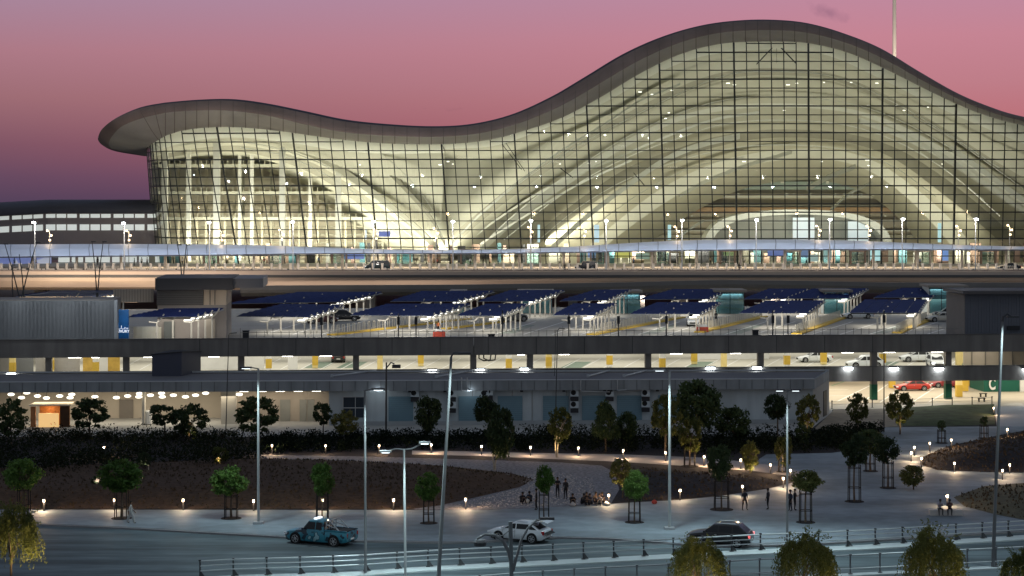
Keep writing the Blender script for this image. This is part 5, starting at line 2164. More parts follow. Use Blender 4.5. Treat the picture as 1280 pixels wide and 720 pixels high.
def tree(name, label, base, cx, cy, wpx, hpx, style, leafm, barkm=None, stakes=0, multi=1, cat='tree', group=None, D=None, light=None, lean=0.0, ztw=None):
    """base: (x, y) photo px of the foot; crown centre and size in photo px"""
    TCOUNT[0] += 1
    g = G(base[0], base[1], 0)
    g.z = gz(g.x, g.y)
    D = g.y
    s = F / D
    t = thing(name, label, cat, tuple(g), 0, group)
    cc = P(cx, cy, D)
    rx, rz = wpx / 2 / s, hpx / 2 / s
    me0 = CROWNS[(style, TCOUNT[0] % 3)]
    key = (me0.name, leafm.name)
    me = MESHC.get(key)
    if me is None:
        me = me0.copy()
        me.materials[0] = leafm
        MESHC[key] = me
    c = bpy.data.objects.new('crown', me)
    COL.objects.link(c)
    c.parent = t
    c.location = cc - g
    c.scale = (rx, rx * .95, rz)
    c.rotation_euler = (0, 0, rnd.random() * 6.28)
    # trunk with limbs
    mb = MB()
    topz = cc.z - g.z
    tr_ = max(.05, min(.13, rx * .055))
    for m_ in range(multi):
        ox = (m_ - (multi - 1) / 2) * .5 * rx * .5
        p0 = V((0 + ox * .15, 0, 0))
        p1 = V((ox * .8 + lean * .3, rnd.uniform(-.1, .1), max(.3, topz - rz * .9)))
        p2 = V((cc.x - g.x + ox, 0, topz - rz * .2))
        mb.path([p0 - V((0, 0, .05)), p0.lerp(p1, .5) + V((rnd.uniform(-.05, .05), 0, 0)), p1, p2], [tr_ * 1.2, tr_, tr_ * .85, tr_ * .4], 6)
        for k in range(5):
            th = rnd.random() * 6.28
            q = p1.lerp(p2, rnd.uniform(0, .8))
            e = V((cc.x - g.x + math.cos(th) * rx * .65, math.sin(th) * rx * .6, topz + rnd.uniform(-.4, .6) * rz))
            mb.path([q, q.lerp(e, .5) + V((0, 0, .1 * rz)), e], [tr_ * .5, tr_ * .3, tr_ * .12], 5)
    mb.build('trunk', barkm or M_bark, t, world=False)
    if stakes:
        hw = stakes / 2 / s
        hs = max(1.3, (base[1] - (cy + hpx * .36)) / s)
        for dx in (-1, 1):
            for dy in (-1, 1):
                MB().tube((dx * hw, dy * hw * .8, 0), (dx * hw * .95, dy * hw * .76, hs), .045, .04, 5).build('stake', M_wood, t, world=False)
        m_ = MB()
        for z_ in (.38, .9):
            z_ *= hs
            for a, b in (((-1, -1), (1, -1)), ((1, -1), (1, 1)), ((1, 1), (-1, 1)), ((-1, 1), (-1, -1))):
                m_.tube((a[0] * hw, a[1] * hw * .8, z_), (b[0] * hw, b[1] * hw * .8, z_), .035, .035, 4)
        m_.build('tie_rail', M_wood, t, world=False)
        MB().tube((0, 0, .008), (0, 0, .03), hw * 1.75, hw * 1.7, 20).build('tree_pit', mat('tree_pit_soil', (.012, .011, .011), .95, .3, 3), t, world=False)
    if light:
        colr, wt, off = light
        spot(g + V((off[0], off[1], .12 + off[2])), cc + V((off[0] * .5, off[1] * .3, -rz * .2)), colr, wt * (6.5 if wt > 60 else 9), 85, .8, .1, 'uplight')
    return t


MESHC = {}
WARM = (1, .72, .32)
SK = 'staked trees along the pavement'
# (label, base, cx, cy, w, h, style, leaf, stakes)
tree('pavement_tree', 'round green staked tree at the far left end of the pavement', (30, 645), 28, 593, 54, 44, 'round', M_lfg, stakes=14, group=SK)
tree('pavement_tree', 'broad bushy green staked tree behind the pale clothed walker', (152, 648), 150, 594, 62, 46, 'round', M_lfg, stakes=15, group=SK)
tree('pavement_tree', 'green staked tree just left of the tall pale post', (289, 648), 287, 602, 52, 42, 'round', M_lfg, stakes=15, group=SK)
tree('pavement_tree', 'small upright green staked tree behind the teal pickup', (403, 650), 403, 599, 34, 46, 'round', M_lfg, stakes=14, group=SK)
tree('pavement_tree', 'green staked tree just left of the leaning tall post', (536, 654), 535, 608, 36, 40, 'round', M_lfg, stakes=13, group=SK)
tree('pavement_tree', 'narrow dark green staked tree behind the white car', (680, 650), 681, 600, 27, 42, 'round', M_lfg, stakes=12, group=SK)
tree('pavement_tree', 'green staked tree in front of the small yellow lit tree', (793, 653), 795, 607, 34, 42, 'round', M_lfg, stakes=14, group=SK)
tree('pavement_tree', 'tall oval dark staked tree left of the lone man in dark clothes', (902, 637), 900, 578, 38, 52, 'dark', M_lfd, stakes=17, group=SK)
tree('pavement_tree', 'wide crowned staked tree right of the slender twin headed post', (1007, 653), 1010, 602, 44, 32, 'round', M_lfo, stakes=14, group=SK)
tree('pavement_tree', 'dark staked tree with high crown in the middle of the open pavement', (1068, 627), 1068, 563, 40, 48, 'dark', M_lfd, stakes=14, group=SK)
tree('pavement_tree', 'dark round staked tree, right one of the close pair on the pavement', (1110, 610), 1108, 562, 38, 38, 'dark', M_lfd, stakes=12, group=SK)
tree('pavement_tree', 'low leafy tree at the left foot of the dark mound', (1142, 612), 1140, 594, 34, 30, 'dark', M_lfo)
tree('pavement_tree', 'dark tree behind the close pair, half hidden by them', (1088, 589), 1086, 552, 44, 34, 'dark', M_lfd, stakes=11)
# bare staked saplings
for lb, bx, by, hx in (('bare staked sapling on the strip before the lawn, the left one', 1177, 554, 5), ('bare staked sapling on the strip before the lawn, the right one', 1230, 548, 5)):
    tree('sapling', lb, (bx, by), bx, by - 22, 12, 14, 'airy', M_lfd, stakes=9)
# trees in front of the service building
BT = 'trees before the service building'
tree('shade_tree', 'dark tree at the far left edge before the lit loading bay', (14, 556), 13, 521, 48, 50, 'airy', M_lfd, group=BT)
tree('shade_tree', 'dark tree between the wooden kiosk and the bay door', (112, 548), 113, 517, 50, 40, 'airy', M_lfd, group=BT)
tree('shade_tree', 'dark small tree before the water tank', (206, 548), 204, 518, 46, 30, 'airy', M_lfd, group=BT)
tree('shade_tree', 'tree lit yellow from below beside the dark small one', (236, 552), 238, 524, 52, 42, 'airy', M_lfd, group=BT, light=(WARM, 28, (.5, -.6, 0)))
tree('shade_tree', 'wide dark tree before the right end of the loading bay', (322, 550), 322, 519, 58, 48, 'airy', M_lfd, group=BT)
tree('shade_tree', 'small airy tree before the recess doors', (404, 546), 403, 517, 28, 32, 'airy', M_lfd, group=BT)
tree('shade_tree', 'low spreading tree before the dark framed window', (432, 550), 431, 528, 38, 34, 'airy', M_lfo, group=BT)
tree('shade_tree', 'round dark tree with a lit crest before the left shutter', (534, 550), 535, 517, 38, 52, 'dark', M_lfd, group=BT)
tree('shade_tree', 'tall dark tree right of the leaning post, its foot lit', (618, 588), 626, 540, 42, 72, 'dark', M_lfd, barkm=M_barkw, multi=2, group=BT, light=(WARM, 16, (.6, -.8, 0)))
tree('shade_tree', 'dark tree before the second shutter, behind the tall one', (612, 548), 608, 512, 36, 40, 'dark', M_lfd, group=BT)
tree('shade_tree', 'sparse tree with pale lit trunks near the thin dark mast', (696, 572), 700, 532, 34, 48, 'airy', M_lfo, barkm=M_barkw, multi=2, group=BT, light=(WARM, 34, (-.5, -.7, 0)))
tree('shade_tree', 'dark pointed tree before the middle shutters', (757, 565), 757, 527, 46, 56, 'cone', M_lfd, group=BT)
tree('shade_tree', 'dark bushy tree, right neighbour of the pointed one', (783, 562), 782, 533, 34, 42, 'dark', M_lfd, group=BT)
tree('shade_tree', 'olive tree behind the tall bright post, softly lit', (832, 572), 833, 520, 46, 58, 'airy', M_lfo, group=BT, light=(WARM, 26, (.6, -.6, 0)))
tree('shade_tree', 'staked tree with yellow lit leaves right of the bright post', (862, 583), 864, 542, 38, 50, 'airy', M_lfo, stakes=13, group=BT, light=(WARM, 52, (.5, -.9, 0)))
tree('shade_tree', 'big dark rounded tree rising above the service roof edge', (872, 558), 871, 506, 64, 70, 'dark', M_lfd, group=BT)
tree('shade_tree', 'wide dark tree before the right part of the long wall', (918, 556), 917, 529, 50, 50, 'dark', M_lfd, group=BT)
tree('shade_tree', 'dark tree beside the slender twin headed post', (972, 552), 970, 508, 36, 36, 'dark', M_lfd, group=BT)
tree('shade_tree', 'tree with yellow lit leaves at the corner of the service building', (1009, 546), 1010, 513, 36, 44, 'airy', M_lfo, group=BT, light=(WARM, 42, (.2, -.8, 0)))
tree('shade_tree', 'tree against the lit ground floor of the garage, the left one', (1072, 540), 1072, 511, 32, 40, 'airy', M_lfo, group=BT)
tree('shade_tree', 'tree with a lit lower crown against the garage, the right one', (1125, 543), 1124, 509, 38, 46, 'airy', M_lfo, group=BT, light=(WARM, 30, (0, -.7, 0)))
# small lit trees in the planting
tree('small_tree', 'small tree glowing yellow at the edge of the dark planting', (937, 592), 937, 569, 26, 40, 'airy', M_lfo, group='small lit trees', light=(WARM, 44, (.1, -.7, 0)))
tree('small_tree', 'small yellow lit tree behind the seated people', (778, 622), 776, 590, 30, 36, 'airy', M_lfo, group='small lit trees', light=(WARM, 40, (-.4, -.7, 0)))
tree('small_tree', 'small tree with glowing pale stems among the dark shrubs', (274, 590), 275, 569, 24, 26, 'airy', M_lfo, barkm=M_barkw, multi=3, group='small lit trees', light=(WARM, 16, (0, -.6, 0)))
tree('small_tree', 'bare forked stems lit white on the brown slope', (122, 617), 122, 600, 20, 12, 'airy', M_lfd, barkm=M_barkw, multi=3, light=((1, .85, .8), 14, (0, -.6, 0)))
tree('small_tree', 'slim pale lit stem at the top of the brown slope', (186, 600), 180, 574, 22, 18, 'airy', M_lfd, barkm=M_barkw, multi=1, light=((1, .85, .75), 12, (0, -.5, 0)))
tree('small_tree', 'reddish leaved thin tree behind the slender twin headed post', (978, 590), 980, 562, 26, 44, 'airy', M_lfo, barkm=M_barkw, multi=1, stakes=9, light=(WARM, 12, (0, -.6, 0)))
tree('small_tree', 'dark thin shrub tree in the planting right of centre', (1005, 560), 1003, 540, 22, 26, 'airy', M_lfd)
# big foreground trees at the bottom edge
fgl = [('weeping tree glowing yellow on its right side at the left edge', (14, 748), 16, 672, 78, 98, M_lfy, (WARM, 420, (3.0, -1.9, .2))),
       ('drooping tree lit from below in front of the dark car', (873, 768), 873, 705, 74, 76, M_lfy, (WARM, 100, (.4, -2.0, .1))),
       ('dark feathery tree at the bottom, right of the drooping one', (1004, 772), 1006, 706, 84, 92, M_lfy, (WARM, 40, (1.5, -2.0, .1))),
       ('large dense green tree at the bottom before the railings', (1170, 775), 1168, 704, 84, 102, M_lfy, (WARM, 75, (.8, -2.0, .1))),
       ('tree cut by the lower right corner', (1272, 770), 1274, 714, 56, 62, M_lfy, (WARM, 40, (-.5, -2.0, .1)))]
for lb, b, cx, cy, w_, h_, lm, lt in fgl:
    tree('weeping_tree', lb, b, cx, cy, w_ * .88, h_ * .86, 'weep', lm, light=lt, group='foreground trees')

# ------------------------------------------------------------------ shrub beds (uncountable)
def bed(name, px, hmin, hmax, n, lm, label):
    poly = [tuple(G(x, y, 0)[:2]) for x, y in px]
    xs = [p[0] for p in poly]
    ys = [p[1] for p in poly]
    rr = random.Random(len(px) * 31 + n)
    mb = MB()
    k = 0
    tries = 0
    while k < n and tries < n * 6:
        tries += 1
        x, y = rr.uniform(min(xs), max(xs)), rr.uniform(min(ys), max(ys))
        if not inpoly(x, y, poly):
            continue
        k += 1
        h_ = rr.uniform(hmin, hmax)
        r_ = rr.uniform(.45, .95)
        z0 = gz(x, y)
        for i in range(40):
            o = V((rr.gauss(0, 1), rr.gauss(0, 1), rr.gauss(0, .8))).normalized() * rr.uniform(.75, 1)
            p = V((x + o.x * r_, y + o.y * r_, z0 + h_ * .5 + o.z * h_ * .55))
            if p.z < z0:
                continue
            leaf(mb, p, rr.uniform(.09, .17), rr)
    o = mb.build(name, lm)
    tag(o, label, 'shrubs', None, 'stuff')


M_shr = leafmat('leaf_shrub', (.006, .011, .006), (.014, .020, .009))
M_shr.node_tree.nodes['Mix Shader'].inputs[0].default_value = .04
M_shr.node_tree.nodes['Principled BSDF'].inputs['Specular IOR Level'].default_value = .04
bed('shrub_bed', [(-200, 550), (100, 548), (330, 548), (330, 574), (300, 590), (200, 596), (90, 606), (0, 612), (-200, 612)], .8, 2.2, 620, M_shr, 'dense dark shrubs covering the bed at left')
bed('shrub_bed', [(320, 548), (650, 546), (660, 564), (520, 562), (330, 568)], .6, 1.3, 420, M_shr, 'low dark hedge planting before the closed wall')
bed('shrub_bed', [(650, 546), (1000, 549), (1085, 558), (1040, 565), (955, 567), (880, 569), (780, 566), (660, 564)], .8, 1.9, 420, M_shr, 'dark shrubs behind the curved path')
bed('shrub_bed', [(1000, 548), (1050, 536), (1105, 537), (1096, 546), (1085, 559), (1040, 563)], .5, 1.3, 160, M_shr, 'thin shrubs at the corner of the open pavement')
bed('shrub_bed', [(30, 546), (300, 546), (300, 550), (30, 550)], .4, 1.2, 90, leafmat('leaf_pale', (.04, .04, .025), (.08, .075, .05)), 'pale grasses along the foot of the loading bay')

# ------------------------------------------------------------------ path lights
pl = [(55, 626, 'at the left foot of the brown slope'), (143, 625, 'beside the stakes of the tree behind the walker'), (229, 625, 'on the slope edge between the second and third staked trees'), (317, 626, 'just left of the tall pale post'),
      (403, 625, 'behind the small upright staked tree'), (492, 625, 'before the slope, left of the double armed lamp post'), (582, 624, 'before the slope, right of the leaning post'), (761, 619, 'beside the seated people'),
      (850, 613, 'just right of the bright tall post'), (928, 608, 'behind the lone man in dark clothes'), (130, 559, 'deep in the dark shrubs at left'), (340, 557, 'leftmost along the hedge before the closed wall'),
      (407, 557, 'second from left along the hedge'), (474, 557, 'third from left along the hedge'), (539, 556, 'fourth from left along the hedge, near the leaning post'), (602, 558, 'fifth from left along the hedge, by the tall dark tree'),
      (663, 559, 'on the curved path left of the tree with pale trunks'), (723, 560, 'on the curved path right of the tree with pale trunks'), (779, 563, 'on the curved path before the dark bushy tree'), (832, 566, 'on the curved path at the bright tall post'),
      (880, 571, 'on the curved path before the wide dark tree'), (926, 575, 'beside the small tree glowing yellow'), (963, 581, 'at the right end of the curved path'), (988, 588, 'at the tip of the dark planting'),
      (979, 598, 'at the tip of the dark planting, lower one'), (1189, 550, 'farthest on the left edge of the mound'), (1162, 554, 'second farthest on the left edge of the mound'), (1143, 559, 'beside the pavement left of the mound, upper one'),
      (1139, 566, 'beside the pavement left of the mound, lower one'), (1152, 573, 'at the left tip of the mound'), (1193, 579, 'on the front of the mound, left one'), (1262, 581, 'on the front of the mound, right one'),
      (1253, 588, 'on the path edge below the mound'), (1259, 539, 'behind the leaning right hand post'), (1242, 510, 'at the right end of the lawn'), (1184, 620, 'next to the seated pair at right')]
for i, (x, y, lb) in enumerate(pl):
    g = None
    hh_ = .85
    # foot so that the head shows at (x, y)
    D = F * (H - hh_) / (y - YH)
    X = (x - 640) * D / F
    z0 = gz(X, D)
    D = F * (H - hh_ - z0) / (y - YH)
    X = (x - 640) * D / F
    z0 = gz(X, D)
    t = thing('path_light', 'low warm bollard light ' + lb, 'path light', (X, D, z0), 0, 'low warm path lights')
    MB().tube((0, 0, 0), (0, 0, hh_ - .1), .06, .06, 6).build('post', M_dark, t, world=False)
    MB().tube((0, 0, hh_ - .1), (0, 0, hh_ + .08), .085, .085, 10).build('lamp', emat('path_lamp', (1, .76, .44), 3.2), t, world=False)
    MB().tube((0, 0, hh_ + .1), (0, 0, hh_ + .14), .15, .15, 10).build('cap', M_dark, t, world=False)
    point((X, D - .22, z0 + hh_ - .02), (1, .66, .38), rnd.choice((110, 150, 190, 230)), .06)

# ------------------------------------------------------------------ tall posts
def pole(label, foot, top, r0, r1, m, plinth=False, name='lamp_post', z=0):
    g = G(foot[0], foot[1], z)
    tp = P(top[0], top[1], g.y)
    t = thing(name, label, 'lamp post', tuple(g))
    MB().tube(g, tp, r0 * .68, r1 * .68, 10).build('pole', m, t)
    if plinth:
        MB().box(g + V((0, 0, .1)), (.75, .75, .2)).build('plinth', M_conc, t)
    return t, g, tp


M_pw = mat('pole_pale', (.34, .36, .36), .45, .05, 1)
M_pg = mat('pole_grey', (.15, .155, .16), .5, .05, 1)
M_pd = mat('pole_dark', (.05, .052, .055), .5, .05, 1)
ROADL = (.74, .97, 1.0)


def head(t, tp, dx, dy=-.2, m=None, lit=True, name='lamp_head', drop=.08, w_=.9):
    e = tp + V((dx, dy, .12))
    MB().tube(tp, e, .05, .04, 6).build('arm', M_pg, t)
    h_ = MB().box(e + V((math.copysign(w_ / 2, dx), 0, 0)), (w_, .32, .12)).build(name, m or M_pd, t)
    if lit:
        MB().box(e + V((math.copysign(w_ / 2, dx), 0, -.08)), (w_ * .7, .24, .04)).build('lens', emat('lens_cool', (.85, .96, 1), 2.5), h_)
    return e


def roadspot(p, w_, tgt=None, col=ROADL, ang=140):
    spot(p + V((0, -1.2, 0)), tgt or (p.x, p.y - 3, 0), col, w_ * 2.1, ang, .9, .25, 'street_light')


t, g, tp = pole('tall straight pale post standing on a square plinth left of the pickup', (323, 655), (323, 461), .17, .12, M_pw, True)
head(t, tp, -.5)
roadspot(tp + V((-.8, -.4, -.1)), 1500)
t, g, tp = pole('grey post between the pickup and the double armed lamp post', (457, 716), (456, 488), .15, .10, M_pg)
head(t, tp, .5)
roadspot(tp + V((.9, -.3, -.1)), 1900)
t, g, tp = pole('pale post with two curved lamp arms in the middle foreground', (507, 735), (505, 562), .14, .10, M_pw)
for sx in (-1, 1):
    e = P(482 if sx < 0 else 531, 564 if sx < 0 else 553, g.y)
    MB().path([tp, tp + V((sx * .5, 0, .05)), e], .05, 6).build('arm', M_pg, t)
    h_ = MB().box(e, (.75, .35, .12)).build('lamp_head', M_pw, t)
    MB().box(e + V((0, 0, -.09)), (.5, .25, .05)).build('lens', emat('lens_cool', (.85, .96, 1), 2.5), h_)
    roadspot(e + V((0, 0, -.15)), 700)
t, g, tp = pole('very tall leaning grey mast left of centre reaching the garage parapet', (547, 742), (564, 446), .2, .12, mat('pole_mid', (.13, .135, .14), .5, .05, 1))
e = P(577, 441.5, g.y)
MB().path([tp, tp + V((.15, 0, .25)), e], .06, 6).build('arm', M_pd, t)
MB().box(e + V((.2, 0, 0)), (.8, .35, .13)).build('lamp_head', M_pd, t)
roadspot(e + V((.2, -.2, -.2)), 2300)
t, g, tp = pole('dark mast carrying a floodlight above the left shutter', (482.5, 545), (483, 453), .17, .12, M_pd, z=0)
MB().path([tp + V((0, 0, -.6)), tp + V((.5, 0, .0)), P(493, 455, g.y)], .08, 6).build('arm', M_pd, t)
MB().box(P(495.5, 458, g.y), (.9, .6, .35)).build('floodlight', M_pd, t)
t, g, tp = pole('thin dark mast with a short arm before the middle of the service building', (694, 540), (697, 413), .09, .06, M_pd)
MB().path([tp, tp + V((.2, 0, .25)), P(706, 411, g.y)], .05, 6).build('arm', M_pd, t)
t, g, tp = pole('bright tall straight post on a square plinth right of centre', (837, 662), (837, 464), .19, .13, M_pw, True)
head(t, tp, -.35, m=M_pw)
roadspot(tp + V((-.8, -.4, -.1)), 1600)
t, g, tp = pole('slender post with a twin headed lamp right of the walking men', (984, 676), (984, 489), .14, .10, M_pg)
for sx in (-1, 1):
    head(t, tp, sx * .25, w_=.7)
roadspot(tp + V((0, -.3, -.1)), 1400)
t, g, tp = pole('tall leaning grey post with a bent arm at the right edge', (1241, 708), (1253, 402), .2, .12, mat('pole_mid', (.13, .135, .14), .5, .05, 1))
MB().path([tp, tp + V((.05, 0, .35)), tp + V((.35, 0, .55)), P(1264, 396, g.y)], .09, 6).build('arm', M_pd, t)
MB().box(P(1266, 396, g.y), (.8, .35, .12)).build('lamp_head', M_pd, t)
roadspot(P(1264, 398, g.y), 2200)
t, g, tp = pole('thin dark mast rising from the garden to the deck parapet at right', (1105, 540), (1105, 415), .1, .08, M_pd)
t, g, tp = pole('thin dark mast with a bent arm before the loading bay', (282, 548), (286, 419), .08, .06, M_pd)
MB().path([tp, tp + V((.1, 0, .2)), P(296, 416, g.y)], .05, 6).build('arm', M_pd, t)
t, g, tp = pole('dark bent lamp arm rising by the parapet near the centre deck', (693, 470), (695, 412), .05, .05, M_pd, z=5.2)
# dark double lamp in the lower middle
g = G(640, 758, 0)
t = thing('lamp_post', 'short dark lamp post with two curved arms and hanging lanterns at bottom centre', 'lamp post', tuple(g))
tp = P(638, 652, g.y)
MB().tube(g, tp, .14, .13, 10).build('pole', mat('pole_teal_grey', (.14, .16, .165), .4, .05, 1), t)
MB().path([P(641, 712, g.y), P(636, 690, g.y), P(628, 675, g.y), P(618, 669, g.y), P(606, 668, g.y), P(596, 674, g.y)], [.13, .12, .11, .10, .08, .07], 8).build('arm', mat('pole_mid', (.13, .135, .14), .5, .05, 1), t)
MB().path([P(641, 714, g.y), P(646, 695, g.y), P(652, 674, g.y), P(660, 660, g.y), P(670, 651, g.y), P(682, 647, g.y)], [.1, .09, .08, .07, .06, .05], 8).build('arm', M_pg, t)
MB().path([P(637, 663, g.y), P(629, 669, g.y), P(622, 671, g.y)], .04, 6).build('brace', M_pg, t)
MB().tube(P(600, 677.5, g.y), P(600, 682, g.y), .42, .38, 12).build('lantern', M_pd, t)
MB().tube(P(600, 674.5, g.y), P(600, 677, g.y), .30, .36, 12).build('lantern_glass', M_pg, t)
MB().box(P(684, 648, g.y), (.9, .4, .14)).build('lantern', M_pd, t)
# crossing masts at far left on the deck
for nm, segs in (('cluster of thin crossing dark masts at far left before the roadway', [((25, 375), (6, 305)), ((26, 375), (46, 303)), ((30, 373), (24, 318)), ((16, 372), (16, 330)), ((25, 378), (25, 425))]),
                 ('pair of thin crossing dark masts left of the warm glow panel end', [((121, 368), (115, 302)), ((122, 368), (129, 302)), ((122, 372), (122, 366))]),
                 ('pair of thin dark masts above the stair block', [((228, 356), (222, 306)), ((229, 356), (233, 306)), ((228, 360), (228, 354))])):
    D = 300
    p0 = P(segs[0][0][0], segs[0][0][1], D)
    t = thing('mast_cluster', nm, 'mast', (p0.x, D, ZD))
    m_ = MB()
    m_.tube((p0.x, D, ZD), p0, .14, .12, 6)
    for k, (a, b) in enumerate(segs):
        MB().path([P(*a, D), P(lerp(a[0], b[0], .5), lerp(a[1], b[1], .5), D) + V((.1 * (-1) ** k, 0, 0)), P(*b, D)], [.12, .09, .06], 6).build('mast', M_pd, t)
        if k < 2:
            MB().box(P(b[0] + 2, b[1], D), (.7, .4, .15)).build('lamp_head', M_pd, t)
            spot(P(b[0] + 2, b[1], D) + V((0, .4, -.2)), P(b[0] + (40 if k else -20), 352, 371), (1, .82, .66), 6500, 95, .8, .2)  # added spot at the mast head to wash the roadway face
    m_.build('base', M_pd, t)

# ------------------------------------------------------------------ railings
def railing(label, line, n, hgt, name, cuts, brace=True, z=0.0, m=None):
    """line: photo foot points; posts evenly spaced"""
    P3 = [G(x, y, z) for x, y in line]
    ln = [0]
    for a, b in zip(P3, P3[1:]):
        ln.append(ln[-1] + (b - a).length)

    def at(s):
        for i in range(len(P3) - 1):
            if s <= ln[i + 1] + 1e-6:
                return P3[i].lerp(P3[i + 1], (s - ln[i]) / (ln[i + 1] - ln[i]))
        return P3[-1]
    t = thing(name, label, 'railing', tuple(P3[0]))
    for hz, r_ in cuts:
        m_ = MB()
        k = 40
        m_.path([at(ln[-1] * i / k) + V((0, 0, hz)) for i in range(k + 1)], r_, 6)
        m_.build('rail', M_galv, t)
    proto = None
    for i in range(n + 1):
        p = at(ln[-1] * i / n)
        if proto is None:
            m_ = MB()
            m_.box(p + V((0, .03, hgt / 2)), (.10, .10, hgt))
            m_.box(p + V((0, 0, .02)), (.28, .28, .04))
            m_.box(p + V((.0, 0, hgt)), (.17, .15, .10))
            if brace:
                m_.hexa([p + V((.05, -.05, .02)), p + V((.38, -.05, .02)), p + V((.38, .05, .02)), p + V((.05, .05, .02))],
                        [p + V((.05, -.04, .42)), p + V((.10, -.04, .40)), p + V((.10, .04, .40)), p + V((.05, .04, .42))])
            o = m_.build('post', M_pd if m is None else m, t)
            proto = (o, p)
        else:
            o = proto[0].copy()
            COL.objects.link(o)
            o.parent = t
            o.location = proto[0].location + (p - proto[1])
    return t


L1_ = [(250, 722), (290, 719.5), (363, 717.5), (437, 715), (537, 708), (640, 703), (752, 697.5), (840, 693), (942, 687.5), (1072, 682), (1162, 676.5), (1252, 671), (1330, 666), (1420, 661)]
railing('three bar steel railing on the pale kerb beyond the near carriageway', L1_, 32, 1.16, 'steel_railing', [(.45, .045), (.78, .045), (1.1, .06)])
L2_ = [(560, 748), (640, 741), (760, 733), (880, 727), (950, 722.5), (1066, 717), (1223, 709), (1300, 705), (1420, 699)]
railing('lower near railing with two bars along the bottom edge at right', L2_, 23, 1.30, 'near_railing', [(.35, .04), (1.26, .06)], brace=False, m=M_pg)
# pale kerbs carrying the railings
def kerbwall(line, d0, d1, z1, name, m):
    a = [G(x, y, 0) for x, y in line]
    mb = MB()
    mb.loft([[p + V((0, d0, -.12)) for p in a], [p + V((0, d0, z1)) for p in a], [p + V((0, d1, z1)) for p in a], [p + V((0, d1, -.12)) for p in a]])
    o = mb.build(name, m)
    o['kind'] = 'structure'


M_kw2 = mat('railing_kerb', (.50, .55, .55), .7, .08, .4)
kerbwall(L1_, -1.3, .35, -.03, 'kerb', M_kw2)
kerbwall(L2_, -.5, .35, -.03, 'kerb', M_kw2)
# low fence before the garage ground floor
t = railing('thin low post fence between the garden and the garage ground floor', [(1040, 511), (1090, 509.5), (1180, 507), (1240, 505.5)], 8, .95, 'low_fence', [(.9, .02), (.5, .02)], brace=False)

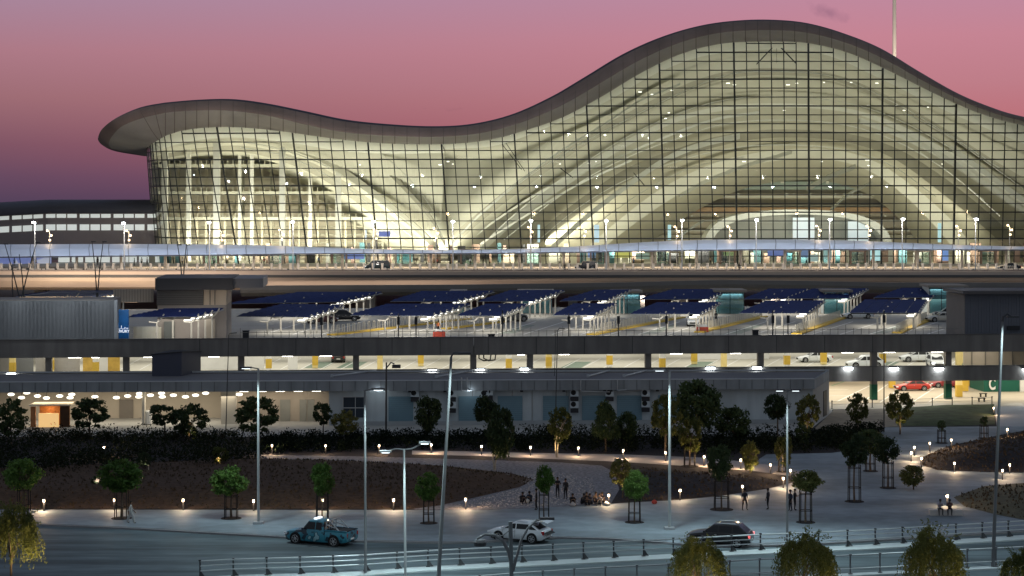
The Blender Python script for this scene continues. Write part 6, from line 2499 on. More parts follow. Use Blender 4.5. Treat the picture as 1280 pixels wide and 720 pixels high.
# ------------------------------------------------------------------ PEOPLE
def person(label, loc, rz, pose, shirt, pants, skin=(.17, .105, .075), hair=(.02, .015, .012), scale=1.0, group=None, robe=False, bag=False):
    v = {}
    if pose in ('stand', 'walk', 'wide', 'arms'):
        hz_ = .93
        st = {'stand': .09, 'wide': .20, 'walk': .10, 'arms': .10}[pose]
        fw = {'walk': .26}.get(pose, .03)
        v['pel'] = (0, 0, hz_)
        v['bel'] = (0, .0, 1.08)
        v['che'] = (0, -.01, 1.30)
        v['nek'] = (0, .0, 1.46)
        v['hd0'] = (0, .015, 1.56)
        v['hd1'] = (0, .02, 1.66)
        v['hd2'] = (0, .01, 1.73)
        for s, sg in (('l', 1), ('r', -1)):
            f = fw * sg
            v['hip' + s] = (.09 * sg, 0, .90)
            v['kne' + s] = (st * sg, f * .6 + .03, .50)
            v['ank' + s] = (st * 1.1 * sg, f - (.05 if f < 0 else 0), .09 + (.05 if f < -.1 else 0))
            v['toe' + s] = (st * 1.2 * sg, f + .15, .04)
            v['sho' + s] = (.17 * sg, 0, 1.41)
            if pose == 'arms':
                v['elb' + s] = (.25 * sg, .04, 1.14)
                v['wri' + s] = (.10 * sg, .24, 1.20)
                v['pal' + s] = (.04 * sg, .28, 1.22)
            else:
                v['elb' + s] = (.24 * sg, -f * .45 - .02, 1.14)
                v['wri' + s] = (.25 * sg, -f * .8 + .06, .90)
                v['pal' + s] = (.25 * sg, -f * .9 + .08, .83)
    else:   # sit on the ground, knees up
        v['pel'] = (0, 0, .13)
        v['bel'] = (0, .04, .30)
        v['che'] = (0, .12, .50)
        v['nek'] = (0, .19, .64)
        v['hd0'] = (0, .23, .73)
        v['hd1'] = (0, .25, .82)
        v['hd2'] = (0, .24, .89)
        for s, sg in (('l', 1), ('r', -1)):
            v['hip' + s] = (.10 * sg, .03, .13)
            v['kne' + s] = (.16 * sg, .38, .48)
            v['ank' + s] = (.14 * sg, .58, .08)
            v['toe' + s] = (.16 * sg, .72, .045)
            v['sho' + s] = (.18 * sg, .16, .59)
            v['elb' + s] = (.24 * sg, .30, .42)
            v['wri' + s] = (.10 * sg, .46, .48)
            v['pal' + s] = (.05 * sg, .50, .50)
        if pose == 'bench':
            for k in list(v):
                x, y, z = v[k]
                if k[:3] in ('ank', 'toe'):
                    v[k] = (x, y - .12, z)
                elif k[:3] == 'kne':
                    v[k] = (x, .44, .50)
                else:
                    v[k] = (x, y, z + .36)
    rad = dict(pel=.145, bel=.135, che=.165, nek=.06, hd0=.075, hd1=.10, hd2=.075, hip=.10, kne=.062, ank=.042, toe=.04, sho=.07, elb=.045, wri=.03, pal=.03)
    if robe:
        rad.update(pel=.17, hip=.13, kne=.12, ank=.10)
    names = list(v)
    idx_ = {n_: i for i, n_ in enumerate(names)}
    E = [('pel', 'bel'), ('bel', 'che'), ('che', 'nek'), ('nek', 'hd0'), ('hd0', 'hd1'), ('hd1', 'hd2')]
    for s in 'lr':
        E += [('pel', 'hip' + s), ('hip' + s, 'kne' + s), ('kne' + s, 'ank' + s), ('ank' + s, 'toe' + s), ('che', 'sho' + s), ('sho' + s, 'elb' + s), ('elb' + s, 'wri' + s), ('wri' + s, 'pal' + s)]
    verts = [v[n_] for n_ in names]
    rads = [rad[n_[:3] if n_[:3] in rad else n_] if n_ not in rad else rad[n_] for n_ in names]
    edges = [(idx_[a], idx_[b]) for a, b in E]
    # fingers
    for s, sg in (('l', 1), ('r', -1)):
        pa, wr = V(v['pal' + s]), V(v['wri' + s])
        d = (pa - wr).normalized()
        sd_ = d.cross(V((sg, 0, 0)))
        sd_ = sd_.normalized() if sd_.length > .1 else V((0, 1, 0))
        for k, (o_, ll) in enumerate(((-.03, .065), (-.01, .08), (.01, .075), (.03, .06), (.045, .035))):
            b = pa + sd_ * o_ + d * .03
            e = b + d * ll * .5
            e2 = e + (d * .8 + V((-sg * .4, 0, 0))).normalized() * ll * .5
            i0 = len(verts)
            verts += [tuple(b), tuple(e), tuple(e2)]
            rads += [.010, .009, .008]
            edges += [(idx_['pal' + s], i0), (i0, i0 + 1), (i0 + 1, i0 + 2)]
    me = bpy.data.meshes.new('skeleton')
    me.from_pydata(verts, edges, [])
    o = bpy.data.objects.new('person', me)
    COL.objects.link(o)
    md = o.modifiers.new('skin', 'SKIN')
    md.use_smooth_shade = True
    md.branch_smoothing = .3
    for i, sv_ in enumerate(me.skin_vertices[0].data):
        sv_.radius = (rads[i], rads[i] * (.75 if i < len(names) and names[i] in ('pel', 'bel', 'che') else 1))
        sv_.use_root = (i == 0)
    o.modifiers.new('sub', 'SUBSURF').levels = 1
    dg = bpy.context.evaluated_depsgraph_get()
    m2 = bpy.data.meshes.new_from_object(o.evaluated_get(dg))
    m2.materials.clear()
    for m_ in (mat('cloth_%s' % str(shirt), shirt, .85, .1, 6), mat('cloth_%s' % str(pants), pants, .85, .1, 6), mat('skin_tone', skin, .6, 0), mat('hair_dark', hair, .8, 0), mat('shoe_dark', (.02, .02, .02), .6, 0)):
        m2.materials.append(m_)
    hz = v['pel'][2]
    nz = v['nek'][2]
    import_v = {k: V(p) for k, p in v.items()}
    for pf in m2.polygons:
        c = pf.center
        hd = import_v['hd1']
        best = min(names, key=lambda k: (c - import_v[k]).length - rad.get(k, rad.get(k[:3], .05)) * .8)
        b3 = best[:3]
        if b3 in ('hd0', 'hd1', 'hd2'):
            mi = 3 if (c.z > hd.z + .03 or c.y < hd.y - .03) else 2
        elif b3 == 'nek':
            mi = 2 if c.z > nz + .02 else 0
        elif b3 in ('wri', 'pal'):
            mi = 2
        elif b3 in ('toe',):
            mi = 4
        elif b3 in ('pel', 'hip', 'kne', 'ank'):
            mi = 1
        else:
            mi = 0
        pf.material_index = mi
        pf.use_smooth = True
    bpy.data.objects.remove(o)
    o = bpy.data.objects.new('person', m2)
    COL.objects.link(o)
    o.location = loc
    o.rotation_euler = (0, 0, rz)
    o.scale = (scale,) * 3
    tag(o, label, 'person', group)
    # face and hair
    hd = import_v['hd1']
    m_ = MB()
    m_.sphere(hd + V((0, -.012, .035)), .108, 10, 6, sc=(1, 1.05, .95))
    m_.build('hair', MATS['hair_dark'], o, world=False, smooth=True)
    m_ = MB()
    for sg in (-1, 1):
        m_.sphere(hd + V((.035 * sg, .088, .0)), .012, 6, 4)
    m_.build('eye', M_black, o, world=False)
    m_ = MB()
    m_.add([hd + V((-.014, .092, -.03)), hd + V((.014, .092, -.03)), hd + V((0, .122, -.03)), hd + V((0, .094, .01))], [(0, 1, 2), (0, 2, 3), (2, 1, 3)])
    m_.build('nose', MATS['skin_tone'], o, world=False)
    if bag:
        m_ = MB()
        m_.sphere((0, -.2, 1.22), .2, 10, 8, sc=(.8, .6, 1.15))
        b_ = m_.build('backpack', mat('bag_black', (.02, .02, .025), .8, .1, 4), None)
        b_.location = loc
        b_.rotation_euler = (0, 0, rz)
        tag(b_, 'black rounded backpack worn by the standing man on the gravel', 'backpack')
    return o


def gp_(x, y):
    p = G(x, y, 0)
    p.z = gz(p.x, p.y) + .006
    p2 = G(x, y, p.z)
    p2.z = p.z
    return tuple(p2)


DK, NV, BK = (.02, .021, .026), (.03, .035, .055), (.012, .012, .014)
person('man in pale long clothes walking along the pavement at left', gp_(163.5, 654), R(-80), 'walk', (.42, .43, .42), (.38, .39, .38), robe=True)
person('man in black standing on the gravel, left one of the standing two', gp_(697, 622), R(180), 'arms', BK, BK)
person('man in dark clothes with a backpack standing on the gravel', gp_(707, 624), R(150), 'stand', DK, BK, bag=True)
person('person in dark clothes standing on the pavement edge beside the narrow tree', gp_(670.5, 637.5), R(90), 'stand', BK, BK)
person('lone man in dark clothes standing with legs apart on the open pavement', gp_(931, 638), R(200), 'wide', DK, BK)
person('person in dark clothes seen side on, in the middle of the open pavement', gp_(960, 637), R(60), 'stand', DK, BK)
person('left one of the two men standing by the slender twin headed post', gp_(988, 639), R(120), 'stand', NV, BK)
person('right one of the two men standing by the slender twin headed post', gp_(993.5, 638), R(-120), 'arms', BK, BK)
sit = [(652, 629, 'leftmost of the people seated on the gravel', DK, 200), (663, 628, 'seated person with a pale bag, second from left on the gravel', NV, 160), (715, 631, 'seated person just below the man with the backpack', BK, 190),
       (727, 631, 'seated person in black, left in the tight group', DK, 230), (733, 629, 'seated person in the tight group, second from its left', BK, 180), (739, 631, 'seated person at the middle of the tight group', NV, 150),
       (744, 629, 'taller seated person in the tight group wearing brown', (.10, .075, .06), 190), (750, 631, 'seated person in blue grey, right in the tight group', (.10, .12, .15), 170), (756, 629.5, 'last seated person of the tight group beside the lit path light', (.07, .05, .045), 120)]
for x, y, lb, c_, a in sit:
    person(lb, gp_(x, y), R(a), 'sit', c_, BK, scale=1.06)
# things on the ground by the seated group
for x, y, lb, c_ in ((659, 629, 'pale cloth bag by the seated person at left', (.55, .53, .5)), (758, 632, 'crumpled pale bag by the right end of the seated group', (.6, .58, .53)), (716, 633, 'small pale bag before the person below the backpack', (.35, .33, .33)), (818, 630, 'red bag lying on the dark planting edge', (.35, .05, .04))):
    p = gp_(x, y)
    m_ = MB()
    m_.sphere((p[0], p[1], p[2] + .16), .22, 8, 6, sc=(1.1, .8, .85))
    m_.tube((p[0] - .08, p[1], p[2] + .3), (p[0], p[1], p[2] + .42), .02, .02, 4)
    m_.tube((p[0], p[1], p[2] + .42), (p[0] + .08, p[1], p[2] + .3), .02, .02, 4)
    tag(m_.build('bag', mat('bag_%d' % x, c_, .8, .2, 5)), lb, 'bag')
# seated pair at right on a low concrete bench
bp = gp_(1182, 644)
t = thing('concrete_bench', 'pale low concrete bench under the seated pair at right', 'bench', bp)
MB().box((bp[0], bp[1], .22), (2.6, .6, .40)).build('seat', mat('bench_conc', (.5, .46, .43), .8, .08, 1), t)
MB().box((bp[0], bp[1] + .02, .43), (2.7, .68, .06)).build('top_slab', mat('bench_conc', (.5, .46, .43), .8, .08, 1), t)
person('left one of the pair seated on the concrete bench, in a pale top', (bp[0] - .5, bp[1] - .1, .07), R(180), 'bench', (.32, .30, .33), BK)
person('right one of the pair seated on the concrete bench, in dark clothes', (bp[0] + .3, bp[1] - .1, .07), R(170), 'bench', (.10, .05, .05), BK)
# small person in white and marshals on the decks
dkp = [(548, 417, 'worker in an orange vest beside the yellow island on the top deck', (.6, .18, .06)), (706, 333, 'person in black on the upper roadway kerb', BK), (924, 333, 'person in dark clothes at the upper roadway kerb right of centre', BK),
       (895, 404, 'person beside the small white cart on the top deck', DK)]
for x, y, lb, c_ in dkp:
    z = ZD if y > 380 else Z0 + .3
    D = F * (H - z) / (y - YH) if y > 380 else 378
    X = (x - 640) * D / F
    person(lb, (X, D, z), R(180), 'stand', c_, BK)
for i in range(26):
    x = [18, 45, 122, 168, 177, 184, 228, 268, 330, 352, 398, 520, 546, 588, 604, 612, 700, 712, 792, 852, 888, 930, 1008, 1090, 1150, 1215][i]
    D = rnd.choice((413, 417, 421))
    cc_ = rnd.choice([BK, (.5, .5, .48), NV, (.4, .1, .08), (.5, .38, .25), (.12, .2, .35)])
    person('tiny figure on the kerbside of the terminal, %s' % ('far left under the billboard' if x < 50 else 'under the canopy at ' + ('left' if x < 400 else 'centre' if x < 850 else 'right')),
           ((x - 640) * D / F, D, Z0 + .18), R(rnd.uniform(0, 360)), rnd.choice(('stand', 'walk')), cc_, BK, group='tiny people on the terminal kerb %s' % ('far left' if x < 50 else 'left' if x < 400 else 'centre' if x < 850 else 'right'))
# luggage trolleys in rows on the kerb
pt = thing('luggage_trolley', 'pale luggage trolley parked in a nested row on the terminal kerb', 'luggage trolley', (0, 0, 0), 0, 'nested luggage trolleys on the kerb')
m_ = MB()
m_.box((0, 0, .3), (.5, .9, .06)).box((0, -.4, .75), (.5, .05, .9)).box((0, -.5, 1.2), (.55, .06, .1))
m_.build('frame', mat('trolley', (.6, .55, .48), .5, .05, 1, metal=.3), pt, world=False)
for dx, dy in ((-.2, -.35), (.2, -.35), (-.2, .4), (.2, .4)):
    MB().tube((dx - .03, dy, .1), (dx + .03, dy, .1), .1, .1, 8).build('wheel', M_black, pt, world=False)
first = True
for x0, n in ((104, 12), (132, 8), (816, 14), (865, 12), (655, 5), (1252, 6)):
    for k in range(n):
        o = pt if first else copy_tree(pt)
        first = False
        x = x0 + k * 2.6
        o.location = ((x - 640) * 384 / F, 384, Z0)
        o.rotation_euler = (0, 0, R(90))
# ------------------------------------------------------------------ VEHICLES
def carpaint(name, col, rough=.3, metal=.2):
    return mat(name, col, rough, .03, 1, 0, metal, .5, coat=.5)


M_cg = mat('car_glass', (.008, .010, .013), .28, 0, 1, spec=.35)
M_tyre = mat('tyre', (.015, .015, .016), .85, 0)
M_rim = mat('rim', (.45, .46, .47), .35, 0, 1, metal=.8)
M_red = mat('tail_lamp', (.35, .015, .015), .3, 0)
M_hl_ = mat('head_lamp', (.75, .78, .8), .15, 0)
SPEC = {  # L, W, belt, roof, cowl, roof front, roof rear, deck end, hood z, trunk z, wheel r, front axle, rear axle
    'sedan': dict(L=4.7, W=1.82, belt=.93, roof=1.44, c=(.95, .15, -1.15, -1.85), hood=.80, tail=.98, wr=.33, ax=(1.40, -1.40)),
    'suv': dict(L=4.8, W=1.92, belt=1.05, roof=1.68, c=(1.15, .30, -1.55, -2.25), hood=.98, tail=1.10, wr=.38, ax=(1.45, -1.45)),
    'hatch': dict(L=4.6, W=1.84, belt=.98, roof=1.52, c=(1.15, .15, -1.15, -2.0), hood=.90, tail=1.04, wr=.35, ax=(1.38, -1.38)),
    'pickup': dict(L=5.35, W=1.88, belt=1.12, roof=1.82, c=(1.12, .58, -.62, -.72), hood=1.02, tail=1.10, wr=.39, ax=(1.65, -1.60)),
    'van': dict(L=5.2, W=1.95, belt=1.15, roof=1.95, c=(1.85, 1.15, -2.3, -2.52), hood=1.05, tail=1.2, wr=.35, ax=(1.60, -1.55)),
    'jeep': dict(L=4.4, W=1.88, belt=1.12, roof=1.82, c=(.85, .60, -2.05, -2.18), hood=1.08, tail=1.12, wr=.40, ax=(1.35, -1.35)),
}


def car(name, label, cat, loc, rz, kind, paint, rim=None, group=None, tailgate=False, headon=False, tail_on=False, rollbar=False, lightbar=False):
    s = SPEC[kind]
    t = thing(name, label, cat, loc, rz, group)
    Lh, Wh, zb = s['L'] / 2, s['W'] / 2, .24
    c0, c1, c2, c3 = s['c']
    belt, roof = s['belt'], s['roof']
    mb = MB()

    def ring(x, w_, ztop, zbot, crown=.03):
        return [(x, -w_ * .90, zbot), (x, -w_, zbot + .18), (x, -w_, lerp(zbot, ztop, .62)), (x, -w_ * .95, ztop - .05), (x, -w_ * .80, ztop), (x, 0, ztop + crown), (x, w_ * .80, ztop), (x, w_ * .95, ztop - .05),
                (x, w_, lerp(zbot, ztop, .62)), (x, w_, zbot + .18), (x, w_ * .90, zbot), (x, 0, zbot)]
    rs = [ring(Lh, Wh * .72, s['hood'] * .70, zb + .14), ring(Lh - .12, Wh * .86, s['hood'] * .84, zb + .02), ring(Lh - .45, Wh * .96, s['hood'] * .94, zb), ring((Lh + c0) / 2, Wh, s['hood'] * .985, zb), ring(c0, Wh, belt, zb),
          ring(c1, Wh, belt, zb), ring(-.2, Wh, belt, zb), ring(c2, Wh, belt + .01, zb)]
    if kind == 'pickup':
        rs += [ring(c3, Wh, belt, zb), ring(-Lh + .4, Wh * .99, belt - .01, zb + .05), ring(-Lh + .04, Wh * .97, belt - .03, zb + .12), ring(-Lh, Wh * .94, belt - .08, zb + .2)]
    else:
        rs += [ring(c3, Wh * .99, s['tail'], zb), ring(-Lh + .12, Wh * .93, s['tail'] - .05, zb + .06), ring(-Lh, Wh * .84, s['tail'] - .16, zb + .16)]
    mb.loft(rs, close=True)
    n = 12
    mb.f.append(tuple(range(n)))
    mb.m.append(0)
    o0 = (len(rs) - 1) * n
    mb.f.append(tuple(range(o0, o0 + n))[::-1])
    mb.m.append(0)
    # cabin
    cz = belt - .03
    wr_ = Wh * .76

    def cr(x, z, w_):
        return [(x, -w_, z), (x, -w_ * .86, z + .04), (x, 0, z + .06), (x, w_ * .86, z + .04), (x, w_, z)]
    bot = [(c0, Wh * .90), (c1 - .05, Wh * .93), (c2, Wh * .93), (c3, Wh * .88)]
    # cabin body as 4 stations: cowl(low) -> roof front -> roof rear -> tail(low)
    low0, low3 = [(c0, y, cz) for y in (-Wh * .9, -Wh * .6, 0, Wh * .6, Wh * .9)], [(c3, y, cz) for y in (-Wh * .88, -Wh * .6, 0, Wh * .6, Wh * .88)]
    top1, top2 = cr(c1, roof - .06, wr_), cr(c2, roof - .07, wr_ * .98)
    midr = cr((c1 + c2) / 2, roof - .04, wr_)
    mb.loft([low0, top1, midr, top2, low3])
    # sides
    for sg, k in ((-1, 0), (1, 4)):
        pts = [low0[k], top1[k], midr[k], top2[k], low3[k]]
        lo = [(x, sg * Wh * .93, cz) for x in (c0, c1, (c1 + c2) / 2, c2, c3)]
        mb.loft([lo, pts] if sg < 0 else [pts, lo])
    bd_ = mb.build('body', paint, t, world=False, smooth=True)
    bd_.data.set_sharp_from_angle(angle=R(38))

    # side windows
    def side(x, z, sg, off=.014):
        f = (z - cz) / (roof - .06 - cz)
        return V((x, sg * (lerp(Wh * .93, wr_, f) + off), z))

    def frontx(z):
        return lerp(c0, c1, (z - cz) / (roof - .06 - cz))

    def rearx(z):
        return lerp(c3, c2, (z - cz) / (roof - .07 - cz))
    zl, zh = belt + .03, roof - .14
    if kind == 'pickup':
        cuts = [(None, .02), (-.04, None)] if c2 > -.7 else [(None, 0)]
    elif kind == 'sedan':
        cuts = [(None, -.25), (-.32, None)]
    else:
        cuts = [(None, .0), (-.08, -1.05), (-1.13, None)]
    for sg in (-1, 1):
        for a, b in cuts:
            xa = (lambda z: frontx(z) - .12) if a is None else (lambda z, a=a: a)
            xb = (lambda z: rearx(z) + .14) if b is None else (lambda z, b=b: b)
            q = [side(xa(zl), zl, sg), side(xb(zl), zl, sg), side(xb(zh), zh, sg), side(xa(zh), zh, sg)]
            MB().add(q, [(0, 1, 2, 3)]).build('window', M_cg, t, world=False)
    # windscreen and rear window
    def fw(z, y):
        return V((frontx(z) + .02, y, z + .015))

    def rw(z, y):
        return V((rearx(z) - .02, y, z + .015))
    wl, wh_ = Wh * .80, wr_ * .86
    MB().add([fw(zl, -wl), fw(zl, wl), fw(zh + .03, wh_), fw(zh + .03, -wh_)], [(0, 1, 2, 3)]).build('windscreen', M_cg, t, world=False)
    if not tailgate:
        MB().add([rw(zl + .02, -wl), rw(zl + .02, wl), rw(zh, wh_), rw(zh, -wh_)], [(0, 1, 2, 3)]).build('rear_window', M_cg, t, world=False)
    else:
        MB().add([rw(cz - .3, -wl) + V((-.06, 0, 0)), rw(cz - .3, wl) + V((-.06, 0, 0)), rw(zh, wh_), rw(zh, -wh_)], [(0, 1, 2, 3)]).build('boot_opening', M_black, t, world=False)
        m_ = MB()
        hx, hz = c2 - .02, roof - .02
        e = V((-.95, 0, .10))
        m_.hexa([V((hx, -wh_, hz)), V((hx, wh_, hz)), V((hx, wh_, hz)) + e, V((hx, -wh_, hz)) + e], [V((hx, -wh_, hz + .05)), V((hx, wh_, hz + .05)), V((hx, wh_, hz + .06)) + e, V((hx, -wh_, hz + .06)) + e])
        m_.hexa([V((hx, -wh_, hz)) + e, V((hx, wh_, hz)) + e, V((hx - .35, wh_, hz - .1)) + e, V((hx - .35, -wh_, hz - .1)) + e], [V((hx, -wh_, hz + .06)) + e, V((hx, wh_, hz + .06)) + e, V((hx - .35, wh_, hz - .05)) + e, V((hx - .35, -wh_, hz - .05)) + e])
        tg = m_.build('tailgate', paint, t, world=False)
        MB().add([V((hx - .1, -wh_ * .85, hz - .012)), V((hx - .1, wh_ * .85, hz - .012)), V((hx - .8, wh_ * .85, hz + .05)), V((hx - .8, -wh_ * .85, hz + .05))], [(0, 1, 2, 3)]).build('gate_window', M_cg, tg, world=False)
    # wheels
    wr0 = s['wr']
    for ax in s['ax']:
        for sg in (-1, 1):
            y = sg * (Wh - .10)
            arch = MB()
            arch.tube((ax, sg * (Wh - .28), wr0 + .02), (ax, sg * (Wh + .006), wr0 + .02), wr0 + .075, wr0 + .075, 20)
            arch.build('wheel_arch', M_black, t, world=False)
            w_ = MB()
            w_.tube((ax, y - sg * .12, wr0), (ax, y + sg * .13, wr0), wr0, wr0, 20)
            wo = w_.build('wheel', M_tyre, t, world=False)
            r_ = MB()
            r_.tube((ax, y + sg * .10, wr0), (ax, y + sg * .142, wr0), wr0 * .40, wr0 * .22, 12)
            for k in range(6):
                a = k * math.pi / 3 + .2
                p0 = V((ax, y + sg * .138, wr0))
                p1 = p0 + V((math.cos(a) * wr0 * .66, 0, math.sin(a) * wr0 * .66))
                r_.tube(p0, p1, .035, .03, 4)
            for k in range(20):
                a, b = k * math.pi / 10, (k + 1) * math.pi / 10
                p0 = V((ax + math.cos(a) * wr0 * .68, y + sg * .136, wr0 + math.sin(a) * wr0 * .68))
                p1 = V((ax + math.cos(b) * wr0 * .68, y + sg * .136, wr0 + math.sin(b) * wr0 * .68))
                r_.tube(p0, p1, .022, .022, 4, caps=False)
            r_.build('rim', rim or M_rim, wo, world=False)
    # lamps
    hz_ = s['hood'] * .72
    for sg in (-1, 1):
        MB().box((Lh - .16, sg * Wh * .72, hz_), (.30, .36, .15), sg * -.35).build('headlight', M_hl_ if not headon else emat('headlamp_on', (.9, .95, 1), 5), t, world=False)
        MB().box((-Lh + .10, sg * Wh * .78, (s['tail'] if kind != 'pickup' else belt) - .24), (.22, .24, .26), sg * .25).build('tail_light', M_red if not tail_on else emat('tail_on', (1, .08, .06), 1.2), t, world=False)
        MB().box((c0 - .18, sg * (Wh + .10), belt + .06), (.14, .20, .14)).build('mirror', paint, t, world=False)
        for hx in ((c0 - 1.0, c0 - 2.0) if kind != 'pickup' else (c0 - .95, c0 - 1.8)):
            MB().box((hx, sg * (Wh + .012), belt - .16), (.18, .03, .035)).build('door_handle', M_rim if kind != 'pickup' else M_black, t, world=False)
        for hx in ((c0 - .1, c0 - 1.14, c0 - 2.14) if kind != 'pickup' else (c0 - .05, c0 - 1.08, c0 - 1.95)):
            MB().box((hx, sg * (Wh + .002), (belt + .35) / 2), (.014, .012, belt - .42)).build('door_gap', M_black, t, world=False)
    MB().box((Lh - .04, 0, .50), (.12, Wh * 1.1, .22)).build('grille', M_black, t, world=False)
    MB().box((-Lh - .01, 0, .55), (.03, .50, .12)).build('number_plate', M_white, t, world=False)
    MB().box((0, 0, .235), (s['L'] * .9, Wh * 1.7, .08)).build('underbody', M_black, t, world=False)
    if kind == 'pickup':
        MB().box(((c3 - Lh) / 2 - .02, 0, belt + .012), (Lh + c3 - .18, Wh * 1.72, .06)).build('load_bed', M_black, t, world=False)
        for sg in (-1, 1):
            MB().box(((c3 - Lh) / 2, sg * Wh * .91, belt + .03), (Lh + c3, .07, .08)).build('bed_rail', paint, t, world=False)
    if rollbar:
        m_ = MB()
        for sg in (-1, 1):
            y = sg * Wh * .78
            m_.path([(c3 - .12, y, belt), (c3 - .22, y, roof - .02), (c3 - .5, y, roof + .02), (c3 - 1.25, y, belt)], .045, 6)
            m_.path([(c3 - .20, y, roof - .3), (c3 - .9, y, belt + .22)], .035, 6)
        m_.tube((c3 - .3, -Wh * .78, roof), (c3 - .3, Wh * .78, roof), .045, .045, 6)
        m_.tube((c3 - .22, -Wh * .78, roof - .3), (c3 - .22, Wh * .78, roof - .3), .035, .035, 6)
        for k in range(-1, 2):
            m_.tube((c3 - .26, k * .35, roof), (c3 - .2, k * .35, belt), .03, .03, 6)
        m_.build('roll_bar', M_galv, t, world=False)
    if lightbar:
        MB().box((c1 - .35, 0, roof + .06), (.22, .9, .10)).build('roof_lamp', emat('roof_lamp', (.85, .95, 1), 1.5), t, world=False)
    # roof rails
    if kind in ('suv', 'hatch'):
        for sg in (-1, 1):
            MB().tube((c1 - .2, sg * wr_ * .9, roof + .03), (c2 + .2, sg * wr_ * .9, roof + .02), .025, .025, 5).build('roof_rail', M_galv, t, world=False)
    return t


# livery of the pickup: teal with dark and pale blotches
ml = bpy.data.materials.new('patterned_teal_paint')
ml.use_nodes = True
n_ = ml.node_tree
b_ = n_.nodes['Principled BSDF']
b_.inputs['Roughness'].default_value = .35
b_.inputs['Coat Weight'].default_value = .4
tc_ = n_.nodes.new('ShaderNodeTexCoord')
nz_ = n_.nodes.new('ShaderNodeTexNoise')
nz_.inputs['Scale'].default_value = 1.7
nz_.inputs['Detail'].default_value = 2.5
n_.links.new(tc_.outputs['Object'], nz_.inputs['Vector'])
r_ = n_.nodes.new('ShaderNodeValToRGB')
r_.color_ramp.interpolation = 'CONSTANT'
e_ = r_.color_ramp.elements
e_[0].position = 0
e_[0].color = (.01, .03, .05, 1)
e_[1].position = .42
e_[1].color = (.03, .20, .27, 1)
x_ = e_.new(.58)
x_.color = (.015, .09, .13, 1)
x_ = e_.new(.65)
x_.color = (.25, .42, .46, 1)
n_.links.new(nz_.outputs['Fac'], r_.inputs['Fac'])
n_.links.new(r_.outputs['Color'], b_.inputs['Base Color'])

W_ = carpaint('car_white', (.72, .76, .78))
K_ = carpaint('car_black', (.008, .008, .009), .35, 0)
DG = carpaint('car_darkgreen', (.03, .045, .042))
SV = carpaint('car_silver', (.52, .50, .44))


def rd(x, y, z=-.12):
    g = G(x, y, z)
    return (g.x, g.y, z + .004)


car('pickup_truck', 'teal patterned pickup truck with steel roll bar parked on the road', 'pickup truck', rd(401, 679), R(156), 'pickup', ml, rollbar=True, lightbar=True)
car('white_car', 'white car with its tailgate raised behind the dark curved lamp post', 'car', rd(650, 675.5), R(155), 'hatch', W_, tailgate=True)
car('dark_car', 'black estate car with red tail lamps beyond the railing', 'car', rd(900, 681), R(162), 'suv', K_, tail_on=True)


def dk(x, y, z):
    D = F * (H - z) / (y - YH)
    return ((x - 640) * D / F, D, z)


car('minivan', 'dark green minivan on the upper roadway left of centre', 'van', (P(472, 0, 396).x, 396, Z0), R(183), 'van', DG)
car('off_road_car', 'black off road car on the upper roadway at centre', 'car', (P(732, 0, 396).x, 396, Z0), R(180), 'jeep', K_)
car('sedan_car', 'black saloon car on the upper roadway at the right edge', 'car', (P(1261, 0, 396).x, 396, Z0), R(180), 'sedan', K_)
car('sedan_car', 'silver saloon car on the top deck before a black car', 'car', dk(1177, 402, ZD), R(188), 'sedan', SV)
car('sedan_car', 'black car behind the silver saloon on the top deck', 'car', dk(1186, 397.5, ZD), R(172), 'suv', K_)
car('white_car', 'low white estate car half under a solar roof', 'car', dk(1072, 398, ZD), R(185), 'sedan', W_)
car('off_road_car', 'grey off road car before the bright lobby', 'car', dk(641, 402, ZD), R(30), 'jeep', carpaint('car_grey', (.10, .10, .10)))
car('dark_car', 'dark red car under the second solar roof', 'car', dk(401, 404, ZD), R(20), 'suv', carpaint('car_maroon', (.08, .02, .02)))
car('dark_car', 'dark car beside the dark red car under the second solar roof', 'car', dk(430, 401, ZD), R(10), 'suv', K_)
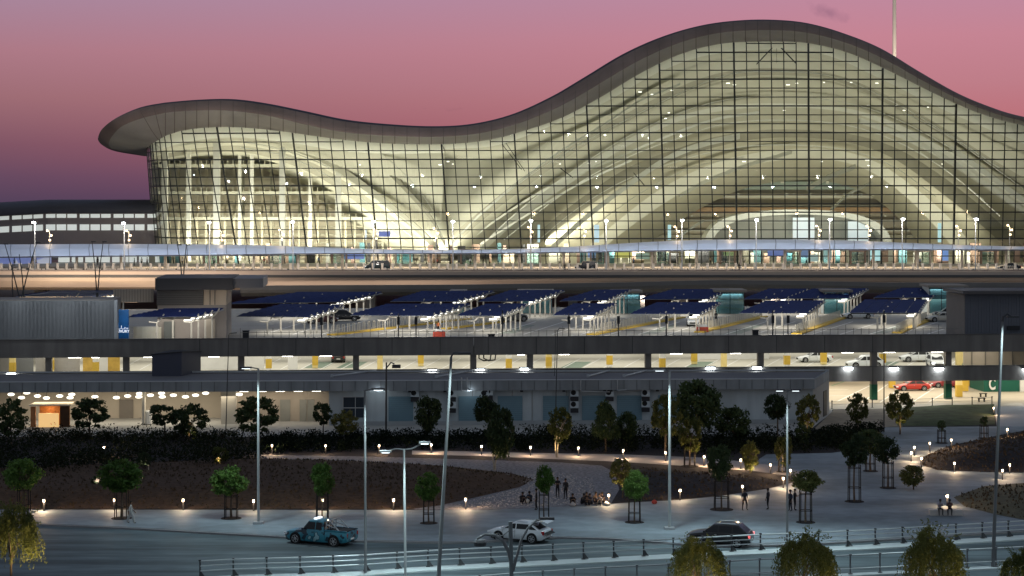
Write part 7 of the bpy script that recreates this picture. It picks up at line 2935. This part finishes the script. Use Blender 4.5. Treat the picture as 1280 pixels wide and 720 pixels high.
car('white_car', 'small white van front on by the yellow island of the top deck', 'car', dk(868, 407, ZD), R(-100), 'jeep', W_)
car('white_car', 'white off road car parked on the lower deck near the right', 'car', dk(1081, 460, 3.6), R(185), 'suv', W_)
car('white_car', 'white car facing out of the lower deck with lit headlights', 'car', dk(1170, 459, 3.6), R(-92), 'suv', W_, headon=True)
car('white_car', 'white car far inside the lower deck, behind the parked off road car', 'car', dk(1018, 452.5, 3.6), R(183), 'sedan', W_)
car('white_car', 'white low car inside the lower deck between the two bright cars', 'car', dk(1146, 452, 3.6), R(183), 'hatch', W_)
car('dark_car', 'black car far inside the lower deck left of centre', 'car', dk(423, 452, 3.6), R(95), 'sedan', K_)
RD_ = carpaint('car_red', (.45, .03, .02))
car('red_car', 'red car on the garage ground floor, the left one', 'car', dk(1140, 488, 0), R(186), 'sedan', RD_, tail_on=True)
car('red_car', 'red car on the garage ground floor, the right one', 'car', dk(1183, 484, 0), R(184), 'sedan', carpaint('car_darkred', (.3, .03, .04)), tail_on=True)

# red and white barrier by the top deck cart
for i, (x, y) in enumerate(((549, 421), (878, 415))):
    p = dk(x, y, ZD)
    t = thing('road_barrier', ['red and white barrier near the long yellow island, left one', 'red and white barrier by the small white van on the top deck'][i], 'barrier', p)
    MB().box((p[0], p[1], p[2] + .35), (1.6, .4, .7)).build('base', mat('barrier_red', (.5, .08, .05), .6, .1, 2), t)
    MB().box((p[0], p[1], p[2] + .85), (1.3, .3, .3)).build('top', M_white, t)

# brown bird-like litter on the pavement before the garage: two low benches
for i, (x, y) in enumerate(((1229, 496), (1227, 502))):
    p = dk(x, y, 0.02)
    t = thing('low_bench', 'dark low bench on the pale ground before the green room, %s one' % ('upper', 'lower')[i], 'bench', p)
    MB().box((p[0], p[1], .45), (.95, .4, .07), .2).build('seat', M_wood, t)
    for dx in (-.35, .35):
        MB().box((p[0] + dx, p[1] + dx * .2, .22), (.08, .35, .42), .2).build('leg', M_wood, t)

print('objects', len(bpy.data.objects))
